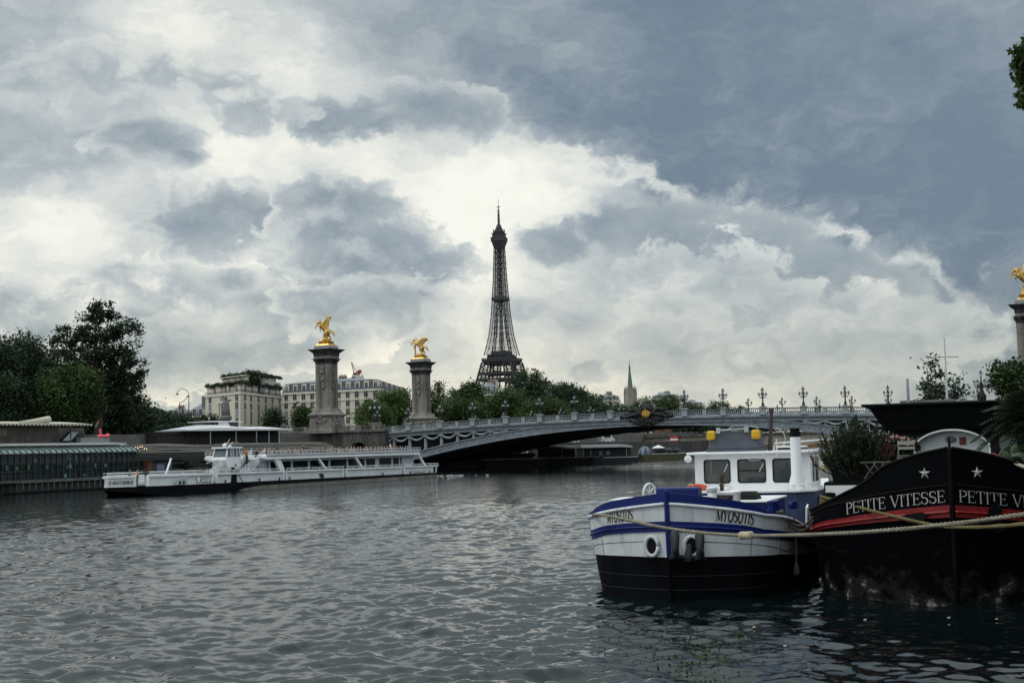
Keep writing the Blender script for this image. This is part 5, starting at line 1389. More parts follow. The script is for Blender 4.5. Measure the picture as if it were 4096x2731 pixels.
    q = [(-2.3, 10.6), (1.1, 10.6), (1.75, 10.75), (2.3, 11.4), (2.45, 24), (-2.35, 24)]
    b = MB(); b.ext([(x, y, .6) for x, y in q], (0, 0, 1.68)); b.build('trunk_cabin', BLUEG, root)
    b = MB(); b.ext([(x * 1.02, y - .06, 2.28) for x, y in q], (0, 0, .06)); b.build('trunk_roof', WHITEC, root)
    b = MB(); b.ext([(-2.3, 10.585, 1.9), (1.0, 10.585, 1.9), (1.0, 10.585, 2.27), (-2.3, 10.585, 2.27)], (0, -.008, 0)); b.build('blue_stripe', BLUEP, root)
    for yy in (11.9, 13.1, 14.3, 15.6):                     # hooded vents down the side
        b = MB(); b.ext([(2.33, yy, 1.2), (2.33, yy, 2.1), (2.62, yy, 1.95), (2.56, yy, 1.2)], (0, .7, 0)); b.build('side_vent', BLUEG, root)
    b = MB(); b.lathe([(.12, 0), (.13, .22)], 12); o = b.build('cowl', BLUEP, root, True, ang=40, loc=(1.7, 9.9, 1.9)); o.rotation_euler = (R(90), 0, R(40))
    b = MB(); b.lathe([(.2, 1.2), (.21, 1.62), (.1, 1.70)], 12, (1.2, 9.9, 0)); b.build('cowl', BLUEP, root, True, ang=40)
    # wheelhouse
    fy, x0, x1, z0, z1, ty = 12.0, -1.86, 2.1, 2.34, 3.55, 14.6
    wins = [(-1.55, -.62), (-.38, .60), (.82, 1.74)]; wz0, wz1 = 2.56, 3.38
    wl = MB(); r_ = .1
    def rrect(a, c, z0_, z1_, y, n=5): 
        out = []
        for (cx, cz, s0) in ((c - r_, z0_ + r_, -90), (c - r_, z1_ - r_, 0), (a + r_, z1_ - r_, 90), (a + r_, z0_ + r_, 180)):
            out += [(cx + r_ * math.cos(R(s0 + 90 * k / n)), y, cz + r_ * math.sin(R(s0 + 90 * k / n))) for k in range(n + 1)]
        return out
    # front wall as strips round the rounded window openings
    xs_ = [x0] + [v for w in wins for v in w] + [x1]
    for i in range(0, len(xs_), 2): wl.bx(xs_[i], xs_[i + 1], fy, fy + .06, wz0, wz1)
    wl.bx(x0, x1, fy, fy + .06, z0, wz0); wl.bx(x0, x1, fy, fy + .06, wz1, z1)
    for (a, c) in wins:
        rr_ = rrect(a, c, wz0, wz1, fy); cor = [(c, fy, wz0), (c, fy, wz1), (a, fy, wz1), (a, fy, wz0)]
        for k in range(4):
            arc = rr_[k * 6:(k + 1) * 6]; wl.ext([cor[k]] + arc[::-1], (0, .06, 0))
    wl.bx(x0, x0 + .06, fy + .06, ty, z0, z1); wl.bx(x0, x1, ty - .06, ty, z0, 2.9)
    wl.bx(x1 - .06, x1, fy + .06, fy + .5, z0, z1); wl.bx(x1 - .06, x1, fy + .5, ty, z0, 2.55); wl.bx(x1 - .06, x1, fy + .5, ty, 3.4, z1)
    wl.bx(x1 - .06, x1, ty - .3, ty, 2.55, 3.4); wl.bx(x1 - .06, x1, 13.2, 13.3, 2.55, 3.4)
    w_ = wl.build('wheelhouse', WHITEC, root); 
    b = MB(); b.bx(x0 - .24, x1 + .1, fy - .22, ty + .3, z1, z1 + .09); o = b.build('wheelhouse_roof', WHITEC, root); md = o.modifiers.new('b', 'BEVEL'); md.width = .03; md.segments = 2
    GLS = M('cabin_glass', (.03, .035, .035), .05, var=.3, sc=2, spec=.5); 
    GT = bpy.data.materials.new('clear_glass'); GT.use_nodes = True; tt = GT.node_tree; pb = tt.nodes['Principled BSDF']; pb.inputs['Base Color'].default_value = (.09, .10, .105, 1); pb.inputs['Roughness'].default_value = .04; pb.inputs['Specular IOR Level'].default_value = .8; pb.inputs['Alpha'].default_value = .42
    for i, (a, c) in enumerate(wins):
        fr = MB(); p1, p2 = rrect(a, c, wz0, wz1, fy), rrect(a + .035, c - .035, wz0 + .035, wz1 - .035, fy)
        n = len(p1); vs = p1 + p2; vs = [(x, y - .015, z) for (x, y, z) in vs] + [(x, y + .04, z) for (x, y, z) in vs]
        fr.add(vs, [(k, (k + 1) % n, n + (k + 1) % n, n + k) for k in range(n)] + [(k, 2 * n + k, 2 * n + (k + 1) % n, (k + 1) % n) for k in range(n)] + [(n + k, n + (k + 1) % n, 3 * n + (k + 1) % n, 3 * n + k) for k in range(n)])
        if i == 1: fr.bx(a, c, fy - .012, fy + .02, 2.97, 3.0)
        f_ = fr.build('window', RUBBER, root)
        b = MB(); b.ext(rrect(a + .01, c - .01, wz0 + .01, wz1 - .01, fy + .025), (0, .01, 0)); b.build('pane', GT, f_)
        b = MB(); b.beam((c - .08, fy - .03, 3.22), (c - .22, fy - .03, 2.95), .018); b.build('wiper', WHITEC, f_)
    b = MB(); b.bx(x1 - .035, x1 - .025, fy + .5, 13.2, 2.55, 3.4); b.build('side_pane', GT, root)
    b = MB(); b.bx(x1 - .035, x1 - .025, 13.3, ty - .3, 2.55, 3.4); b.build('side_door_pane', GT, root)
    # inside: cream dash cushion, wheel, dark back wall
    INT = M('cabin_interior', (.16, .12, .09), .8, var=.6, sc=3)
    b = MB(); b.bx(x0 + .1, x1 - .1, ty - .2, ty - .12, 2.35, 3.5); b.build('back_wall', INT, root)
    b = MB(); b.ball((-1.3, 12.5, 2.66), (.46, .3, .22), 12, 7); b.build('seat_cushion', M('beige_cloth', (.38, .33, .26), .9), root, True)
    b = MB(); b.tube([(.95 + .17 * math.cos(t * .45), 12.5, 2.86 + .17 * math.sin(t * .45)) for t in range(15)], .02, 5); b.ball((.95, 12.5, 2.86), (.13, .03, .13), 10, 6); b.build('steering_wheel', RUBBER, root)
    b = MB(); b.bx(-.55, -.3, 13.6, 13.7, 2.5, 3.3); b.bx(.0, .34, 13.9, 14.0, 2.7, 3.3); b.bx(-1.1, -.95, 13.9, 14.0, 2.7, 3.3); b.build('curtain', M('pale_curtain', (.42, .38, .32), .9, var=.2, sc=4), root)
    # roof gear
    b = MB(); b.frus(3.64, 1.0, .5, 3.72, 1.0, .5); b.frus(3.72, .92, .46, 4.35, .84, .42)
    o = b.build('grey_raft_box', M('grey_plastic', (.075, .085, .11), .6, var=.15, sc=3), root, loc=(-.52, 12.75, 0))
    md = o.modifiers.new('b', 'BEVEL'); md.width = .04; md.segments = 2
    YEL = M('yellow_float', (.62, .36, .015), .45, var=.12, sc=5)
    for xx in (-1.3, .26):
        b = MB(); b.bx(xx - .15, xx + .15, 12.14, 12.34, 4.06, 4.38); o = b.build('yellow_float', YEL, root); md = o.modifiers.new('b', 'BEVEL'); md.width = .08; md.segments = 3
    b = MB(); b.beam((-1.0, 12.3, 4.40), (-.1, 12.3, 4.43), .06); b.bx(-1.12, -.98, 12.25, 12.4, 4.28, 4.48); b.bx(-.14, -.0, 12.25, 12.4, 4.3, 4.5); b.tube(spline([(-.8, 12.4, 4.4), (-.4, 12.4, 4.55), (.1, 12.4, 4.5), (.35, 12.3, 4.42)], 5), .014, 5); b.build('light_bar', M('pale_metal', (.4, .42, .42), .4, .5), root)
    b = MB(); b.tube([(.62, 12.9, 3.6), (.72, 12.9, 5.0)], [.075, .062], 9); b.lathe([(.10, 4.98), (.10, 5.1)], 9, (.72, 12.9, 0)); b.build('exhaust_pole', M('brown_pipe', (.045, .035, .035), .6, var=.3), root, True, ang=40)
    b = MB()
    for yy in (12.2, 14.2): b.tube([(.85, yy, 3.64), (.9, yy, 3.9), (2.4, yy + .2, 3.98), (3.1, yy + .5, 4.0)], .02, 6)
    b.bx(.9, 1.9, 12.4, 13.6, 3.74, 3.80); b.build('roof_rack', WHITEC, root)
    b = MB(); b.beam((.95, 12.7, 3.72), (3.3, 13.6, 3.9), .08); b.beam((.9, 12.9, 3.70), (3.2, 13.9, 3.82), .08); b.build('boat_hook', M('varnished_wood', (.16, .09, .045), .5, var=.3, sc=4), root)
    b = MB(); b.tube([(1.02, 11.8, 3.45), (1.02, 11.8, 4.05)], .018, 5); b.tube(spline([(1.25, 12.1, 3.8), (1.28, 12.0, 4.15), (1.1, 12.0, 4.38), (.95, 12.0, 4.36)], 5), .009, 5); b.tube(spline([(-.1, 11.72, 3.58), (.12, 11.70, 3.34), (.5, 11.70, 3.38), (.55, 11.74, 3.6)], 5), .007, 4); b.build('aerial', WHITEC, root)
    b = MB(); b.lathe([(.05, -.13), (.13, -.1), (.13, .1), (.05, .13)], 12); o = b.build('horn', WHITEC, root, True, ang=40, loc=(-2.06, 11.85, 3.42)); o.rotation_euler = (R(90), 0, R(15))
    # flue in front, second pipe aft
    b = MB(); b.lathe([(.25, 2.34), (.25, 2.62), (.18, 2.86), (.175, 4.12)], 20, (1.72, 11.35, 0)); b.build('flue', WHITEC, root, True, ang=40)
    b = MB(); b.lathe([(.19, 4.1), (.19, 4.26), (.15, 4.28), (.15, 4.34), (.22, 4.36), (.22, 4.385), (.02, 4.39)], 16, (1.72, 11.35, 0)); b.build('flue_cap', RUBBER, root, True, ang=40)
    b = MB(); b.lathe([(.17, 2.2), (.17, 3.62)], 16, (2.66, 13.6, 0)); b.tube(spline([(2.1, 13.4, 3.58), (2.45, 13.5, 3.62), (2.66, 13.6, 3.5)], 4), .1, 8); b.build('vent_pipe', M('grey_pipe', (.45, .47, .49), .45, var=.08), root, True, ang=40)
    b = MB(); b.tube([(1.2, 11.0, 2.3), (1.3, 11.0, 2.5), (2.0, 11.2, 2.52), (2.35, 12.6, 2.55)], .02, 6)
    for p in ((1.6, 11.05), (2.1, 11.6), (2.3, 12.4)): b.tube([(p[0], p[1], 2.3), (p[0], p[1], 2.53)], .016, 5)
    b.tube([(1.4, 11.1, 2.36), (2.2, 11.6, 2.40), (2.4, 12.6, 2.42)], .018, 5); b.build('handrail', WHITEC, root)
    b = MB(); b.tube([(2.52, 7.2, 1.3), (2.55, 7.2, 1.95), (2.55, 7.5, 2.02), (2.52, 8.6, 1.2)], .03, 6); b.build('boarding_rail', WHITEC, root)
    b = MB(); b.ext([(2.45, 15, 1.6), (2.45, 15, 1.9), (2.45, 22, 2.3), (2.45, 22, 2.0)], (.06, 0, 0)); b.build('plank_rail', M('dark_wood', (.05, .035, .025), .7, var=.3), root)
    return root, H, strk, al
class _MW: pass
bpy.types.Object.matrix_world_calc = property(lambda o: Matrix.Translation(o.location) @ o.rotation_euler.to_matrix().to_4x4())
MY, HM, strkM, alM = myosotis()
def mw(root, p): return root.matrix_world_calc @ Vector(p)
def loose(name, mb, m, label, cat, p, rz=0, smooth=False, ang=None): return tag(mb.build(name, m, None, smooth, loc=p, rz=rz, ang=ang), label, cat)
# lifebuoy lying on the cabin top
r_ = thing('lifebuoy', 'orange lifebuoy lying before the white wheelhouse', 'lifebuoy', mw(MY, (-1.72, 11.55, 2.42)), R(-12))
b = MB(); b.tube([(.28 * math.cos(t * .3927), .2 * math.sin(t * .3927), .06 * math.sin(t * .3927)) for t in range(17)], .085, 8); b.build('ring', M('orange_buoy', (.50, .06, .015), .5, var=.15), r_, True)
b = MB()
for t in (2.5, 4.5): b.tube([(.28 * math.cos(t) + .1 * math.cos(u) * math.cos(t), .2 * math.sin(t) + .1 * math.cos(u) * math.sin(t), .06 * math.sin(t) + .1 * math.sin(u)) for u in [k * .6 for k in range(11)]], .03, 5)
b.build('band', M('buoy_band', (.5, .42, .3), .8), r_)
# dried stalks tied in a bundle standing on the hatch
b = MB(); rr_ = random.Random(9)
for k in range(11):
    x, y = rr_.uniform(-.07, .07), rr_.uniform(-.05, .05); z = 0; pts = [(x, y, -.3)]
    while z < rr_.uniform(.55, .8): z += .09; pts.append((x + rr_.uniform(-.03, .03), y + rr_.uniform(-.02, .02), z))
    b.tube(pts, .012, 4)
    for _ in range(5): p = Vector(rr_.choice(pts)); b.tube([p, p + Vector((rr_.uniform(-.22, .3), rr_.uniform(-.1, .1), rr_.uniform(-.05, .2)))], .006, 3)
loose('dried_plant', b, M('dry_stalk', (.10, .065, .045), .9, var=.3), 'bundle of dry brown stalks standing on the blue hatch of the white barge', 'plant', mw(MY, (.35, 5.55, 2.25)))
b = MB(); b.ball((0, 0, .3), (.7, .55, .34), 14, 8); b.ball((.5, .2, .25), (.4, .4, .28), 10, 6)
loose('tarpaulin_bundle', b, M('white_tarp', (.42, .40, .37), .8, var=.2, sc=3, bump=.6), 'pale tarpaulin bundle on deck behind the grey vent pipe', 'tarpaulin', mw(MY, (2.9, 15.4, 2.05)), smooth=True)
b = MB(); b.lathe([(.2, 0), (.2, .55), (.18, .6)], 12)
loose('yellow_drum', b, YEL if False else M('yellow_drum_plastic', (.45, .28, .02), .5), 'yellow drum on deck beside the grey vent pipe', 'drum', mw(MY, (2.35, 15.2, 2.9)), smooth=True, ang=40)

def petite():
    P0 = on(3830, 2421); al = 18.8
    root = thing('river_barge', 'big black barge with red band and white star on each bow', 'barge', (P0.x, P0.y, 0), R(-al))
    H = Hull(3.78, .9, .93, .12)
    xs = [0, .2, .4, .5, .6, .8, 1.1, 1.5, 2, 3, 6, 26]
    top = tabf(xs, [3.72, 3.56, 3.37, 3.24, 3.03, 2.77, 2.57, 2.37, 2.22, 2.12, 2.0, 2.0])
    rhi = tabf([0, .48, 1, 2.5, 6, 26], [2.37, 2.19, 2.02, 1.72, 1.5, 1.4]); rlo = tabf([0, .48, 1, 2.5, 6, 26], [2.08, 1.95, 1.82, 1.54, 1.3, 1.2])
    H.band(lambda a: -.6, rlo, 6, 0, 'hull', BLACKW, root)
    H.band(rhi, top, 5, 0, 'bulwark', M('black_bow_paint', (.002, .0022, .0035), .5, var=.3, sc=2, spec=.06), root, thick=.05)
    H.band(rlo, rhi, 2, .03, 'red_band', REDP, root, thick=.06)
    b = MB()
    for sd in (-1, 1): b.tube([H.p(sd, a, lerp(rlo(a), rhi(a), .45), .045) for a in H.A], .035, 6)
    b.build('red_strake', REDP, root, True)
    b = MB()
    for sd in (-1, 1):
        b.tube([H.p(sd, a, top(a), .0) for a in H.A], .035, 6)
        b.tube([H.p(sd, a, rhi(a) + lerp(.48, .30, min(1, a / 2)), .01) for a in H.A if a < 4], .022, 5)
    b.build('rail', RUBBER, root, True)
    b = MB(); b.tube([(0, -.03, -.5), (0, -.05, 1), (0, -.12, 2.2), (0, -.19, 3.6), (0, -.2, 3.78)], [.06, .065, .07, .06, .03], 6); b.tube([(0, -.15, 3.7), (0, -.15, 3.98)], .03, 6); b.build('stem_post', BLACKW, root, True)
    b = MB(); b.loft([[H.p(-1, a, min(2.9, top(a) - .25)), H.p(1, a, min(2.9, top(a) - .25))] for a in H.A], cap=False, closed=False); b.build('deck', DECKG, root)
    for sd in (-1, 1):
        tab = H.arc(sd, 2.0); mwm = root.matrix_world_calc
        ls = [i * .01 for i in range(0, 420)]; best = lambda X_: min(ls, key=lambda l: abs(px(mwm @ H.p(sd, interp(l, tab), 2.3))[0] - X_))
        zf = lambda a: rhi(a) + .075
        l_in = best(3784); l_out = best(3384)
        if sd > 0: l_in, l_out = _L
        _L = (l_in, l_out); wd = abs(l_in - l_out)
        b = MB(); text_mesh(b, 'PETITE VITESSE', wd, .285, H.strip(sd, l_out if sd < 0 else l_in, zf, .3), .08, .036, .10); b.build('name_lettering', LETW, root)
        # star, folded like a barn star
        ls_ = interp(.62, [(0, 0)] + tab[1:]) if False else interp(.55, tab); c0 = .56
        b = MB(); cl = [(x, a) for (x, a) in tab]
        def sp(u, v, o): return H.p(sd, interp(c0 + u, tab), 3.12 + v, .02 + o)
        ring = []
        for k in range(10):
            a = R(90 + 36 * k); q = .145 if k % 2 == 0 else .056; ring.append(sp(q * math.cos(a), q * math.sin(a), 0))
        b.add([sp(0, 0, .04)] + ring, [(0, 1 + k, 1 + (k + 1) % 10) for k in range(10)]); b.build('star', M('silver_star', (.42, .42, .41), .5, .3, var=.1), root)
    # scraped and limed patches along the waterline
    sm = bpy.data.materials.new('scraped_patches'); sm.use_nodes = True; t = sm.node_tree; pb = t.nodes['Principled BSDF']
    tcn = N('ShaderNodeTexCoord', t); no = N('ShaderNodeTexNoise', t); L(tcn.outputs['Object'], no.inputs['Vector'], t); no.inputs['Scale'].default_value = 1.7; no.inputs['Detail'].default_value = 9; no.inputs['Roughness'].default_value = .68
    sp_ = N('ShaderNodeSeparateXYZ', t); L(tcn.outputs['Object'], sp_.inputs[0], t)
    mr = N('ShaderNodeMapRange', t); L(sp_.outputs[2], mr.inputs[0], t); mr.inputs[1].default_value, mr.inputs[2].default_value, mr.inputs[3].default_value, mr.inputs[4].default_value = 0, 1.5, .13, -.14
    ad = N('ShaderNodeMath', t, operation='ADD'); L(no.outputs[0], ad.inputs[0], t); L(mr.outputs[0], ad.inputs[1], t)
    rp = N('ShaderNodeValToRGB', t); L(ad.outputs[0], rp.inputs[0], t)
    for e, (q_, c_) in zip([rp.color_ramp.elements[0], rp.color_ramp.elements[1], rp.color_ramp.elements.new(.6), rp.color_ramp.elements.new(.7)], ((.50, (.0018, .002, .0028)), (.80, (.045, .043, .036)), (.57, (.010, .010, .011)), (.66, (.022, .0215, .019)))): e.position = q_; e.color = (*c_, 1)
    L(rp.outputs[0], pb.inputs['Base Color'], t); pb.inputs['Roughness'].default_value = .7; pb.inputs['Specular IOR Level'].default_value = .03
    for o_ in COL.objects:
        if o_.parent == root and o_.name.startswith('hull'): o_.data.materials[0] = sm
    # anchor flukes folded on the bows
    for sd in (-1, 1):
        c = H.p(sd, .22, 2.02, .06); dr = (H.p(sd, .5, 2.0) - H.p(sd, .1, 2.0)).normalized()
        b = MB(); pr = [(-.55, .02), (-.3, .16), (.25, .24), (.42, .18), (.3, .02), (.36, -.2), (.1, -.14), (-.3, -.06)] if sd < 0 else [(-.4, -.25), (-.25, .3), (.0, .62), (.18, .3), (.12, -.05), (.3, -.3), (0, -.42)]
        b.ext([c + dr * (-u if sd < 0 else u + .15) * .75 + Vector((0, 0, v * .75)) for u, v in pr], (0, -.1, 0)); b.build('anchor_fluke', M('anchor_black', (.003, .003, .0035), .6, var=.3, spec=.15), root)
    b = MB()
    for sd in (-1, 1):
        b.tube([H.p(sd, a, lerp(.12, .62, min(1, a / 1.3)), .0) for a in H.A if a < 1.4], .012, 4)
        b.tube([H.p(sd, a, lerp(1.05, 1.35, min(1, a / 3)), .0) for a in H.A if .9 < a < 5], .010, 4)
    b.build('plate_seam', RUBBER, root)
    # raised deck, planter with white panel, arched cabin
    def bx(x0, x1, y0, y1, z0, z1, name, m, bev=0):
        b = MB(); b.bx(x0, x1, y0, y1, z0, z1); o = b.build(name, m, root)
        if bev: md = o.modifiers.new('b', 'BEVEL'); md.width = bev; md.segments = 2
        return o
    bx(-1.9, 1.9, 1.9, 9, 1.5, 3.02, 'deckhouse', BLACKW, .03)
    bx(-3.16, -1.92, 2.3, 2.36, 2.15, 2.78, 'white_panel', WHITEC)
    bx(-3.2, -1.9, 2.37, 4.2, 2.0, 2.86, 'side_box', BLACKW)
    cw, cy, ce, ct = 1.0, 7.0, 3.75, 4.15
    arc = lambda y, g=0: [(-cw - g, y, 3.0)] + [((cw + g) * -math.cos(math.pi * (.12 + .76 * k / 16)) / math.cos(math.pi * .12), y, ce + (ct - ce + g) * (math.sin(math.pi * (.12 + .76 * k / 16)) - math.sin(math.pi * .12)) / (1 - math.sin(math.pi * .12))) for k in range(17)] + [(cw + g, y, 3.0)]
    GW = M('cabin_white', (.58, .62, .64), .5, var=.06)
    b = MB(); b.ext(arc(cy), (0, 4, 0)); b.build('arched_cabin', GW, root)
    b = MB(); o1, o2 = arc(cy - .28, .05), arc(cy - .28, .0); n = len(o1)
    b.add(o1 + o2 + [(x, y + 4.4, z) for (x, y, z) in o1] + [(x, cy, z) for (x, y, z) in o2], [(k, k + 1, n + k + 1, n + k) for k in range(n - 1)] + [(k, 2 * n + k, 2 * n + k + 1, k + 1) for k in range(n - 1)] + [(n + k, n + k + 1, 3 * n + k + 1, 3 * n + k) for k in range(n - 1)]); b.build('cabin_roof', M('cabin_edge_white', (.75, .77, .78), .45, var=.04), root)
    bx(-.72, .72, cy - .05, cy - .004, 3.0, 3.64, 'door_frame', GW); bx(-.66, .02, cy - .07, cy - .052, 3.0, 3.58, 'door', M('dark_door', (.015, .02, .028), .3, var=.3)); bx(.06, .66, cy - .07, cy - .052, 3.0, 3.58, 'door', M('brown_door', (.05, .022, .012), .4, var=.3))
    b = MB(); b.lathe([(.15, 0), (.15, .05), (.1, .08)], 14); o = b.build('lamp', M('grey_lamp', (.16, .16, .16), .5), root, loc=(-.02, cy - .0, 3.9)); o.rotation_euler = (R(90), 0, 0); o.scale = (1, .6, 1)
    bx(.22, .40, cy - .03, cy - .004, 3.74, 3.96, 'notice', M('red_notice', (.16, .04, .035), .6, var=.4, sc=20))
    for sd in (-1, 1):
        b = MB()
        for k in (0, .45): b.lathe([(.13, 1.6), (.13, 2.5), (.17, 2.52), (.17, 2.6), (.03, 2.62)], 10, (sd * 3.05, 2.0 + k, 0))
        b.build('mooring_bitt', RUBBER, root, True, ang=40)
    for sx_ in (-.95, 1.35): 
        b = MB(); b.tube(spline([(sx_, .9, 2.9), (sx_ - .03, .9, 3.3), (sx_ + .2, .9, 3.42), (sx_ + .3, .95, 3.2)], 4), .06, 7); b.build('fairlead', RUBBER, root, True)
    return root, H, top, al
PV, HP, topP, alP = petite()
# ------------------------------------------------------------------ things on the black barge
def folding_chair(loc, rz, label):
    r_ = thing('folding_chair', label, 'chair', loc, rz); m = M('chair_paint', (.42, .42, .38), .5, var=.1)
    b = MB(); b.bx(-.2, .2, .18, .2, .78, .88); b.bx(-.2, .2, .17, .19, .66, .73); b.build('backrest', m, r_)
    b = MB()
    for k in range(4): b.bx(-.2, .2, -.2 + k * .1, -.13 + k * .1, .44, .455)
    b.build('seat', m, r_)
    for sx in (-.2, .2):
        b = MB(); b.tube([(sx, .2, .9), (sx, .14, .5), (sx * .98, -.22, 0)], .014, 5); b.build('leg', m, r_)
        b = MB(); b.tube([(sx * .9, -.2, .45), (sx * .9, .24, 0)], .014, 5); b.build('leg', m, r_)
    b = MB(); b.tube([(-.2, -.1, .2), (.2, -.1, .2)], .01, 4); b.tube([(-.2, .14, .5), (.2, .14, .5)], .01, 4); b.build('stretcher', m, r_)
folding_chair(mw(PV, (-1.12, 2.6, 3.02)), R(-alP + 180 + 12), 'pale slatted folding chair on the raised deck of the black barge')
b = MB()
for k in range(5): b.beam((-.5 + .22 * k, 0, 0), (-.2 + .22 * k, 0, .42), .03); b.beam((-.2 + .22 * k, .02, 0), (-.5 + .22 * k, .02, .42), .03)
b.beam((-.6, 0, .42), (.8, 0, .42), .035)
loose('trellis_fence', b, M('grey_wood', (.13, .125, .11), .8, var=.3), 'low diagonal grey trellis below the pink flowers', 'trellis', mw(PV, (-1.65, 2.2, 2.95)), R(-alP))
def frond_plant(name, label, p, n, ln, m, seed, spread=1.0, up=.5, pot=None, leafw=.05, group=None, cat='plant'):
    rs = random.Random(seed); root = thing(name, label, cat, p, 0, group); b = MB()
    for k in range(n):
        a = rs.uniform(0, 6.283); el = rs.uniform(-.35, 1.25); l = ln * rs.uniform(.7, 1.1)
        d = Vector((math.cos(a) * math.cos(el), math.sin(a) * math.cos(el), math.sin(el)))
        pth = [Vector((0, 0, up)) + d * (l * t) + Vector((0, 0, -.45 * l * t * t)) for t in (0, .25, .5, .75, 1)]
        b.tube(pth, [.016, .013, .01, .008, .004], 4)
        e = d.cross(Vector((0, 0, 1))); e = e.normalized() if e.length > .1 else Vector((1, 0, 0))
        for t in range(14):
            u = .18 + .82 * t / 13; i = min(3, int(u * 4)); q = pth[i].lerp(pth[i + 1], u * 4 - i)
            for sg in (-1, 1):
                w = e * sg * l * .30 * math.sin(.35 + u * 2.6) + d * l * .12 + Vector((0, 0, -.07 * l)); s_ = d * leafw * .5
                b.add([q - s_, q + s_, q + w], [(0, 1, 2)])
    b.build('fronds', m, root)
    t = MB(); t.lathe([(.16, -.2), (.13, up * .5), (.15, up), (.05, up + .12)], 9); t.build('trunk', BARK, root)
    return root
LFK = leafmat('dark_frond', (.008, .014, .008), (.035, .05, .022), 1.2, .15)
frond_plant('palm', 'dark bushy palm at the right edge on the black barge', mw(PV, (2.0, 3.4, 3.0)), 150, 1.3, LFK, 4, up=1.45, leafw=.085)
frond_plant('palm', 'smaller dark palm leaning in front of the bushy palm', mw(PV, (2.3, 2.6, 2.5)), 80, 1.0, LFK, 6, up=1.5, leafw=.08)
def needle_bush(name, label, p, lobes, n, m, size, seed, cat='bush', flower=None):
    rs = np.random.RandomState(seed); root = thing(name, label, cat, p); pts, dirs = [], []
    for (cx, cy, cz, rx, ry, rz_, w) in lobes:
        k = int(n * w); d = rs.normal(size=(k, 3)); d /= np.linalg.norm(d, axis=1)[:, None]; d[:, 2] = np.abs(d[:, 2]) * 1.0 - .15
        rad = rs.rand(k, 1) ** .5; pts.append(np.array([cx, cy, cz]) + d * rad * np.array([rx, ry, rz_]))
    pts = np.concatenate(pts); co, q = leaf_quads(pts, size, rs, .5, .4)
    o = bpy.data.objects.new('foliage', raw_mesh('foliage', co, q, [m])); COL.objects.link(o); o.parent = root
    st = MB(); r2 = random.Random(seed)
    for _ in range(14):
        l = r2.choice(lobes); e = Vector((l[0] + r2.uniform(-.8, .8) * l[3], l[1] + r2.uniform(-.8, .8) * l[4], l[2] + r2.uniform(-.1, .9) * l[5]))
        st.tube([Vector((r2.uniform(-.15, .15), r2.uniform(-.1, .1), 0)), e * .5 + Vector((0, 0, .1)), e], [.02, .012, .004], 4)
    st.build('stems', BARK, root)
    if flower:
        fm, cnt = flower; b = MB(); top = pts[np.argsort(-(pts[:, 2] - .8 * pts[:, 1] + rs.rand(len(pts)) * .5))][:cnt * 6]
        for k in range(cnt):
            c = Vector(top[rs.randint(len(top))]) + Vector((0, -.05, .03)); 
            for j in range(6): 
                a = j * 1.05 + rs.rand(); r3 = .03 * rs.uniform(.7, 1.3); b.ball(c + Vector((math.cos(a) * r3, rs.uniform(-.02, .02), math.sin(a) * r3)), r3 * .75, 5, 4)
        b.build('blossoms', fm, root)
    return root
LFR = leafmat('rosemary_leaf', (.014, .022, .014), (.05, .07, .042), 1.5, .12)
LFO = leafmat('oleander_leaf', (.022, .036, .012), (.075, .105, .03), 1.5, .2)
def spiky_bush(name, label, p, n, m, seed, w, h):
    rs = random.Random(seed); root = thing(name, label, 'bush', p); vs, q = [], []; st = MB()
    for k in range(n):
        b0 = Vector((rs.uniform(-.35, .35), rs.uniform(-.35, .35), 0)); side = rs.gauss(0, .42); hh = h * rs.uniform(.45, 1.0) * (1 - .35 * min(1, abs(side)))
        e = b0 + Vector((w * side, rs.gauss(0, .35), hh)); mid = b0.lerp(e, .5) + Vector((side * w * .28, 0, -.02))
        pth = spline([b0, mid, e], 5); st.tube(pth, [lerp(.008, .002, i_ / (len(pth) - 1)) for i_ in range(len(pth))], 3)
        for t in range(46):
            u = (.12 + .88 * rs.random()) * (len(pth) - 1.01); i_ = int(u); c = pth[i_].lerp(pth[i_ + 1], u - i_); tg = (pth[i_ + 1] - pth[i_]).normalized()
            d = (tg * .9 + Vector((rs.gauss(0, .55), rs.gauss(0, .55), rs.gauss(0, .3)))).normalized(); l = rs.uniform(.06, .12); sd = d.cross(Vector((rs.gauss(0, 1), rs.gauss(0, 1), rs.gauss(0, 1)))).normalized() * .017
            bi = len(vs); vs += [c - sd, c + sd, c + d * l + sd * .5, c + d * l - sd * .5]; q.append((bi, bi + 1, bi + 2, bi + 3))
    o = bpy.data.objects.new('foliage', raw_mesh('foliage', np.array([tuple(v) for v in vs]), q, [m])); COL.objects.link(o); o.parent = root
    st.build('stems', BARK, root)
spiky_bush('rosemary_bush', 'big dark feathery bush standing at the left side of the black barge', mw(PV, (-2.30, 2.9, 2.86)), 420, LFR, 3, .95, 1.75)
b = MB(); b.frus(0, .62, .42, .34, .68, .46); loose('planter', b, RUBBER, 'long dark planter box under the feathery bush', 'planter', mw(PV, (-2.35, 2.95, 2.86)), R(-alP))
needle_bush('oleander', 'flowering bush with pink blossoms behind the folding chair', mw(PV, (-1.6, 4.2, 3.02)), [(0, 0, .62, .6, .5, .5, .4), (-.35, 0, .8, .35, .4, .4, .2), (.4, 0, .65, .45, .4, .42, .25), (.2, -.2, .25, .4, .4, .25, .15)], 9000, LFO, .12, 5, 'bush', (M('pink_petals', (.62, .32, .36), .7, var=.3, sc=9), 40))
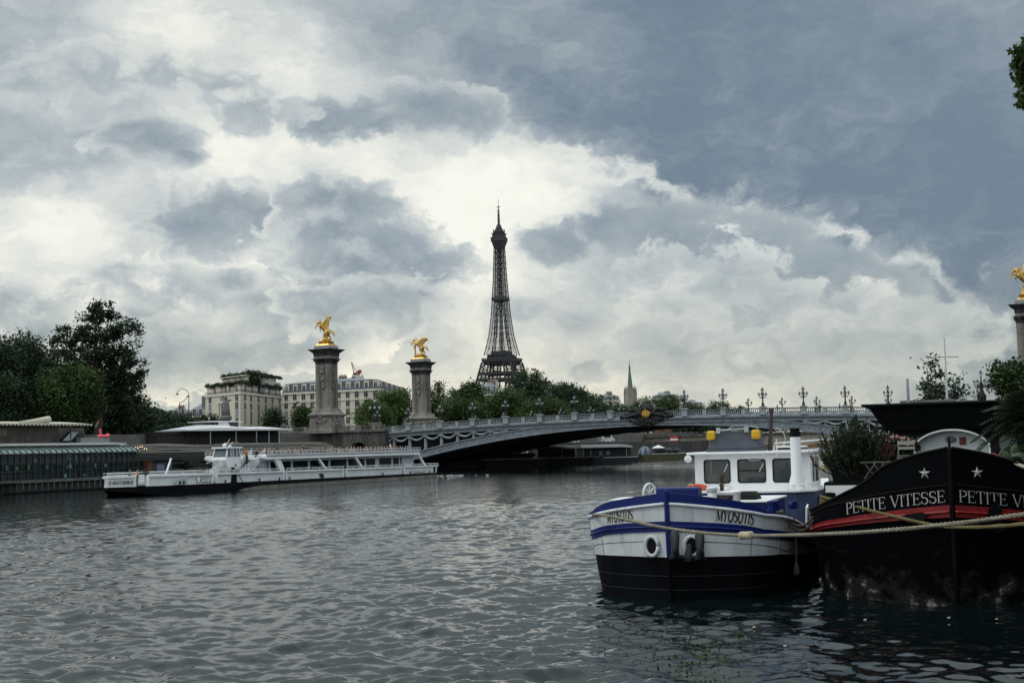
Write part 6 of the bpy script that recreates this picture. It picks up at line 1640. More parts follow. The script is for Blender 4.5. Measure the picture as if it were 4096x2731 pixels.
b = MB(); b.ext([(-.2, 0, .42), (.12, 0, .5), (.16, 0, .28), (.02, 0, .02), (-.12, 0, .2)], (0, .06, 0)); b.tube([(.0, 0, -.1), (.1, 0, -.6)], .03, 5); b.tube([(.02, 0, 0), (.34, 0, .55)], .02, 5)
loose('folded_parasol', b, M('dark_red_cloth', (.08, .012, .014), .8, var=.3), 'dark red folded cloth parasol between the feathery bush and the chair', 'parasol', mw(PV, (-1.6, 2.6, 3.35)), R(-alP))
def cactus(p, label, seed):
    r_ = thing('prickly_pear', label, 'cactus', p); rs = random.Random(seed); b = MB(); m = M('cactus_pad', (.055, .085, .05), .6, var=.3, sc=6, bump=.3)
    for k in range(20):
        x, z = rs.uniform(-.75, .95), rs.uniform(0, .55); b.ball((x, rs.uniform(-.3, .3), z), (rs.uniform(.12, .2), .035, rs.uniform(.15, .24)), 9, 6, rot=Matrix.Rotation(rs.uniform(-.7, .7), 3, 'Y') @ Matrix.Rotation(rs.uniform(-.7, .7), 3, 'Z'))
    b.build('pads', m, r_, True)
cactus(mw(PV, (1.75, 1.9, 3.0)), 'grey green prickly pear pads behind the right bow rail', 2)
b = MB(); b.tube([(-.25, 0, .12), (0, 0, 0)], .055, 8, 1); b.tube([(0, 0, 0), (2.2, -.1, -.95)], .045, 8, 0)
loose('mooring_pole', b, [M('cream_pole', (.6, .56, .46), .5, var=.1), M('red_sleeve', (.22, .04, .04), .6)], 'cream pole with a red sleeve slanting off the right bow rail', 'pole', mw(PV, (1.2, .35, 3.42)), R(-alP))
# ------------------------------------------------------------------ ropes
mL = mw(MY, (-2.55, 1.5, 2.05)); kn = at(2985, 2140, 30.5); kn.z = kn.z
P2 = mw(PV, (-3.35, 2.1, 2.42)); far = Vector((13.2, 21.5, 2.75))
pr0 = at(2420, 2060, 34.0); pr1 = at(2690, 2115, 31.8); pr2 = at(2985, 2140, 30.0); pr3 = at(3400, 2130, 26.5); pr4 = at(3800, 2095, 23.5); pr5 = at(4250, 2035, 20.5)
rope('mooring_rope', 'long pale rope sagging from the white barge across both bows', [mL, pr0, pr1, pr2, pr3, pr4, pr5], .045, ROPE, 24)
b = MB(); t_ = (pr3 - pr2).normalized(); b.tube([pr2 - t_ * .22, pr2 - t_ * .2, pr2, pr2 + t_ * .2, pr2 + t_ * .22], [.05, .095, .085, .095, .05], 9)
loose('rope_splice', b, M('splice_cream', (.45, .40, .27), .8, var=.15), 'cream sleeve round the long pale rope', 'sleeve', (0, 0, 0), smooth=True)
q0 = mw(PV, (-3.25, 1.9, 2.52)); q1 = at(3560, 2060, 31.2); q2 = at(3730, 2098, 29.6); q3 = at(3850, 2108, 28.3); q4 = at(4000, 2103, 26); q5 = at(4250, 2080, 22)
rope('mooring_rope', 'olive rope running from the coil down across the black bow', [q0, at(3400, 2018, 33.2), q1, q2, q3, q4, q5], .042, ROPEY, 20)
b = MB()
for k in range(5): b.tube([(.24 * math.cos(t * .45) * (1 - .04 * k), .24 * math.sin(t * .45), k * .075 + .03 * math.sin(t)) for t in range(15)], .05, 6)
loose('rope_coil', b, ROPEY, 'olive yellow rope wound thickly round a bitt of the black barge', 'rope coil', mw(PV, (-3.05, 2.1, 2.15)), smooth=True)
m0 = mw(MY, (2.3, 2.75, 1.95))
b = MB()
for k in range(4): b.tube([(.27 * math.cos(t * .45), .22 * math.sin(t * .45), k * .06 + .02 * math.sin(2 * t)) for t in range(15)], .045, 6)
loose('rope_coil', b, ROPED, 'grey rope wound round the right bitts of the white barge', 'rope coil', mw(MY, (2.25, 2.8, 1.88)), smooth=True)
for dz, lab in ((0, 'upper grey rope drooping between the two barges'), (-.12, 'lower grey rope drooping between the two barges')):
    rope('mooring_rope', lab, [m0 + Vector((0, 0, dz)), at(3155, 2090 - dz * 120, 35.4), at(3215, 2100 - dz * 160, 35.2), at(3262, 2056 - dz * 130, 34.8), P2 + Vector((0, 0, dz - .3))], .038, ROPED, 12)
hp = HM.p(1, 3.0, 1.9, .05); ht = mw(MY, hp)
rope('hanging_rope', 'short rope hanging down the right side of the white barge', [ht, ht + Vector((.02, -.05, -.6)), ht + Vector((.0, -.06, -1.25))], .03, ROPED, 10)
b = MB(); b.lathe([(.03, .25), (.06, .15), (.1, 0), (.07, -.08), (.02, -.1)], 8)
loose('rope_fender', b, ROPED, 'frayed rope end hanging just above the water', 'fender', ht + Vector((0, -.06, -1.45)), smooth=True)

# ------------------------------------------------------------------ people (small in the view)
SKIN = M('skin', (.42, .27, .19), .6, var=.1)
def cloth(nm, c): return M('cloth_' + nm, c, .85, var=.15)
CL = {'dark': cloth('dark', (.015, .016, .02)), 'navy': cloth('navy', (.02, .03, .08)), 'grey': cloth('grey', (.16, .16, .17)), 'white': cloth('white', (.55, .55, .53)), 'red': cloth('red', (.25, .03, .03)),
      'brown': cloth('brown', (.10, .055, .035)), 'orange': cloth('orange', (.62, .17, .01)), 'beige': cloth('beige', (.3, .25, .18)), 'green': cloth('green', (.04, .10, .05))}
HAIRM = {'dark': M('hair_dark', (.012, .009, .007), .7, var=.2), 'fair': M('hair_fair', (.16, .10, .05), .7, var=.2), 'grey': M('hair_grey', (.22, .21, .2), .7, var=.1)}
def person(label, top, leg='dark', hair='dark', pose='stand', loc=(0, 0, 0), rz=0, group=None):
    """faces local -y; body one continuous skin surface, clothes and hair as children"""
    r = thing('person', label, 'person', loc, rz, group)
    sit = pose == 'sit'; hz = .45 if sit else .9
    def limb(pa, ra, m, nm): b = MB(); b.tube(pa, ra, 8); return b.build(nm, m, r, True)
    b = MB(); hd = Vector((0, -.03, hz + .70))
    b.tube([(0, 0, hz + .40), (0, 0, hz + .54), (0, -.02, hz + .60)], [.09, .055, .06], 8); b.ball(hd, (.075, .095, .12), 10, 8); b.ball(hd + Vector((0, -.1, -.01)), (.015, .02, .02), 5, 4)
    for sx in (-1, 1):
        b.ball(hd + Vector((sx * .075, 0, 0)), (.015, .02, .03), 5, 4)
        el = Vector((sx * .27, -.05 if not sit else -.12, hz + .22)); ha = Vector((sx * .22, -.16 if not sit else -.32, hz + (.0 if not sit else .16)))
        b.tube([(0, 0, hz + .47), (sx * .15, 0, hz + .45), el, el.lerp(ha, .6), ha, ha + Vector((0, -.07, -.05))], [.05, .04, .034, .032, .03, .035], 6)
    b.build('body', SKIN, r, True)
    b = MB(); b.tube([(0, 0, hz - .06), (0, 0, hz + .1), (0, 0, hz + .3), (0, 0, hz + .46), (0, 0, hz + .52)], [.16, .155, .19, .17, .07], 10, flat=.68)
    for sx in (-1, 1):
        el = Vector((sx * .27, -.05 if not sit else -.12, hz + .22)); ha = Vector((sx * .22, -.16 if not sit else -.32, hz + (.0 if not sit else .16)))
        b.tube([(sx * .15, 0, hz + .45), (sx * .21, 0, hz + .42), el, el.lerp(ha, .7)], [.07, .065, .05, .042], 7)
    b.build('jacket', CL[top], r, True)
    b = MB()
    for sx in (-1, 1):
        if sit: b.tube([(sx * .09, .02, hz), (sx * .1, -.42, hz + .03), (sx * .1, -.44, .06), (sx * .1, -.6, .03)], [.10, .075, .05, .045], 7)
        else: b.tube([(sx * .085, 0, hz + .02), (sx * .1, -.02 + sx * .03, .48), (sx * .1, .02 + sx * .04, .07), (sx * .1, -.1 + sx * .04, .03)], [.105, .075, .05, .045], 7)
    b.build('trousers', CL[leg], r, True)
    b = MB(); b.ball(hd + Vector((0, .02, .035)), (.085, .095, .11), 9, 6); b.build('hair', HAIRM[hair], r, True)
    return r

# ------------------------------------------------------------------ tour boat
BOATW = M('tour_boat_white', (.72, .74, .755), .5, var=.08, sc=.6, streak=True)
BOATG = M('tour_boat_grey', (.40, .43, .45), .55, var=.12, sc=.8)
BEIGE = M('weathered_hull_beige', (.21, .205, .18), .7, var=.3, sc=.8, streak=True)
TINT = M('tinted_cabin_glass', (.012, .016, .018), .06, var=.5, sc=.4, spec=.6)
def tour_boat():
    n0 = on(570, 1978); d = Vector((.409, .912, 0)).normalized(); lf = Vector((-d.y, d.x, 0))
    O = n0 - d * .6; rz = math.atan2(d.y, d.x)
    root = thing('tour_boat', 'long white two deck sightseeing boat heading left on the river', 'boat', (O.x, O.y, 0), rz)
    hw = lambda x: interp(x, [(-4.9, .1), (-4.7, .35), (-4, .9), (-3, 1.62), (-2, 2.4), (-1, 3.2), (0, 3.85), (1, 4.25), (2.5, 4.5), (56, 4.5), (58, 4.2)])
    zw = lambda x: .93 - .30 * max(0, x) / 58; zt = lambda x: 2.02 - .35 * max(0, x) / 58
    XS = [-4.9, -4.75, -4.5, -4.2, -3.9, -3.5, -3, -2.5, -2, -1, 0, 1, 2, 4, 6, 8, 9, 10.5, 12, 13.5, 15, 17, 21, 30, 40, 50, 56, 58]
    zk = lambda x: interp(x, [(-4.9, .62), (-3.4, .38), (-1.4, .12), (.2, -.15), (1.2, -.6), (60, -.6)])
    zb = lambda x: interp(x, [(-4.9, .62), (-3.4, .38), (-1.4, .12), (.2, -.15), (1.2, -.6), (8.5, -.6), (11, .05), (14.5, .42), (60, .40)])
    def ring(x, z0, z1, o=0): w = hw(x) + o; return [(x, -w * (.97 if z0 < .3 else 1), z0), (x, -w, z1), (x, w, z1), (x, w * .97, z0)]
    b = MB(); b.loft([ring(x, zb(x), zw(x), .06) for x in XS]); b.build('hull', M('tour_boat_black', (.003, .0035, .005), .55, var=.3, spec=.1), root)
    b = MB(); b.loft([ring(x, min(zk(x), zb(x) - .01), zb(x)) for x in XS if x > 8]); b.build('lower_hull', BEIGE, root)
    segs = [(-4.9, -2.75), (-1.65, 6.1), (7.0, 19.3), (19.9, 32.2), (33.1, 46.8), (47.8, 58)]
    for (a, c) in segs:
        xs = sorted(set([a, c] + [x for x in XS if a < x < c])); b = MB()
        for sd in (-1, 1):
            b.loft([[(x, sd * (hw(x) - .10), zw(x)), (x, sd * hw(x), zt(x) - .22), (x, sd * (hw(x) + .22), zt(x) - .18), (x, sd * (hw(x) + .22), zt(x)), (x, sd * (hw(x) - .15), zt(x)), (x, sd * (hw(x) - .25), zw(x))] for x in xs])
        for k in (a, c):
            if -4 < k < 57: b.bx(k - .12, k + .12, -hw(k) - .12, -hw(k) + .3, zw(k), zt(k))
        b.build('bulwark', BOATW, root)
        b = MB(); n = max(2, int((c - a) / 1.3))
        b.tube([(x, -hw(x) - .12, zt(x) + .26) for x in xs], .03, 5); b.tube([(x, -hw(x) - .12, zt(x) + .13) for x in xs], .02, 4); b.tube([(x, hw(x) + .1, zt(x) + .26) for x in xs], .03, 5)
        for i in range(n + 1):
            x = lerp(a, c, i / n); b.tube([(x, -hw(x) - .16, zt(x)), (x + .12, -hw(x) - .12, zt(x) + .26)], .025, 4)
        b.build('handrail', BOATW, root)
    for (a, c) in zip([s[1] for s in segs], [s[0] for s in segs[1:]]):
        b = MB()
        for k in range(5): z = lerp(zw(a) + .1, zt(a) + .3, k / 4); b.tube([(a, -hw(a) + .1, z), (c, -hw(c) + .1, z)], .022, 4)
        b.build('gate', BOATG, root)
    b = MB(); b.loft([[(x, -hw(x) + .12, zw(x) + .12), (x, hw(x) - .12, zw(x) + .12)] for x in XS], cap=False, closed=False); b.build('deck', DECKG, root)
    for (a, c) in ((.4, 2.1),):
        b = MB(); b.bx(a, c, -4.53, -4.42, 1.0, 1.55); b.build('side_vent', BOATG, root)
        for q in (.75, 1.35): b = MB(); b.bx(q, q + .3, -4.56, -4.54, 1.05, 1.35); b.build('vent_slot', DARKG, root)
    b = MB(); b.ext([(27.4, -4.56, .85), (28.0, -4.56, .85), (27.7, -4.56, 1.35), (26.9, -4.56, 1.35)], (0, .08, 0)); b.build('side_vent', DARKG, root)
    for x in (8.4, 14.6, 18.5, 20.6, 42, 49.5, 55.0):
        b = MB(); b.lathe([(.07, 0), (.07, .32), (.1, .36)], 6, (x, -4.6, zw(x) - .02)); b.build('bollard', RUBBER, root)
    b = MB(); b.bx(9.6, 10.5, -4.55, -4.3, .85, 2.0); b.bx(9.8, 10.2, -4.5, -4.3, 2.0, 2.5); b.tube([(10.4, -4.5, 2.2), (12, -4.65, .3)], .04, 5); b.build('fender', RUBBER, root); b = MB(); b.bx(56.6, 56.9, -4.5, -4.2, .7, 1.9); b.build('fender', RUBBER, root)
    # lettering
    bt = [(0, -4.85)]
    while bt[-1][1] < -2.7: x_ = bt[-1][1] + .03; bt.append((bt[-1][0] + math.hypot(.03, hw(x_) - hw(x_ - .03)), x_))
    def bowmap(u, v): x_ = interp(u + .12, bt); return (x_ - .03, -hw(x_) - .03 - .03 * v, 1.22 + v)
    b = MB(); text_mesh(b, 'LE MULET COUREAU', 2.45, .32, bowmap, .2, .09, .08, slant=.2); b.build('name_lettering', LETB, root)
    for (x, z, w, h, lines) in ((4.35, 1.12, 1.5, .27, ('MOUCHES', 'BATEAUX')), (50.9, .86, 2.9, .26, ('BATEAUX MOUCHES',))):
        for off, m, dy in ((.075, LETB, -.005), (0, LETW if False else M('logo_white', (.8, .8, .8), .5, var=0), -.02)):
            b = MB()
            for i, l in enumerate(lines):
                text_mesh(b, l, w * (1 if i == 0 else .86), h, lambda u, v, i=i: (x + u + off, -4.52 + dy, z + i * .31 + v - off * .6), .24, .2, 0)
            pr = [(-.75, .62), (-.62, .72), (-.5, .62), (-.3, .7), (-.15, .58), (-.12, .3), (-.3, .02), (-.42, -.12), (-.62, .12), (-.76, .38)] if len(lines) > 1 else [(-.5, .32), (-.35, .36), (-.15, .3), (-.15, .1), (-.3, -.05), (-.45, .12)]
            b.add([(x + u + off, -4.52 + dy, z + v - off * .6) for u, v in pr], [tuple(range(len(pr)))]); b.build('logo' if m != LETB else 'logo_shadow', m, root)
    # upper deck
    a, c = 16.3, 52.8
    sec = lambda x: [(x, -3.7, 3.05), (x, -4.35, 3.25), (x, -4.28, 3.62), (x, -4.1, 3.8), (x, -3.95, 3.8), (x, -3.95, 3.2), (x, 3.95, 3.2), (x, 3.95, 3.8), (x, 4.1, 3.8), (x, 4.28, 3.62), (x, 4.35, 3.25), (x, 3.7, 3.05)]
    b = MB(); b.loft([[(p[0], p[1] * .9, p[2] + .2 * (p[2] < 3.3)) for p in sec(a - .4)], sec(a + .3), sec(c - .3), [(p[0] + .2, p[1] * .97, p[2]) for p in sec(c)]]); b.build('upper_deck', BOATW, root)
    b = MB(); b.loft([[(x, -4.42, 3.62), (x, -4.42, 3.80), (x, -4.2, 3.84), (x, -4.2, 3.64)] for x in (a + .2, c - .1)]); b.build('deck_edge', BOATG, root)
    b = MB()
    for sd in (-1, 1):
        for z in (4.0, 4.2): b.tube([(a + .3, sd * 4.3, z), (c, sd * 4.3, z)], .03, 4)
        for i in range(42): x = lerp(a + .3, c, i / 41); b.tube([(x, sd * 4.36, 3.84), (x + .1, sd * 4.3, 4.2)], .024, 4)
    b.build('handrail', BOATW, root)
    b = MB(); b.bx(18.3, 52.4, -3.35, 3.35, .95, 3.06); b.build('cabin_glass', TINT, root)
    for x in (18.3, 22.8, 26.4, 31, 35.2, 39.6, 42.6, 46.6, 48.6, 52):
        b = MB(); wx = .18 if x not in (42.6, 52) else .5; b.bx(x - wx, x + wx, -3.42, -3.3, .95, 3.06); b.build('cabin_post', BOATG, root)
    b = MB(); b.bx(52.3, 52.5, -3.4, 3.4, .9, 3.06); b.bx(49.2, 52.4, -3.45, -3.36, 1.0, 2.9); b.build('bulkhead', BOATG, root)
    b = MB(); b.bx(18.3, 52.4, -3.9, -3.5, 2.96, 3.05); b.build('awning_rail', BOATG, root)
    for (x0, x1, zz, w) in ((18.5, 20.4, .95, .34), (27.3, 29.0, 1.85, .24), (35.9, 37.6, 1.75, .24), (52.7, 54.6, 1.65, .22)):
        for sd in (-1, 1):
            b = MB(); b.ext([(x0 - w, sd * 4.2, 3.25), (x0 + w, sd * 4.2, 3.25), (lerp(x0, x1, .35) + w, sd * 4.2, 3.0) if w > .3 else (x0 + w + .1, sd * 4.2, 3.1), (x1 + w, sd * 4.2, zz), (x1 - w, sd * 4.2, zz)], (0, -sd * .3, 0)); b.build('slanted_strut', BOATW, root)
    b = MB(); b.bx(16.4, 18.3, -3.2, 3.2, 1.0, 3.06); b.bx(15.0, 16.4, -3.0, 3.0, .95, 2.3); b.build('stair_house', BOATG, root)
    # stairs with rails
    st = MB()
    for i in range(11): x, z = lerp(12.9, 16.9, i / 10), lerp(1.25, 3.75, i / 10); st.bx(x - .2, x + .2, -3.6, -1.9, z - .05, z)
    st.ext([(12.6, -3.62, 1.0), (13.0, -3.62, 1.0), (17.2, -3.62, 3.6), (16.8, -3.62, 3.8)], (0, -.06, 0)); st.build('stairs', BOATG, root)
    for y in (-3.66, -1.85):
        b = MB()
        for dz in (.25, .5, .75, 1.0): b.tube([(12.3, y, 1.05 + dz), (17.1, y, 3.75 + dz * .7)], .03, 4)
        for t in (0, .33, .66, 1): b.tube([(lerp(12.5, 17.0, t), y, lerp(1.1, 3.7, t)), (lerp(12.3, 17.1, t), y, lerp(1.1, 3.75, t) + lerp(1.0, .7, t))], .03, 4)
        b.build('stair_rail', BOATW, root)
    b = MB(); 
    for dz in (.3, .55, .8): b.tube([(8.6, -2.2, 2.0 + dz - .8), (11.2, -2.2, 2.6 + dz)], .025, 4)
    b.tube([(9.2, -1.5, 3.0), (11.4, -1.5, 3.45)], .035, 4); b.build('handrail', BOATW, root)
    # wheelhouse
    x0, x1, y0, y1 = 11.6, 14.2, -2.4, -.6
    b = MB(); b.loft([[(x0 + .25, y0 + .1, 2.25), (x1 - .1, y0 + .1, 2.25), (x1 - .1, y1 - .1, 2.25), (x0 + .25, y1 - .1, 2.25)], [(x0 + .15, y0, 2.6), (x1, y0, 2.6), (x1, y1, 2.6), (x0 + .15, y1, 2.6)], [(x0 - .2, y0, 3.3), (x1, y0, 3.3), (x1, y1, 3.3), (x0 - .2, y1, 3.3)], [(x0 - .1, y0, 3.62), (x1, y0, 3.62), (x1, y1, 3.62), (x0 - .1, y1, 3.62)]]); b.build('wheelhouse', BOATW, root)
    b = MB(); b.bx(x0 + .6, x1 - .4, y0 + .3, y1 - .3, .9, 2.25); b.bx(14.2, 15.2, y0 + .2, y1 - .1, 1.0, 2.4); b.build('wheelhouse_base', BOATG, root)
    b = MB(); b.loft([[(x0 - .05, y0 + .05, 3.62), (x1 - .05, y0 + .05, 3.62), (x1 - .05, y1 - .05, 3.62), (x0 - .05, y1 - .05, 3.62)], [(x0 + .3, y0 + .12, 4.55), (x1 - .2, y0 + .12, 4.55), (x1 - .2, y1 - .12, 4.55), (x0 + .3, y1 - .12, 4.55)]]); b.build('wheelhouse_glass', M('wheelhouse_glass', (.055, .085, .10), .06, var=.3, sc=1, spec=.7), root)
    b = MB()
    for (xa, ya) in ((x0 - .05, y0), (x1 - .05, y0), (x0 - .05, y1), (x1 - .05, y1)): b.beam((xa, ya, 3.6), (xa + (.32 if xa < 12.5 else -.18), ya + (.08 if ya < -1.5 else -.08), 4.6), .12)
    for xa in (12.4, 12.8, 13.5): b.beam((xa, y0, 3.6), (xa + .05, y0 + .08, 4.6), .09)
    b.build('window_post', BOATW, root)
    b = MB(); b.bx(x0 - .1, x1 + .1, y0 - .15, y1 + .15, 4.56, 4.74); o = b.build('wheelhouse_roof', BOATW, root)
    b = MB(); b.ball((12.4, -1.5, 4.9), .2, 8, 6); b.ball((12.7, -1.4, 5.05), .14, 7, 5); b.tube([(12.8, -1.4, 4.8), (13.5, -1.4, 5.6)], .02, 4); b.tube([(13.4, -1.2, 4.75), (14.4, -1.2, 5.25)], .03, 4); b.lathe([(.2, 4.74), (.2, 4.85), (.05, 4.9)], 8, (13.3, -1.6, 0)); b.build('radar', BOATW, root)
    b = MB(); b.bx(13.05, 13.35, y0 - .02, y0 - .005, 2.62, 2.85); b.build('red_plate', CL['red'], root)
    b = MB(); b.bx(x0 + .02, x0 + .1, -2.2, -1.7, 2.55, 3.0); b.bx(x0 + .02, x0 + .12, -1.4, -.9, 2.55, 3.05); b.build('vent', BOATG, root)
    b = MB(); b.tube([(2.5, -1.0, .95), (3.6, -1.2, 3.5)], [.13, .10], 8); b.ball((3.6, -1.2, 3.55), .14, 7, 5); b.build('bow_boom', BOATW, root, True)
    # white water at the stern
    return root, d, lf, O, rz
TB, tbd, tblf, tbO, tbrz = tour_boat()
def tbp(x, y, z): return tbO + tbd * x + tblf * y + Vector((0, 0, z))
protos = []
for (t_, lg, hr, desc) in (('dark', 'dark', 'dark', 'dark jacket and dark hair'), ('navy', 'navy', 'fair', 'navy jacket and fair hair'), ('brown', 'dark', 'dark', 'brown jacket and dark hair'), ('red', 'dark', 'fair', 'red jacket and fair hair'), ('grey', 'navy', 'grey', 'grey jacket and grey hair'), ('white', 'dark', 'dark', 'white top and dark hair'), ('beige', 'brown', 'fair', 'beige jacket and fair hair')):
    protos.append((t_, lg, hr, 'passenger seated on the upper deck of the sightseeing boat, ' + desc))
seat_first = {}
pr_ = random.Random(12)
for row, (y, n) in enumerate(((-3.6, 46), (-2.3, 30))):
    for i in range(n):
        x = 17.4 + (34 if row == 0 else 32) * (i + pr_.uniform(-.25, .25)) / n
        k = pr_.choices(range(7), [7, 3, 7, .6, 3, .5, 4])[0]
        if k in seat_first: o = copy_tree(seat_first[k])
        else:
            t_, lg, hr, lb = protos[k]; o = seat_first[k] = person(lb, t_, lg, hr, 'sit', group='seated passengers, ' + lb.split(', ')[1])
        o.location = tbp(x, y, 3.2 + pr_.uniform(-.04, .06)); o.rotation_euler = (0, 0, tbrz - math.pi / 2 + R(pr_.choice([180, 200, 90, 20, 0])))
for (x, y, z, t_, lab) in ((15.2, -2.4, 2.85, 'orange', 'person in an orange vest on the stairs of the sightseeing boat'), (14.5, -3.0, 2.35, 'brown', 'person in brown on the stairs of the sightseeing boat'), (15.9, -1.6, 2.45, 'white', 'person in pale clothes standing behind the boat wheelhouse'),
                         (-2.0, -1.5, .95, 'orange', 'crew member in an orange vest at the front gate of the sightseeing boat'), (6.5, -3.8, .75, 'orange', 'crew member in an orange vest at the gate below the boat wheelhouse'), (-2.3, -.8, .95, 'dark', 'person in dark clothes behind the front gate of the sightseeing boat'), (46.5, -3.2, 3.82, 'white', 'person in white standing near the rear of the boat upper deck'), (25.8, -3.0, 3.82, 'dark', 'person in dark clothes standing up among the seated passengers')):
    person(lab, t_, 'dark', 'dark', 'stand', tbp(x, y, z if z < 3.5 else 3.22), tbrz + R(30))
# foam behind the stern
FO = M('foam', (.62, .66, .66), .8, var=.3, sc=2); rs_ = np.random.RandomState(2)
b = MB()
for i in range(70):
    t = rs_.rand() ** 1.6; p = tbp(58.0 + 9 * t, rs_.normal() * (1.6 + 2.0 * t) - 1.5, .01 + .16 * rs_.rand() * (1 - t))
    b.ball(p, (rs_.uniform(.1, .3), rs_.uniform(.1, .3), rs_.uniform(.03, .12) * (1.1 - t)), 6, 4)
tag(b.build('wake_foam', FO, None, True), kind='stuff')

# ------------------------------------------------------------------ glazed restaurant barge at the left
def frame_thing(name, label, cat, p, dvec, group=None):
    return thing(name, label, cat, (p[0], p[1], 0), math.atan2(dvec[1], dvec[0]), group)
def glass_barge():
    root = frame_thing('restaurant_barge', 'long glazed restaurant barge with barrel glass roof moored at the left', 'barge', (-58.6, 150), (.42, .9))
    X0, X1 = -32, 24; Wd = 11
    HB = M('barge_hull_dark', (.022, .024, .024), .7, var=.4, sc=.6, streak=True); GR = M('barge_grey', (.10, .105, .10), .7, var=.25, sc=.8)
    b = MB(); b.bx(X0, X1, .3, Wd, -.6, 1.05); b.bx(X0, X1 - 2, 0, .3, .1, .9); b.build('hull', HB, root)
    b = MB(); b.bx(X0, X1 + .2, -.35, Wd + .2, 1.15, 1.48); 
    for i in range(54): x = X0 + i * .97; b.bx(x, x + .08, -.40, -.3, .3, 1.48)
    b.build('ledge', GR, root)
    b = MB(); b.bx(X0, X1 - 2.5, .25, .3, 1.5, 4.55); b.bx(X1 - 2.5, X1 - .8, .55, .6, 1.5, 4.55); b.bx(X1 - .2, X1 - .15, 1.3, Wd, 1.5, 4.55)
    b.build('glass_wall', M('green_black_glass', (.010, .018, .018), .10, var=.8, sc=.6, spec=.5), root)
    MU = M('glazing_bar_grey', (.028, .036, .036), .5, var=.2)
    b = MB(); n = int((X1 - X0) / .95)
    for i in range(n + 1):
        x = X0 + i * .95; b.bx(x - .045, x + .045, .10, .25, 1.45, 4.55)
    for z in (2.5, 3.4, 4.5): b.bx(X0, X1, .16, .25, z, z + .07)
    b.build('glazing_bars', MU, root)
    rs = random.Random(6)                                  # tables, panels and curtains glimpsed inside
    for i in range(40):
        x, z = rs.uniform(X0, X1 - 3), rs.choice([1.6, 2.7, 3.6]); b = MB(); b.bx(x, x + rs.uniform(.2, .6), .20, .245, z, z + rs.uniform(.3, .8)); b.build('curtain' if z > 2 else 'chair_back', M('inside_pale', (.10, .12, .11), .8, var=.4, sc=2) if i % 5 else M('inside_teal', (.10, .22, .20), .8), root)
    pr = [(.2 + 2.6 * (1 - math.cos(t)), 4.55 + .78 * math.sin(t)) for t in [k * math.pi / 2 / 7 for k in range(8)]]
    b = MB(); b.loft([[(x, y, z) for y, z in pr] for x in (X0, X1 - .6)], cap=False, closed=False)
    b.loft([[(X1 - .6, y, z) for y, z in pr]] + [[(X1 - .6 + .9 * math.sin(k * .3), y + .4 * k * .2, z - .03 * k * k) for y, z in pr] for k in range(1, 5)], cap=False, closed=False)
    b.build('barrel_roof_glass', M('barrel_glass', (.15, .21, .21), .2, var=.5, sc=.5, spec=.9), root, True)
    b = MB()
    for i in range(n + 1):
        x = X0 + i * .95; b.tube([(x - .0, y - .03, z + .03) for y, z in pr], .06, 4)
    b.build('roof_ribs', MU, root)
    b = MB(); b.bx(X0, X1 - 2.5, 2.2, Wd, 5.52, 5.80); b.ext([(X1 - 2.5, 2.2, 5.52), (X1 + 1.5, 4.2, 5.52), (X1 - 2.5, Wd, 5.52)], (0, 0, .24)); b.bx(X0, X1 - .5, 2.9, Wd, 5.2, 5.52); b.build('roof_edge', M('pale_roof', (.52, .53, .52), .6, var=.1), root)
    # upper cabin with awnings
    b = MB(); b.bx(X0, 12.4, 3.4, Wd, 5.80, 8.0); b.build('upper_cabin', M('upper_cabin_dark', (.055, .05, .045), .8, var=.4, sc=.8), root)
    b = MB(); b.bx(12.4, 17.2, 3.8, Wd, 5.8, 7.7); b.build('upper_glass_room', TINT, root)
    for (x, w, z, h, m) in ((-7, 2.6, 6.05, 1.7, GR), (-1.5, 2.0, 6.6, .9, M('warm_panel', (.12, .095, .07), .8)), (-14, 4.0, 6.5, 1.0, M('warm_panel', (.12, .095, .07), .8)), (2.6, 1.4, 6.7, .9, M('warm_panel', (.12, .095, .07), .8))):
        b = MB(); b.bx(x, x + w, 3.32, 3.4, z, z + h); b.build('panel', m, root)
    for x in (-6.3, -5.2): b = MB(); b.bx(x, x + .7, 3.28, 3.32, 6.4, 7.6); b.build('window', TINT, root)
    b = MB(); b.ext([(13.2, 3.5, 6.1), (14.6, 3.5, 6.1), (15.9, 3.5, 7.2), (14.6, 3.5, 7.2)], (0, .1, 0)); b.build('skylight', M('pale_pane', (.32, .35, .36), .3, var=.1), root)
    AW = M('awning_canvas', (.52, .49, .40), .85, var=.12, sc=1)
    b = MB(); b.ext([(X0, 2.4, 8.12), (X0, 6.5, 8.45), (X0, 6.5, 8.52), (X0, 2.4, 8.2)], (16.4 - X0, 0, 0))
    i = 0; x = X0
    while x < 17.2:
        b.add([(x, 2.38, 8.16), (x + .6, 2.38, 8.16), (x + .5, 2.38, 7.98), (x + .3, 2.38, 7.9), (x + .1, 2.38, 7.98)], [(0, 1, 2, 3, 4)]); x += .6
    b.build('awning', AW, root)
    for x in (-8.5, 5.5):
        b = MB(); b.tube([(x, 3.0, 8.3), (x + 2.8, 3.2, 8.5), (x + 5.2, 3.4, 8.72)], [.1, .28, .42], 10); b.build('rolled_awning', AW, root, True, ang=50)
    for x in (-18, -10, -2, 6, 13.5): b = MB(); b.bx(x, x + .1, 2.5, 2.6, 5.8, 8.12); b.build('awning_post', MU, root)
    b = MB(); b.bx(15.8, 20.9, 3.0, 4.0, 5.8, 6.45); b.build('roof_planter', M('zinc_planter', (.22, .225, .215), .6, var=.1), root)
    b = MB(); 
    for z in (2.5, 2.0): b.tube([(-14, -1.4, z), (1.5, -1.4, z)], .03, 4)
    for x in (-14, -8, -4.6, -1.2, 1.5): b.tube([(x, -1.4, -.3), (x, -1.4, 2.6)], .04, 4)
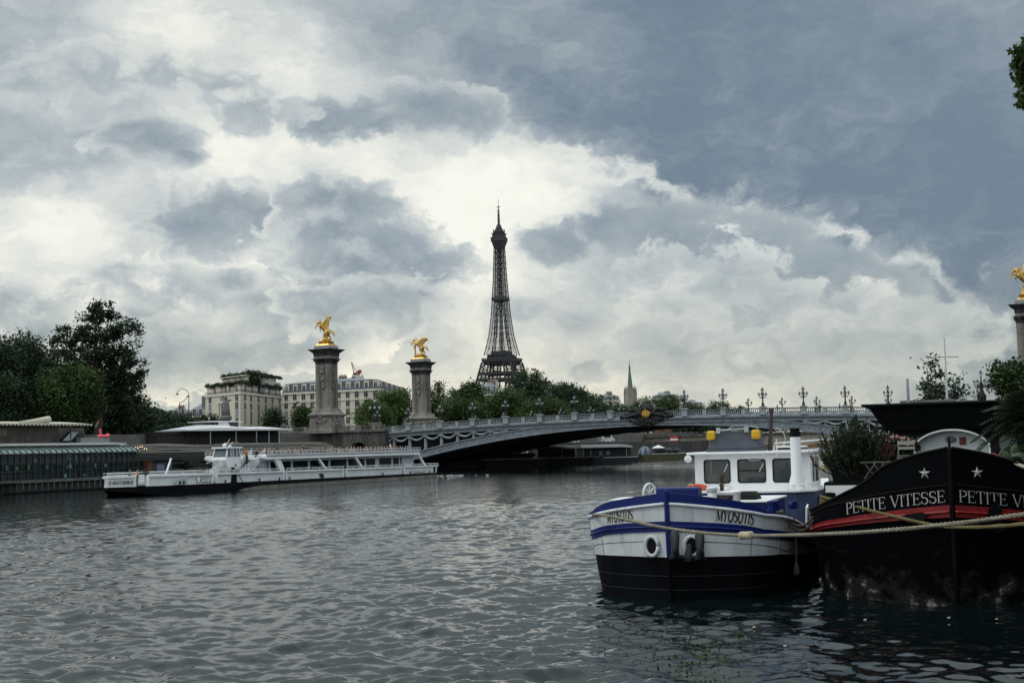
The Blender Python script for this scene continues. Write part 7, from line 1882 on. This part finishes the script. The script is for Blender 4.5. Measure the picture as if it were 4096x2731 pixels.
    b.bx(-14, 1.5, -1.5, -.4, 1.2, 1.3); b.build('gangway', MU, root)
    return root
GB = glass_barge()
def gb(x, y, z): return GB.matrix_world_calc @ Vector((x, y, z))
r_ = thing('lifebuoy', 'orange lifebuoy hung on the gangway of the glazed barge', 'lifebuoy', gb(-2.4, -1.55, 1.9), GB.rotation_euler.z)
b = MB(); b.tube([(.34 * math.cos(t * .45), 0, .34 * math.sin(t * .45)) for t in range(15)], .09, 7); b.build('ring', M('orange_buoy', (.5, .06, .015)), r_, True)
b = MB()
for t in (.8, 2.4, 3.9, 5.5): b.ball((.34 * math.cos(t), 0, .34 * math.sin(t)), .105, 6, 5)
b.build('white_bands', CL['white'], r_, True)
PINK = M('pink_vinyl', (.75, .11, .16), .4, var=.08)
r_ = thing('inflatable_flamingo', 'pink inflatable flamingo on the grey planter of the glazed barge', 'inflatable', gb(20.2, 3.4, 6.45), GB.rotation_euler.z + R(-25)); r_.scale = (.78, .78, .78)
b = MB(); b.tube([(.75 * math.cos(t * .45), .55 * math.sin(t * .45), .25) for t in range(15)], .26, 8); b.ball((.8, 0, .42), (.4, .3, .26), 8, 6); b.build('ring', PINK, r_, True)
b = MB(); b.tube(spline([(-.55, 0, .35), (-.45, 0, .8), (-.62, 0, 1.15), (-.5, 0, 1.32), (-.32, 0, 1.22)], 4), [.14] * 12 + [.1] * 5, 8); b.build('neck', PINK, r_, True)
r_ = thing('flag', 'small rainbow flag hanging from a pole behind the flamingo', 'flag', gb(20.6, 4.4, 5.8))
b = MB(); b.tube([(0, 0, 0), (0, 0, 3.0)], .03, 5); b.build('pole', RUBBER, r_)
for i, c in enumerate(((.45, .05, .04), (.5, .25, .03), (.4, .4, .2), (.1, .25, .15), (.25, .35, .5))):
    b = MB(); b.ext([(-.03 - .08 * i, 0, 2.95 - .16 * i), (-.2 - .08 * i, 0, 2.9 - .16 * i), (-.24 - .07 * i, 0, 2.68 - .17 * i), (-.05 - .08 * i, 0, 2.75 - .17 * i)], (0, .02, 0)); b.build('stripe', M('flag_%d' % i, c, .8, var=.05), r_)

# ------------------------------------------------------------------ barge with curved slats, and the white canopy on it
def slat_barge():
    root = frame_thing('event_barge', 'dark barge clad in long curved pale slats behind the sightseeing boat', 'barge', (-53.5, 184), (.42, .9))
    b = MB(); b.bx(0, 52, .6, 15, -.6, 1.6); b.build('hull', M('barge_hull_dark', (.022, .024, .024)), root)
    b = MB(); b.bx(1.5, 52, 2.0, 15, 1.6, 5.3); b.build('wall', M('event_wall', (.012, .012, .013), .8, var=.3), root)
    SL = M('silvered_slats', (.36, .34, .30), .75, var=.25, sc=1.5, streak=False); SL_SHADE = M('shaded_slats', (.06, .06, .056), .75, var=.3, sc=1.5)  # lower rows carry the shade under the bulge in their colour
    prof = [(1.35, 2.1), (1.0, 2.45), (.7, 2.8), (.42, 3.15), (.2, 3.5), (.05, 3.85), (.0, 4.2), (.08, 4.5), (.3, 4.78), (.62, 5.02), (1.05, 5.22), (1.6, 5.38), (2.2, 5.5), (2.9, 5.6)]
    rs = random.Random(2)
    for k, (y, z) in enumerate(prof):
        b = MB(); r_ = 7.0
        path = [(r_ * (1 - math.cos(t)) * .55 + y * .6, y + r_ * (1 - math.sin(t)) * .9, z - .25 * (1 - math.sin(t)) ** 2 * (k / 9)) for t in [i * math.pi / 2 / 8 for i in range(9)]]
        path += [(x, y, z + (.12 * math.sin(x * .25) if x < 25 and k > 7 else 0)) for x in (9, 12, 16, 20, 25, 34, 44, 52)]
        h, dp = (.21 if k < 7 else .15 if k < 9 else .075), .09
        if k < 4:                                           # the lower rows are broken by openings
            x = 6
            while x < 50:
                l = rs.uniform(3, 9); 
                if rs.random() < .72: bb = MB(); bb.bx(x, x + l, y, y + dp, z - h / 2, z + h / 2); bb.build('slat', SL_SHADE, root)
                x += l + .3
            for i in range(len(path) - 12): b.beam(path[i], path[i + 1], .18)
        else:
            rings = [[(p[0], p[1], p[2] - h / 2), (p[0], p[1] + dp, p[2] - h / 2), (p[0], p[1] + dp, p[2] + h / 2), (p[0], p[1], p[2] + h / 2)] for p in path]
            b.loft(rings)
        b.build('slat', SL if k > 6 else SL_SHADE, root)
    b = MB(); b.bx(3, 52, 2.6, 15, 5.35, 5.55); b.build('roof', STEEL, root)
    rs = random.Random(8)
    for (x, w, h, m) in ((6, 1.6, 1.2, M('lilac_box', (.17, .16, .22), .7)), (8, 1.2, 1.2, BLUEG), (23, 2.4, 1.3, M('grey_box', (.16, .19, .2), .7)), (12, 1, 1.4, RUBBER), (4, 1, 2.0, M('brick_fire', (.12, .05, .03), .8)), (27, 4, 1.0, BLUEG)):
        b = MB(); b.bx(x, x + w, .7, 1.5, 1.6, 1.6 + h); b.build('deck_box', m, root)
    b = MB(); 
    for z in (6.1, 6.5): b.tube([(6, 2.9, z), (52, 2.9, z)], .03, 4)
    for i in range(40): x = 6 + i * 1.17; b.tube([(x, 2.9, 5.55), (x, 2.9, 6.5)], .025, 4)
    b.build('handrail', STEEL, root)
    return root
SB = slat_barge()
def sb(x, y, z): return SB.matrix_world_calc @ Vector((x, y, z))
def canopy():
    P = at(755, 1720, 205); dv = Vector((.64, .77, 0)).normalized()
    root = thing('canopy_pavilion', 'white curved canopy on thin posts above the slatted barge', 'pavilion', (P.x, P.y, 5.55), math.atan2(dv.y, dv.x))
    Ln, Dp = 21.0, 9.0; ze = P.z - 5.55; WC = M('canopy_membrane', (.72, .72, .74), .6, var=.05, sc=.4)
    def roof(x0, x1, y0, y1, z, rise, name, m, dip=False, th=.09):
        nx, ny = 22, 8; top, bot = [], []
        for i in range(nx + 1):
            u = i / nx
            for j in range(ny + 1):
                v = j / ny; h = rise * (1 - abs(2 * u - 1) ** 2.2) * (.35 + .65 * math.sin(math.pi * min(1, v * .9 + .05)))
                if dip: h = rise * (max(0, 1 - ((u - .33) / .36) ** 2) + .0) * (.4 + .6 * math.sin(math.pi * v)) + rise * .62 * max(0, 1 - ((u - .80) / .26) ** 2) * (.4 + .6 * math.sin(math.pi * v)) * (1 if u > .62 else 0)
                top.append((lerp(x0, x1, u), lerp(y0, y1, v), z + h))
        bot = [(p[0], p[1], z - th) for p in top]; n = len(top); w = ny + 1; fs = []
        for i in range(nx):
            for j in range(ny):
                a = i * w + j; fs.append((a, a + w, a + w + 1, a + 1)); fs.append((n + a, n + a + 1, n + a + w + 1, n + a + w))
        for i in range(nx): a = i * w; fs.append((a, n + a, n + a + w, a + w)); a = i * w + ny; fs.append((a, a + w, n + a + w, n + a))
        for j in range(ny): fs.append((j, j + 1, n + j + 1, n + j)); a = nx * w + j; fs.append((a, n + a, n + a + 1, a + 1))
        b = MB(); b.add(top + bot, fs); return b.build(name, m, root, True, ang=40)
    roof(0, Ln, 0, Dp, ze, .95, 'canopy', WC, True)
    roof(5.2, 13.0, 3.0, 7.5, ze + 1.45, .14, 'upper_roof', WC)
    b = MB(); b.bx(5.8, 12.4, 3.5, 7.0, ze + .4, ze + 1.4); b.build('lantern_room', TINT, root)
    b = MB(); b.ext([(8.2, 3.3, ze + .75), (10.6, 3.3, ze + .7), (10.2, 3.3, ze + 1.38), (8.3, 3.3, ze + 1.38)], (0, .1, 0)); b.build('white_screen', WC, root)
    b = MB(); b.bx(7.3, 7.75, 3.3, 3.4, ze + .95, ze + 1.2); b.build('red_panel', CL['red'], root)
    for x in (9.6, 13.8, 16.4, 18.6, 4.5): b = MB(); b.lathe([(.09, 0), (.07, ze)], 8, (x, .5, 0)); b.build('post', BOATG, root)
    b = MB(); b.bx(-4, Ln - 1, 2.4, Dp, 0, ze - .15); b.build('dark_room', M('event_wall', (.012, .012, .013)), root)
    b = MB()
    for x in [k * .9 - 4 for k in range(14)]: b.bx(x, x + .07, 2.3, 2.4, .2, ze - .4)
    b.bx(-4, 8, 2.28, 2.4, ze - .45, ze - .3); b.build('screen_bars', M('brown_steel', (.035, .028, .026), .6), root)
    b = MB(); b.bx(7.4, 10.2, .3, .8, .1, .3); b.build('bench', M('wood_bench', (.22, .16, .07), .7), root)
canopy()
b = MB(); lrs = random.Random(3)
r_ = thing('string_lights', 'small string of lit bulbs between the glazed barge and the slatted barge', 'lights', at(560, 1790, 180))
WIRE = MB(); WIRE.tube([(-1.2, 0, .25), (0, 0, .05), (1.2, 0, .3)], .015, 4); WIRE.build('wire', RUBBER, r_)
em = bpy.data.materials.new('warm_bulb'); em.use_nodes = True; em.node_tree.nodes['Principled BSDF'].inputs['Emission Color'].default_value = (1, .62, .25, 1); em.node_tree.nodes['Principled BSDF'].inputs['Emission Strength'].default_value = 1.6
for k in range(7): b = MB(); b.ball((-.9 + .3 * k, 0, .05 + lrs.uniform(-.2, .2)), .07, 6, 5); b.build('bulb', em, r_)

# ------------------------------------------------------------------ left bank street furniture
def swan_lamp(p, h, arm, label):
    r_ = thing('street_lamp', label, 'lamp', p); sg = 1 if arm > 0 else -1
    b = MB(); b.tube([(0, 0, 0), (0, 0, h * .8)], [.13, .09], 8); b.tube(spline([(0, 0, h * .8), (sg * .1, 0, h * .92), (arm * .5, 0, h), (arm * .95, 0, h * .95), (arm, 0, h * .9)] if abs(arm) > 2 else [(0, 0, h * .8), (arm * .5, 0, h * .84), (arm, 0, h * .95)], 6), .06, 6); b.build('post', LAMPIRON, r_, True)
    b = MB(); b.lathe([(.42, -.18), (.3, -.05), (.08, .12)], 10, (arm, 0, h * (.9 if abs(arm) > 2 else .95))); b.build('lamp_shade', LAMPIRON, r_, True)
P = at(756, 1712, 265); swan_lamp((P.x, P.y, 7.3), 10.0, -2.35, 'curved swan neck lamp post bending left beside the cream building')
P = at(719, 1725, 262); swan_lamp((P.x, P.y, 7.3), 8.8, 1.7, 'lamp post with short arm rising right left of the swan neck lamp')
P = at(1168, 1712, 262); swan_lamp((P.x, P.y, 7.3), 7.0, 1.2, 'lamp post with short arm left of the nearer column')
P = at(1122, 1712, 280); swan_lamp((P.x, P.y, 7.3), 10.6, -2.4, 'tall lamp post standing before the corner of the two cream buildings')
P = at(836, 1690, 290); r_ = thing('street_lamp', 'single lantern post before the left end of the cream building', 'lamp', (P.x, P.y, 7.3))
b = MB(); b.lathe([(.2, 0), (.1, .5), (.07, 4.2)], 8); b.build('post', LAMPIRON, r_); b = MB(); b.lathe([(.12, 4.2), (.32, 4.9)], 6, m=0); b.lathe([(.36, 4.9), (.12, 5.3), (.05, 5.6)], 6, m=1); b.build('lantern', [GLASSW, LAMPIRON], r_)
P = at(904, 1690, 300); k_ = 300 / F
r_ = thing('stone_statue', 'grey stone statue on a bowl shaped base before the cream building', 'statue', (P.x, P.y, 7.3)); zz = lambda y: at(904, y, 300).z - 7.3
GS = M('grey_statue_stone', (.14, .14, .13), .9, var=.25, bump=.3)
b = MB(); b.lathe([(.9, 0), (.8, zz(1684)), (1.35, zz(1676)), (1.4, zz(1668)), (1.0, zz(1660))], 12); b.build('base', GS, r_, True, ang=40)
b = MB(); b.tube([(0, 0, zz(1661)), (0, 0, zz(1640)), (-.1, 0, zz(1615)), (0, 0, zz(1600))], [1.05, .95, .85, .55], 10); b.ball((0, 0, zz(1592)), (.42, .4, .5), 8, 6); b.tube([(.3, 0, zz(1603)), (1.3, -.2, zz(1600))], [.3, .15], 6); b.tube([(-.3, 0, zz(1608)), (-.8, -.2, zz(1622)), (-.6, -.5, zz(1636))], [.3, .22, .15], 6); b.build('figure', GS, r_, True)
P = at(1135, 1700, 270); r_ = thing('stone_urn', 'small stone urn on a pedestal left of the nearer column', 'urn', (P.x, P.y, 7.3))
b = MB(); b.frus(0, .7, .7, 1.2, .6, .6); b.build('pedestal', STONED, r_); b = MB(); b.lathe([(.3, 1.2), (.25, 1.5), (.7, 1.9), (.6, 2.2), (.3, 2.4), (.12, 2.8)], 10); b.build('bowl', STONED, r_, True, ang=40)
P = at(258, 0, 190); r_ = thing('tv_aerial', 'thin television aerial on the far low roofs', 'aerial', at(588, 1640, 790))
b = MB(); b.beam((0, 0, -6), (0, 0, 9), .2); b.beam((-1.6, 0, 6.5), (1.6, 0, 6.5), .14); b.beam((-1.2, 0, 5), (1.2, 0, 5), .14); b.build('mast', STEEL, r_)

# ------------------------------------------------------------------ dark floating pavilion behind the black barge
def dark_pavilion():
    P = at(3490, 1650, 74); dv = Vector((.95, .31, 0)).normalized()
    root = thing('floating_pavilion', 'black flat roofed floating pavilion behind the black barge', 'pavilion', (P.x, P.y, 0), math.atan2(dv.y, dv.x) - R(40))
    BK = M('pavilion_black', (.006, .007, .008), .6, var=.3, spec=.2)
    zt = at(3700, 1612, 74).z
    b = MB(); b.loft([[(-.1, -.4, zt - .28), (11, -.4, zt - .28), (11, 9, zt - .28), (-.1, 9, zt - .28)], [(-.5, -.9, zt - .1), (11.4, -.9, zt - .1), (11.4, 9.4, zt - .1), (-.5, 9.4, zt - .1)], [(-.5, -.9, zt), (11.4, -.9, zt), (11.4, 9.4, zt), (-.5, 9.4, zt)]]); b.build('roof', BK, root)
    b = MB(); b.loft([[(.6, .4, zt - 1.5), (10.5, .4, zt - 1.5), (10.5, 8.5, zt - 1.5), (.6, 8.5, zt - 1.5)], [(-.1, -.4, zt - .28), (11, -.4, zt - .28), (11, 9, zt - .28), (-.1, 9, zt - .28)]]); b.build('eaves', BK, root)
    b = MB(); b.bx(1.0, 10.4, 1.2, 8.4, .5, zt - 1.5); b.build('glass_front', BK, root)
    for x in (.8, 3.0, 5.2, 7.6, 10.2): b = MB(); b.bx(x, x + .14, .7, .84, .5, zt - 1.4); b.build('post', BK, root)
    b = MB(); b.bx(-.5, 11.4, -.6, 9.4, -.6, .5); b.build('pontoon', BK, root)
    for x in (2.2, 4.3, 6.6): b = MB(); b.bx(x, x + .9, 1.08, 1.2, zt - 2.6, zt - 1.9); b.build('pale_notice', M('dim_board', (.12, .15, .14), .7), root)
    b = MB(); b.bx(1.5, 4.4, .2, .8, zt, zt + .16); b.build('roof_hatch', M('roof_grey', (.14, .14, .14), .7), root)
    return zt
ztp = dark_pavilion()
P = at(3790, 1612, 74.6); r_ = thing('flag_mast', 'slim white mast with a crossbar above the black pavilion roof', 'mast', (P.x, P.y, ztp))
k = 74.6 / F; b = MB(); b.tube([(0, 0, -.1), (0, 0, 262 * k)], [.07, .035], 8); b.build('pole', M('mast_white', (.5, .52, .54), .4, var=.05), r_); b = MB(); b.tube([(-55 * k, 0, 183 * k), (54 * k, 0, 183 * k)], .02, 5); b.tube([(-55 * k, 0, 183 * k), (-55 * k, 0, 179 * k)], .03, 5); b.build('crossbar', STEEL, r_)
P = at(3634, 1612, 73); r_ = thing('vent_post', 'short grey vent post on the black pavilion roof', 'vent', (P.x, P.y, ztp)); b = MB(); b.lathe([(.09, -.1), (.075, 1.35), (.06, 1.37)], 10); b.build('pipe', M('zinc_pipe', (.22, .24, .26), .5), r_, True, ang=40)
b = MB(); b.beam((0, 0, 0), (1.3, .3, .42), .06); b.beam((1.3, .3, .42), (1.75, .3, -.02), .07); b.beam((.5, .1, .16), (.9, .2, -.02), .05); b.beam((.1, 0, .1), (1.7, .3, .1), .06)
loose('folded_gangway', b, M('pale_metal', (.4, .42, .42), .4, .5), 'grey metal gangway folded on the black pavilion roof', 'gangway', at(3800, 1611, 73))
# ------------------------------------------------------------------ right bank trees
tree_at(3735, 1428, 120, 118, 'thin see through young tree behind the black pavilion', LF_B, 91, n=1500, size=.34, base=2.4, clump=.9, tr=.12, name='young_tree')
tree_at(3826, 1500, 80, 120, 'small sparse tree right of the thin young tree', LF_B, 92, n=500, size=.34, base=2.4, clump=.8, tr=.1, name='young_tree')
tree_at(4060, 1450, 170, 140, 'dark tree below the column at the right edge', LF_M, 93, n=3500, size=.45, base=7.3, clump=1.1)
# plane tree on the quay beside us: only the tips of one branch reach into view at the top right
def quay_tree():
    lob = [(2.2, 0, 9.5, 4.4, 4.4, 3.6), (3.5, -3, 11, 4, 4, 3), (4.5, 3, 8.5, 4.2, 4, 3.2), (-.5, -8, 9.5, 5, 5, 3.0), (-5, -14, 9.5, 5, 5, 2.8), (4, -11, 10, 5.5, 5.5, 3.4), (-9, -21, 9.5, 5, 5, 2.6), (3.6, 9.5, 8.6, 4, 4.5, 3.4)]  # unseen lobes spread far out and back, added to shade the two barges
    rt = tree('plane_tree', 'leafy branch of a plane tree hanging in at the top right corner', (13.6, 17.5, 2.4), 12.5, lob, leafmat('near_plane_leaf', (.02, .04, .012), (.07, .12, .03), 1.0, .3), 77, n=26000, size=.46, tr=.42, clump=1.0)
    rs = np.random.RandomState(5); pts = []
    for (x, y, r, n) in ((4105, 190, .15, 60), (4092, 225, .13, 60), (4100, 265, .15, 70), (4125, 235, .22, 120), (4098, 312, .08, 26), (4098, 350, .08, 30), (4118, 335, .13, 60), (4102, 388, .10, 46), (4098, 420, .05, 14), (4160, 300, .3, 120), (4200, 250, .4, 120)):
        c = np.array(at(x + 8, y, 16.5)) - np.array((13.6, 17.5, 2.4)); pts.append(c + np.clip(rs.normal(size=(n, 3)), -1.5, 1.5) * np.array([.55, 1.2, .55]) * r)
    pts = np.concatenate(pts); n = len(pts); cos, qs = [], []
    # five pointed leaves, each a small fan of quads
    vs, q, base = [], [], 0
    for p in pts:
        a0 = rs.uniform(0, 6.28); s = .058 * rs.uniform(.7, 1.3); e1 = rs.normal(size=3); e1 /= np.linalg.norm(e1); e2 = np.cross(e1, rs.normal(size=3)); e2 /= np.linalg.norm(e2)
        for k in range(5):
            a = a0 + k * 1.257; t = lambda ang, r: p + e1 * math.cos(ang) * r + e2 * math.sin(ang) * r
            vs += [p, t(a - .62, s * .52), t(a, s * 1.15), t(a + .62, s * .52)]; q.append((base, base + 1, base + 2, base + 3)); base += 4
    o = bpy.data.objects.new('branch_leaves', raw_mesh('branch_leaves', np.array(vs), q, [leafmat('near_plane_leaf', (.02, .04, .012), (.07, .12, .03))])); COL.objects.link(o); o.parent = rt
    b = MB(); O_ = Vector((13.6, 17.5, 2.4))
    for (x0, y0, x1, y1) in ((4700, 120, 4095, 210), (4500, 240, 4090, 300), (4450, 300, 4095, 400)):
        b.tube(spline([at(x0, y0, 17) - O_, (at(x0, y0, 17) + at(x1, y1, 16.5)) * .5 - O_ + Vector((0, 0, .12)), at(x1, y1, 16.5) - O_], 4), [.05, .045, .04, .035, .03, .025, .02, .015, .01], 5)
    b.build('twig', BARK, rt)
quay_tree()
# ------------------------------------------------------------------ boats moored on the far bank, seen under the metal bridge
land('left_far_quay', [b2(-67, 42), b2(-47, 42), b2(-40, 180), b2(-67, 230)], 4.4, QUAYW)
def moored(x0, x1, ywl, lab, hull_h, roofs, hullm, seed=1, dv=(.80, .60)):
    A = on(x0, ywl + 4); Bp = on(x1, ywl - 3); d = Bp - A; Ln = d.length; rz = math.atan2(d.y, d.x)
    root = thing('moored_barge', lab, 'barge', (A.x, A.y, 0), rz)
    b = MB(); b.loft([[(-1.0, 1.5, hull_h), (-1.0, 3.5, hull_h), (.6, 3.5, -.4), (.6, 1.5, -.4)], [(1, 0, hull_h), (1, 5, hull_h), (1.5, 5, -.4), (1.5, 0, -.4)], [(Ln - 2, 0, hull_h), (Ln - 2, 5, hull_h), (Ln - 2.5, 5, -.4), (Ln - 2.5, 0, -.4)], [(Ln, 1.6, hull_h + .2), (Ln, 3.4, hull_h + .2), (Ln - .8, 3.4, -.4), (Ln - .8, 1.6, -.4)]]); b.build('hull', hullm, root)
    b = MB(); b.bx(.5, Ln - 1, -.06, .0, hull_h - .12, hull_h + .05); b.build('rubbing_strake', BOATG, root)
    b = MB(); 
    for z in (.5, .9): b.tube([(1, .1, hull_h + z), (Ln - 1.5, .1, hull_h + z)], .03, 4)
    for i in range(int(Ln / 1.2)): b.tube([(1 + i * 1.2, .1, hull_h), (1 + i * 1.2, .1, hull_h + .9)], .03, 4)
    b.build('railing', STEEL, root)
    rs = random.Random(seed)
    for (u0, u1, zt, m, rnd) in roofs:
        a, c = u0 * Ln, u1 * Ln
        b = MB(); b.bx(a + .4, c - .4, 1.0, 4.6, hull_h, zt - .6); b.build('cabin', DARKG, root)
        for k in range(int((c - a) / 1.6)): 
            bb = MB(); x = a + .6 + k * 1.6; bb.bx(x, x + .12, .9, 1.0, hull_h, zt - .6); bb.build('post', BOATG if rs.random() < .4 else STEEL, root)
            if rs.random() < .5: bb = MB(); bb.bx(x + .3, x + 1.1, .94, 1.0, hull_h + .5, hull_h + 1.3); bb.build('window', BLIND if rs.random() < .4 else PANE, root)
        pr = [(.3, zt - .65), (.6, zt - .3), (1.4, zt - .05), (2.6, zt), (3.9, zt - .05), (4.7, zt - .3), (5, zt - .65)]
        b = MB(); L1 = [[(a, y, z) for y, z in pr], [(c - rnd, y, z) for y, z in pr]]
        if rnd: L1 += [[(c - rnd * .4, lerp(2.6, y, .92), z - .12) for y, z in pr], [(c, lerp(2.6, y, .8), lerp(zt - .8, z, .55)) for y, z in pr]]
        b.loft(L1); b.build('cabin_roof', m, root, True, ang=50)
    return root
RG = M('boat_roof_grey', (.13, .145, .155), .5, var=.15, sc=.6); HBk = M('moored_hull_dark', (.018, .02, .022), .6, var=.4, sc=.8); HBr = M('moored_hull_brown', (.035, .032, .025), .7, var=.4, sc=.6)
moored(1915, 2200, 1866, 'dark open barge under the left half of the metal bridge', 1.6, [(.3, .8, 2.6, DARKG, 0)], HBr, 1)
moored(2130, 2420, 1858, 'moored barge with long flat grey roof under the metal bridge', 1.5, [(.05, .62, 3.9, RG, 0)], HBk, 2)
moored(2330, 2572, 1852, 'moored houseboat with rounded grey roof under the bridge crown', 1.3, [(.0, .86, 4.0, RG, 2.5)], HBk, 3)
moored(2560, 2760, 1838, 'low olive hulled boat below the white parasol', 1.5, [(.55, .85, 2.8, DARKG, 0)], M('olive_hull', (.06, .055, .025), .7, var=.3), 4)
P = at(2634, 1815, 298); r_ = thing('parasol', 'white pyramid parasol on the far moored boats', 'parasol', (P.x, P.y, 1.5))
b = MB(); b.lathe([(1.55, at(2634, 1791, 298).z - 1.5), (.6, at(2634, 1783, 298).z - 1.5), (.03, at(2634, 1779, 298).z - 1.5)], 4); b.build('canopy', M('parasol_white', (.7, .68, .64), .7, var=.04), r_); b = MB(); b.tube([(0, 0, 0), (0, 0, 2.2)], .04, 5); b.build('pole', STEEL, r_)
P = at(2580, 1815, 300); r_ = thing('dome_tent', 'dark blue striped dome left of the white parasol', 'tent', (P.x, P.y, 1.5))
b = MB(); zd = at(2580, 1784, 300).z - 1.5
for k in range(14):
    a0, a1 = k * 2 * math.pi / 14, (k + 1) * 2 * math.pi / 14
    rows = [[(1.6 * math.cos(t) * math.cos(a), 1.6 * math.cos(t) * math.sin(a), zd * math.sin(t)) for a in (a0, a1)] for t in [i * math.pi / 12 for i in range(7)]]
    b.loft(rows, k % 2, cap=False, closed=False)
b.build('dome', [M('dome_blue', (.03, .06, .11), .5, var=.1), M('dome_pale', (.16, .19, .22), .5, var=.1)], r_)
r_ = thing('red_awning', 'small red awning on the houseboat with rounded roof', 'awning', at(2345, 1802, 279)); b = MB(); b.ext([(-1.4, 0, 0), (1.4, 0, 0), (1.2, .8, .3), (-1.2, .8, .3)], (0, 0, .08)); b.build('cloth', CL['red'], r_); b = MB(); b.tube([(-1.3, 0, -1.6), (-1.3, 0, 0)], .04, 4); b.tube([(1.3, 0, -1.6), (1.3, 0, 0)], .04, 4); b.build('frame', STEEL, r_)
def vehicle(p, rz, label, kind, m):
    r_ = thing('van' if kind == 'van' else 'car', label, kind, p, rz)
    L_, H_ = (4.9, 2.2) if kind == 'van' else (4.2, 1.45)
    pr = [(0, .35), (0, H_ * .9), (.3, H_), (L_ - 1.2, H_), (L_ - .5, H_ * .55), (L_, H_ * .5), (L_, .35)] if kind == 'van' else [(0, .35), (0, .8), (.5, .9), (1.0, H_), (2.7, H_), (3.3, .9), (L_ - .1, .75), (L_, .35)]
    b = MB(); b.ext([(x, 0, z) for x, z in pr], (0, 1.75, 0)); b.build('body', m, r_)
    b = MB(); b.bx(1.1, L_ - 1.5, -.02, 0, H_ * .62, H_ * .9); b.bx(L_ - .62, L_ - .5, .15, 1.6, H_ * .62, H_ * .85) if kind == 'van' else b.bx(.8, .9, .2, 1.5, .95, 1.3); b.build('window', DARKG, r_)
    for x in (.8, L_ - .8):
        for y in (-.02, 1.6):
            b = MB(); b.tube([(x, y, .33), (x, y + .18, .33)], .33, 12); w = b.build('wheel', RUBBER, r_); b = MB(); b.tube([(x, y - .01, .33), (x, y + .19, .33)], .17, 10); b.build('rim', BOATG, w)
CW = M('car_white', (.62, .63, .64), .35, var=.03, spec=.5)
for (x, y, Yd, kind, m, lab) in ((2406, 1762, 350, 'van', CW, 'white van on the lower quay seen under the bridge crown'), (2268, 1792, 320, 'car', CW, 'white car on the lower quay seen left of the white van'), (2200, 1798, 315, 'car', M('car_silver', (.3, .31, .32), .3, .4, var=.03), 'silver car farther left on the lower quay under the bridge')):
    Q = at(x, y, Yd); vehicle((Q.x, Q.y, 4.4), R(40), lab, kind, m)
# ------------------------------------------------------------------ people on the bridge and the far quay
for (x, Yd, t_, lab) in ((3052, 219, 'dark', 'person in dark clothes leaning on the bridge parapet right of the crest'), (3061, 218.5, 'grey', 'person in grey beside the one leaning on the bridge parapet'), (3112, 216, 'dark', 'person in dark clothes alone on the right half of the bridge'), (3262, 209, 'white', 'person in white by the right hand bridge lamps'), (3276, 208.6, 'dark', 'dark figure just right of the person in white on the bridge'),
                       (3344, 205, 'dark', 'leftmost dark figure of the group near the right end of the bridge'), (3361, 204, 'navy', 'figure in navy in the group near the right end of the bridge'), (3368, 204.5, 'dark', 'dark figure right of the navy one on the bridge'), (3380, 203, 'grey', 'rightmost grey figure of the group near the right end of the bridge'),
                       (1770, 244, 'white', 'person in white on the left half of the bridge'), (2448, 226, 'navy', 'person in navy just left of the crest on the bridge'), (2438, 226, 'brown', 'person in brown left of the navy one near the crest'), (1632, 247, 'white', 'person in white near the left end of the bridge'), (1650, 247, 'grey', 'person in grey near the left end of the bridge')):
    Q = at(x, 1700, Yd); loc = Q - BO; s_ = loc.dot(BU); v_ = loc.dot(BV)
    Q = br(s_, max(.9, v_) if v_ < .9 or v_ > 6 else v_, zbal(s_) - 1.12); d0 = ray(x, 1700); 
    person(lab, t_, 'dark', 'dark', 'stand', Q, BRZ + R(20 * (x % 7)))
for (x, y, Yd, t_, lab) in ((2090, 1818, 285, 'white', 'person in white on the dark open barge under the bridge'), (2108, 1818, 285, 'white', 'second person in white on the dark open barge, to the right'), (1970, 1836, 262, 'red', 'person in red on the dark open barge under the bridge'), (1985, 1836, 262, 'grey', 'person in grey on the dark open barge under the bridge')):
    Q = at(x, y, Yd); person(lab, t_, 'dark', 'dark', 'stand', (Q.x, Q.y, 1.62), R(30))
# ------------------------------------------------------------------ bits floating beside the barges
FL = random.Random(31)
for (x, y, m, lab, cat) in ((3015, 2510, M('pale_litter', (.5, .45, .36), .7), 'tiny pale scrap floating before the white barge', 'litter'), (3460, 2480, M('white_litter', (.38, .38, .36), .6), 'tiny white cup floating left of the black bow', 'litter'), (3795, 2472, M('white_litter', (.38, .38, .36), .6), 'tiny white scrap floating right under the black bow', 'litter'), (3985, 2478, M('white_litter', (.38, .38, .36), .6), 'tiny white scrap floating at the far right', 'litter'), (3140, 2585, M('pale_litter', (.5, .45, .36), .7), 'flat pale scrap floating nearest in the dark reflection', 'litter')):
    q = on(x, y); b = MB(); b.ball((0, 0, .012), (.035, .03, .02), 7, 5); b.ball((.025, .01, .02), (.02, .02, .018), 6, 4); loose('floating_litter', b, m, lab, cat, q)
wd = MB(); LFW = leafmat('water_weed', (.03, .05, .015), (.12, .16, .05), 2.0, .2)
rs = np.random.RandomState(9); pts = []
for i in range(800):
    x, y = rs.normal(2800, 95), rs.normal(2640, 60)
    if i % 4 == 0: x, y = rs.uniform(2300, 3000), rs.uniform(2520, 2720)
    q = on(x, y); pts.append((q.x, q.y, .03))
pts = np.array(pts); co, q = leaf_quads(pts, .075, rs, 3.0, .5); o = bpy.data.objects.new('floating_weed', raw_mesh('floating_weed', co, q, [LFW])); COL.objects.link(o); tag(o, kind='stuff')
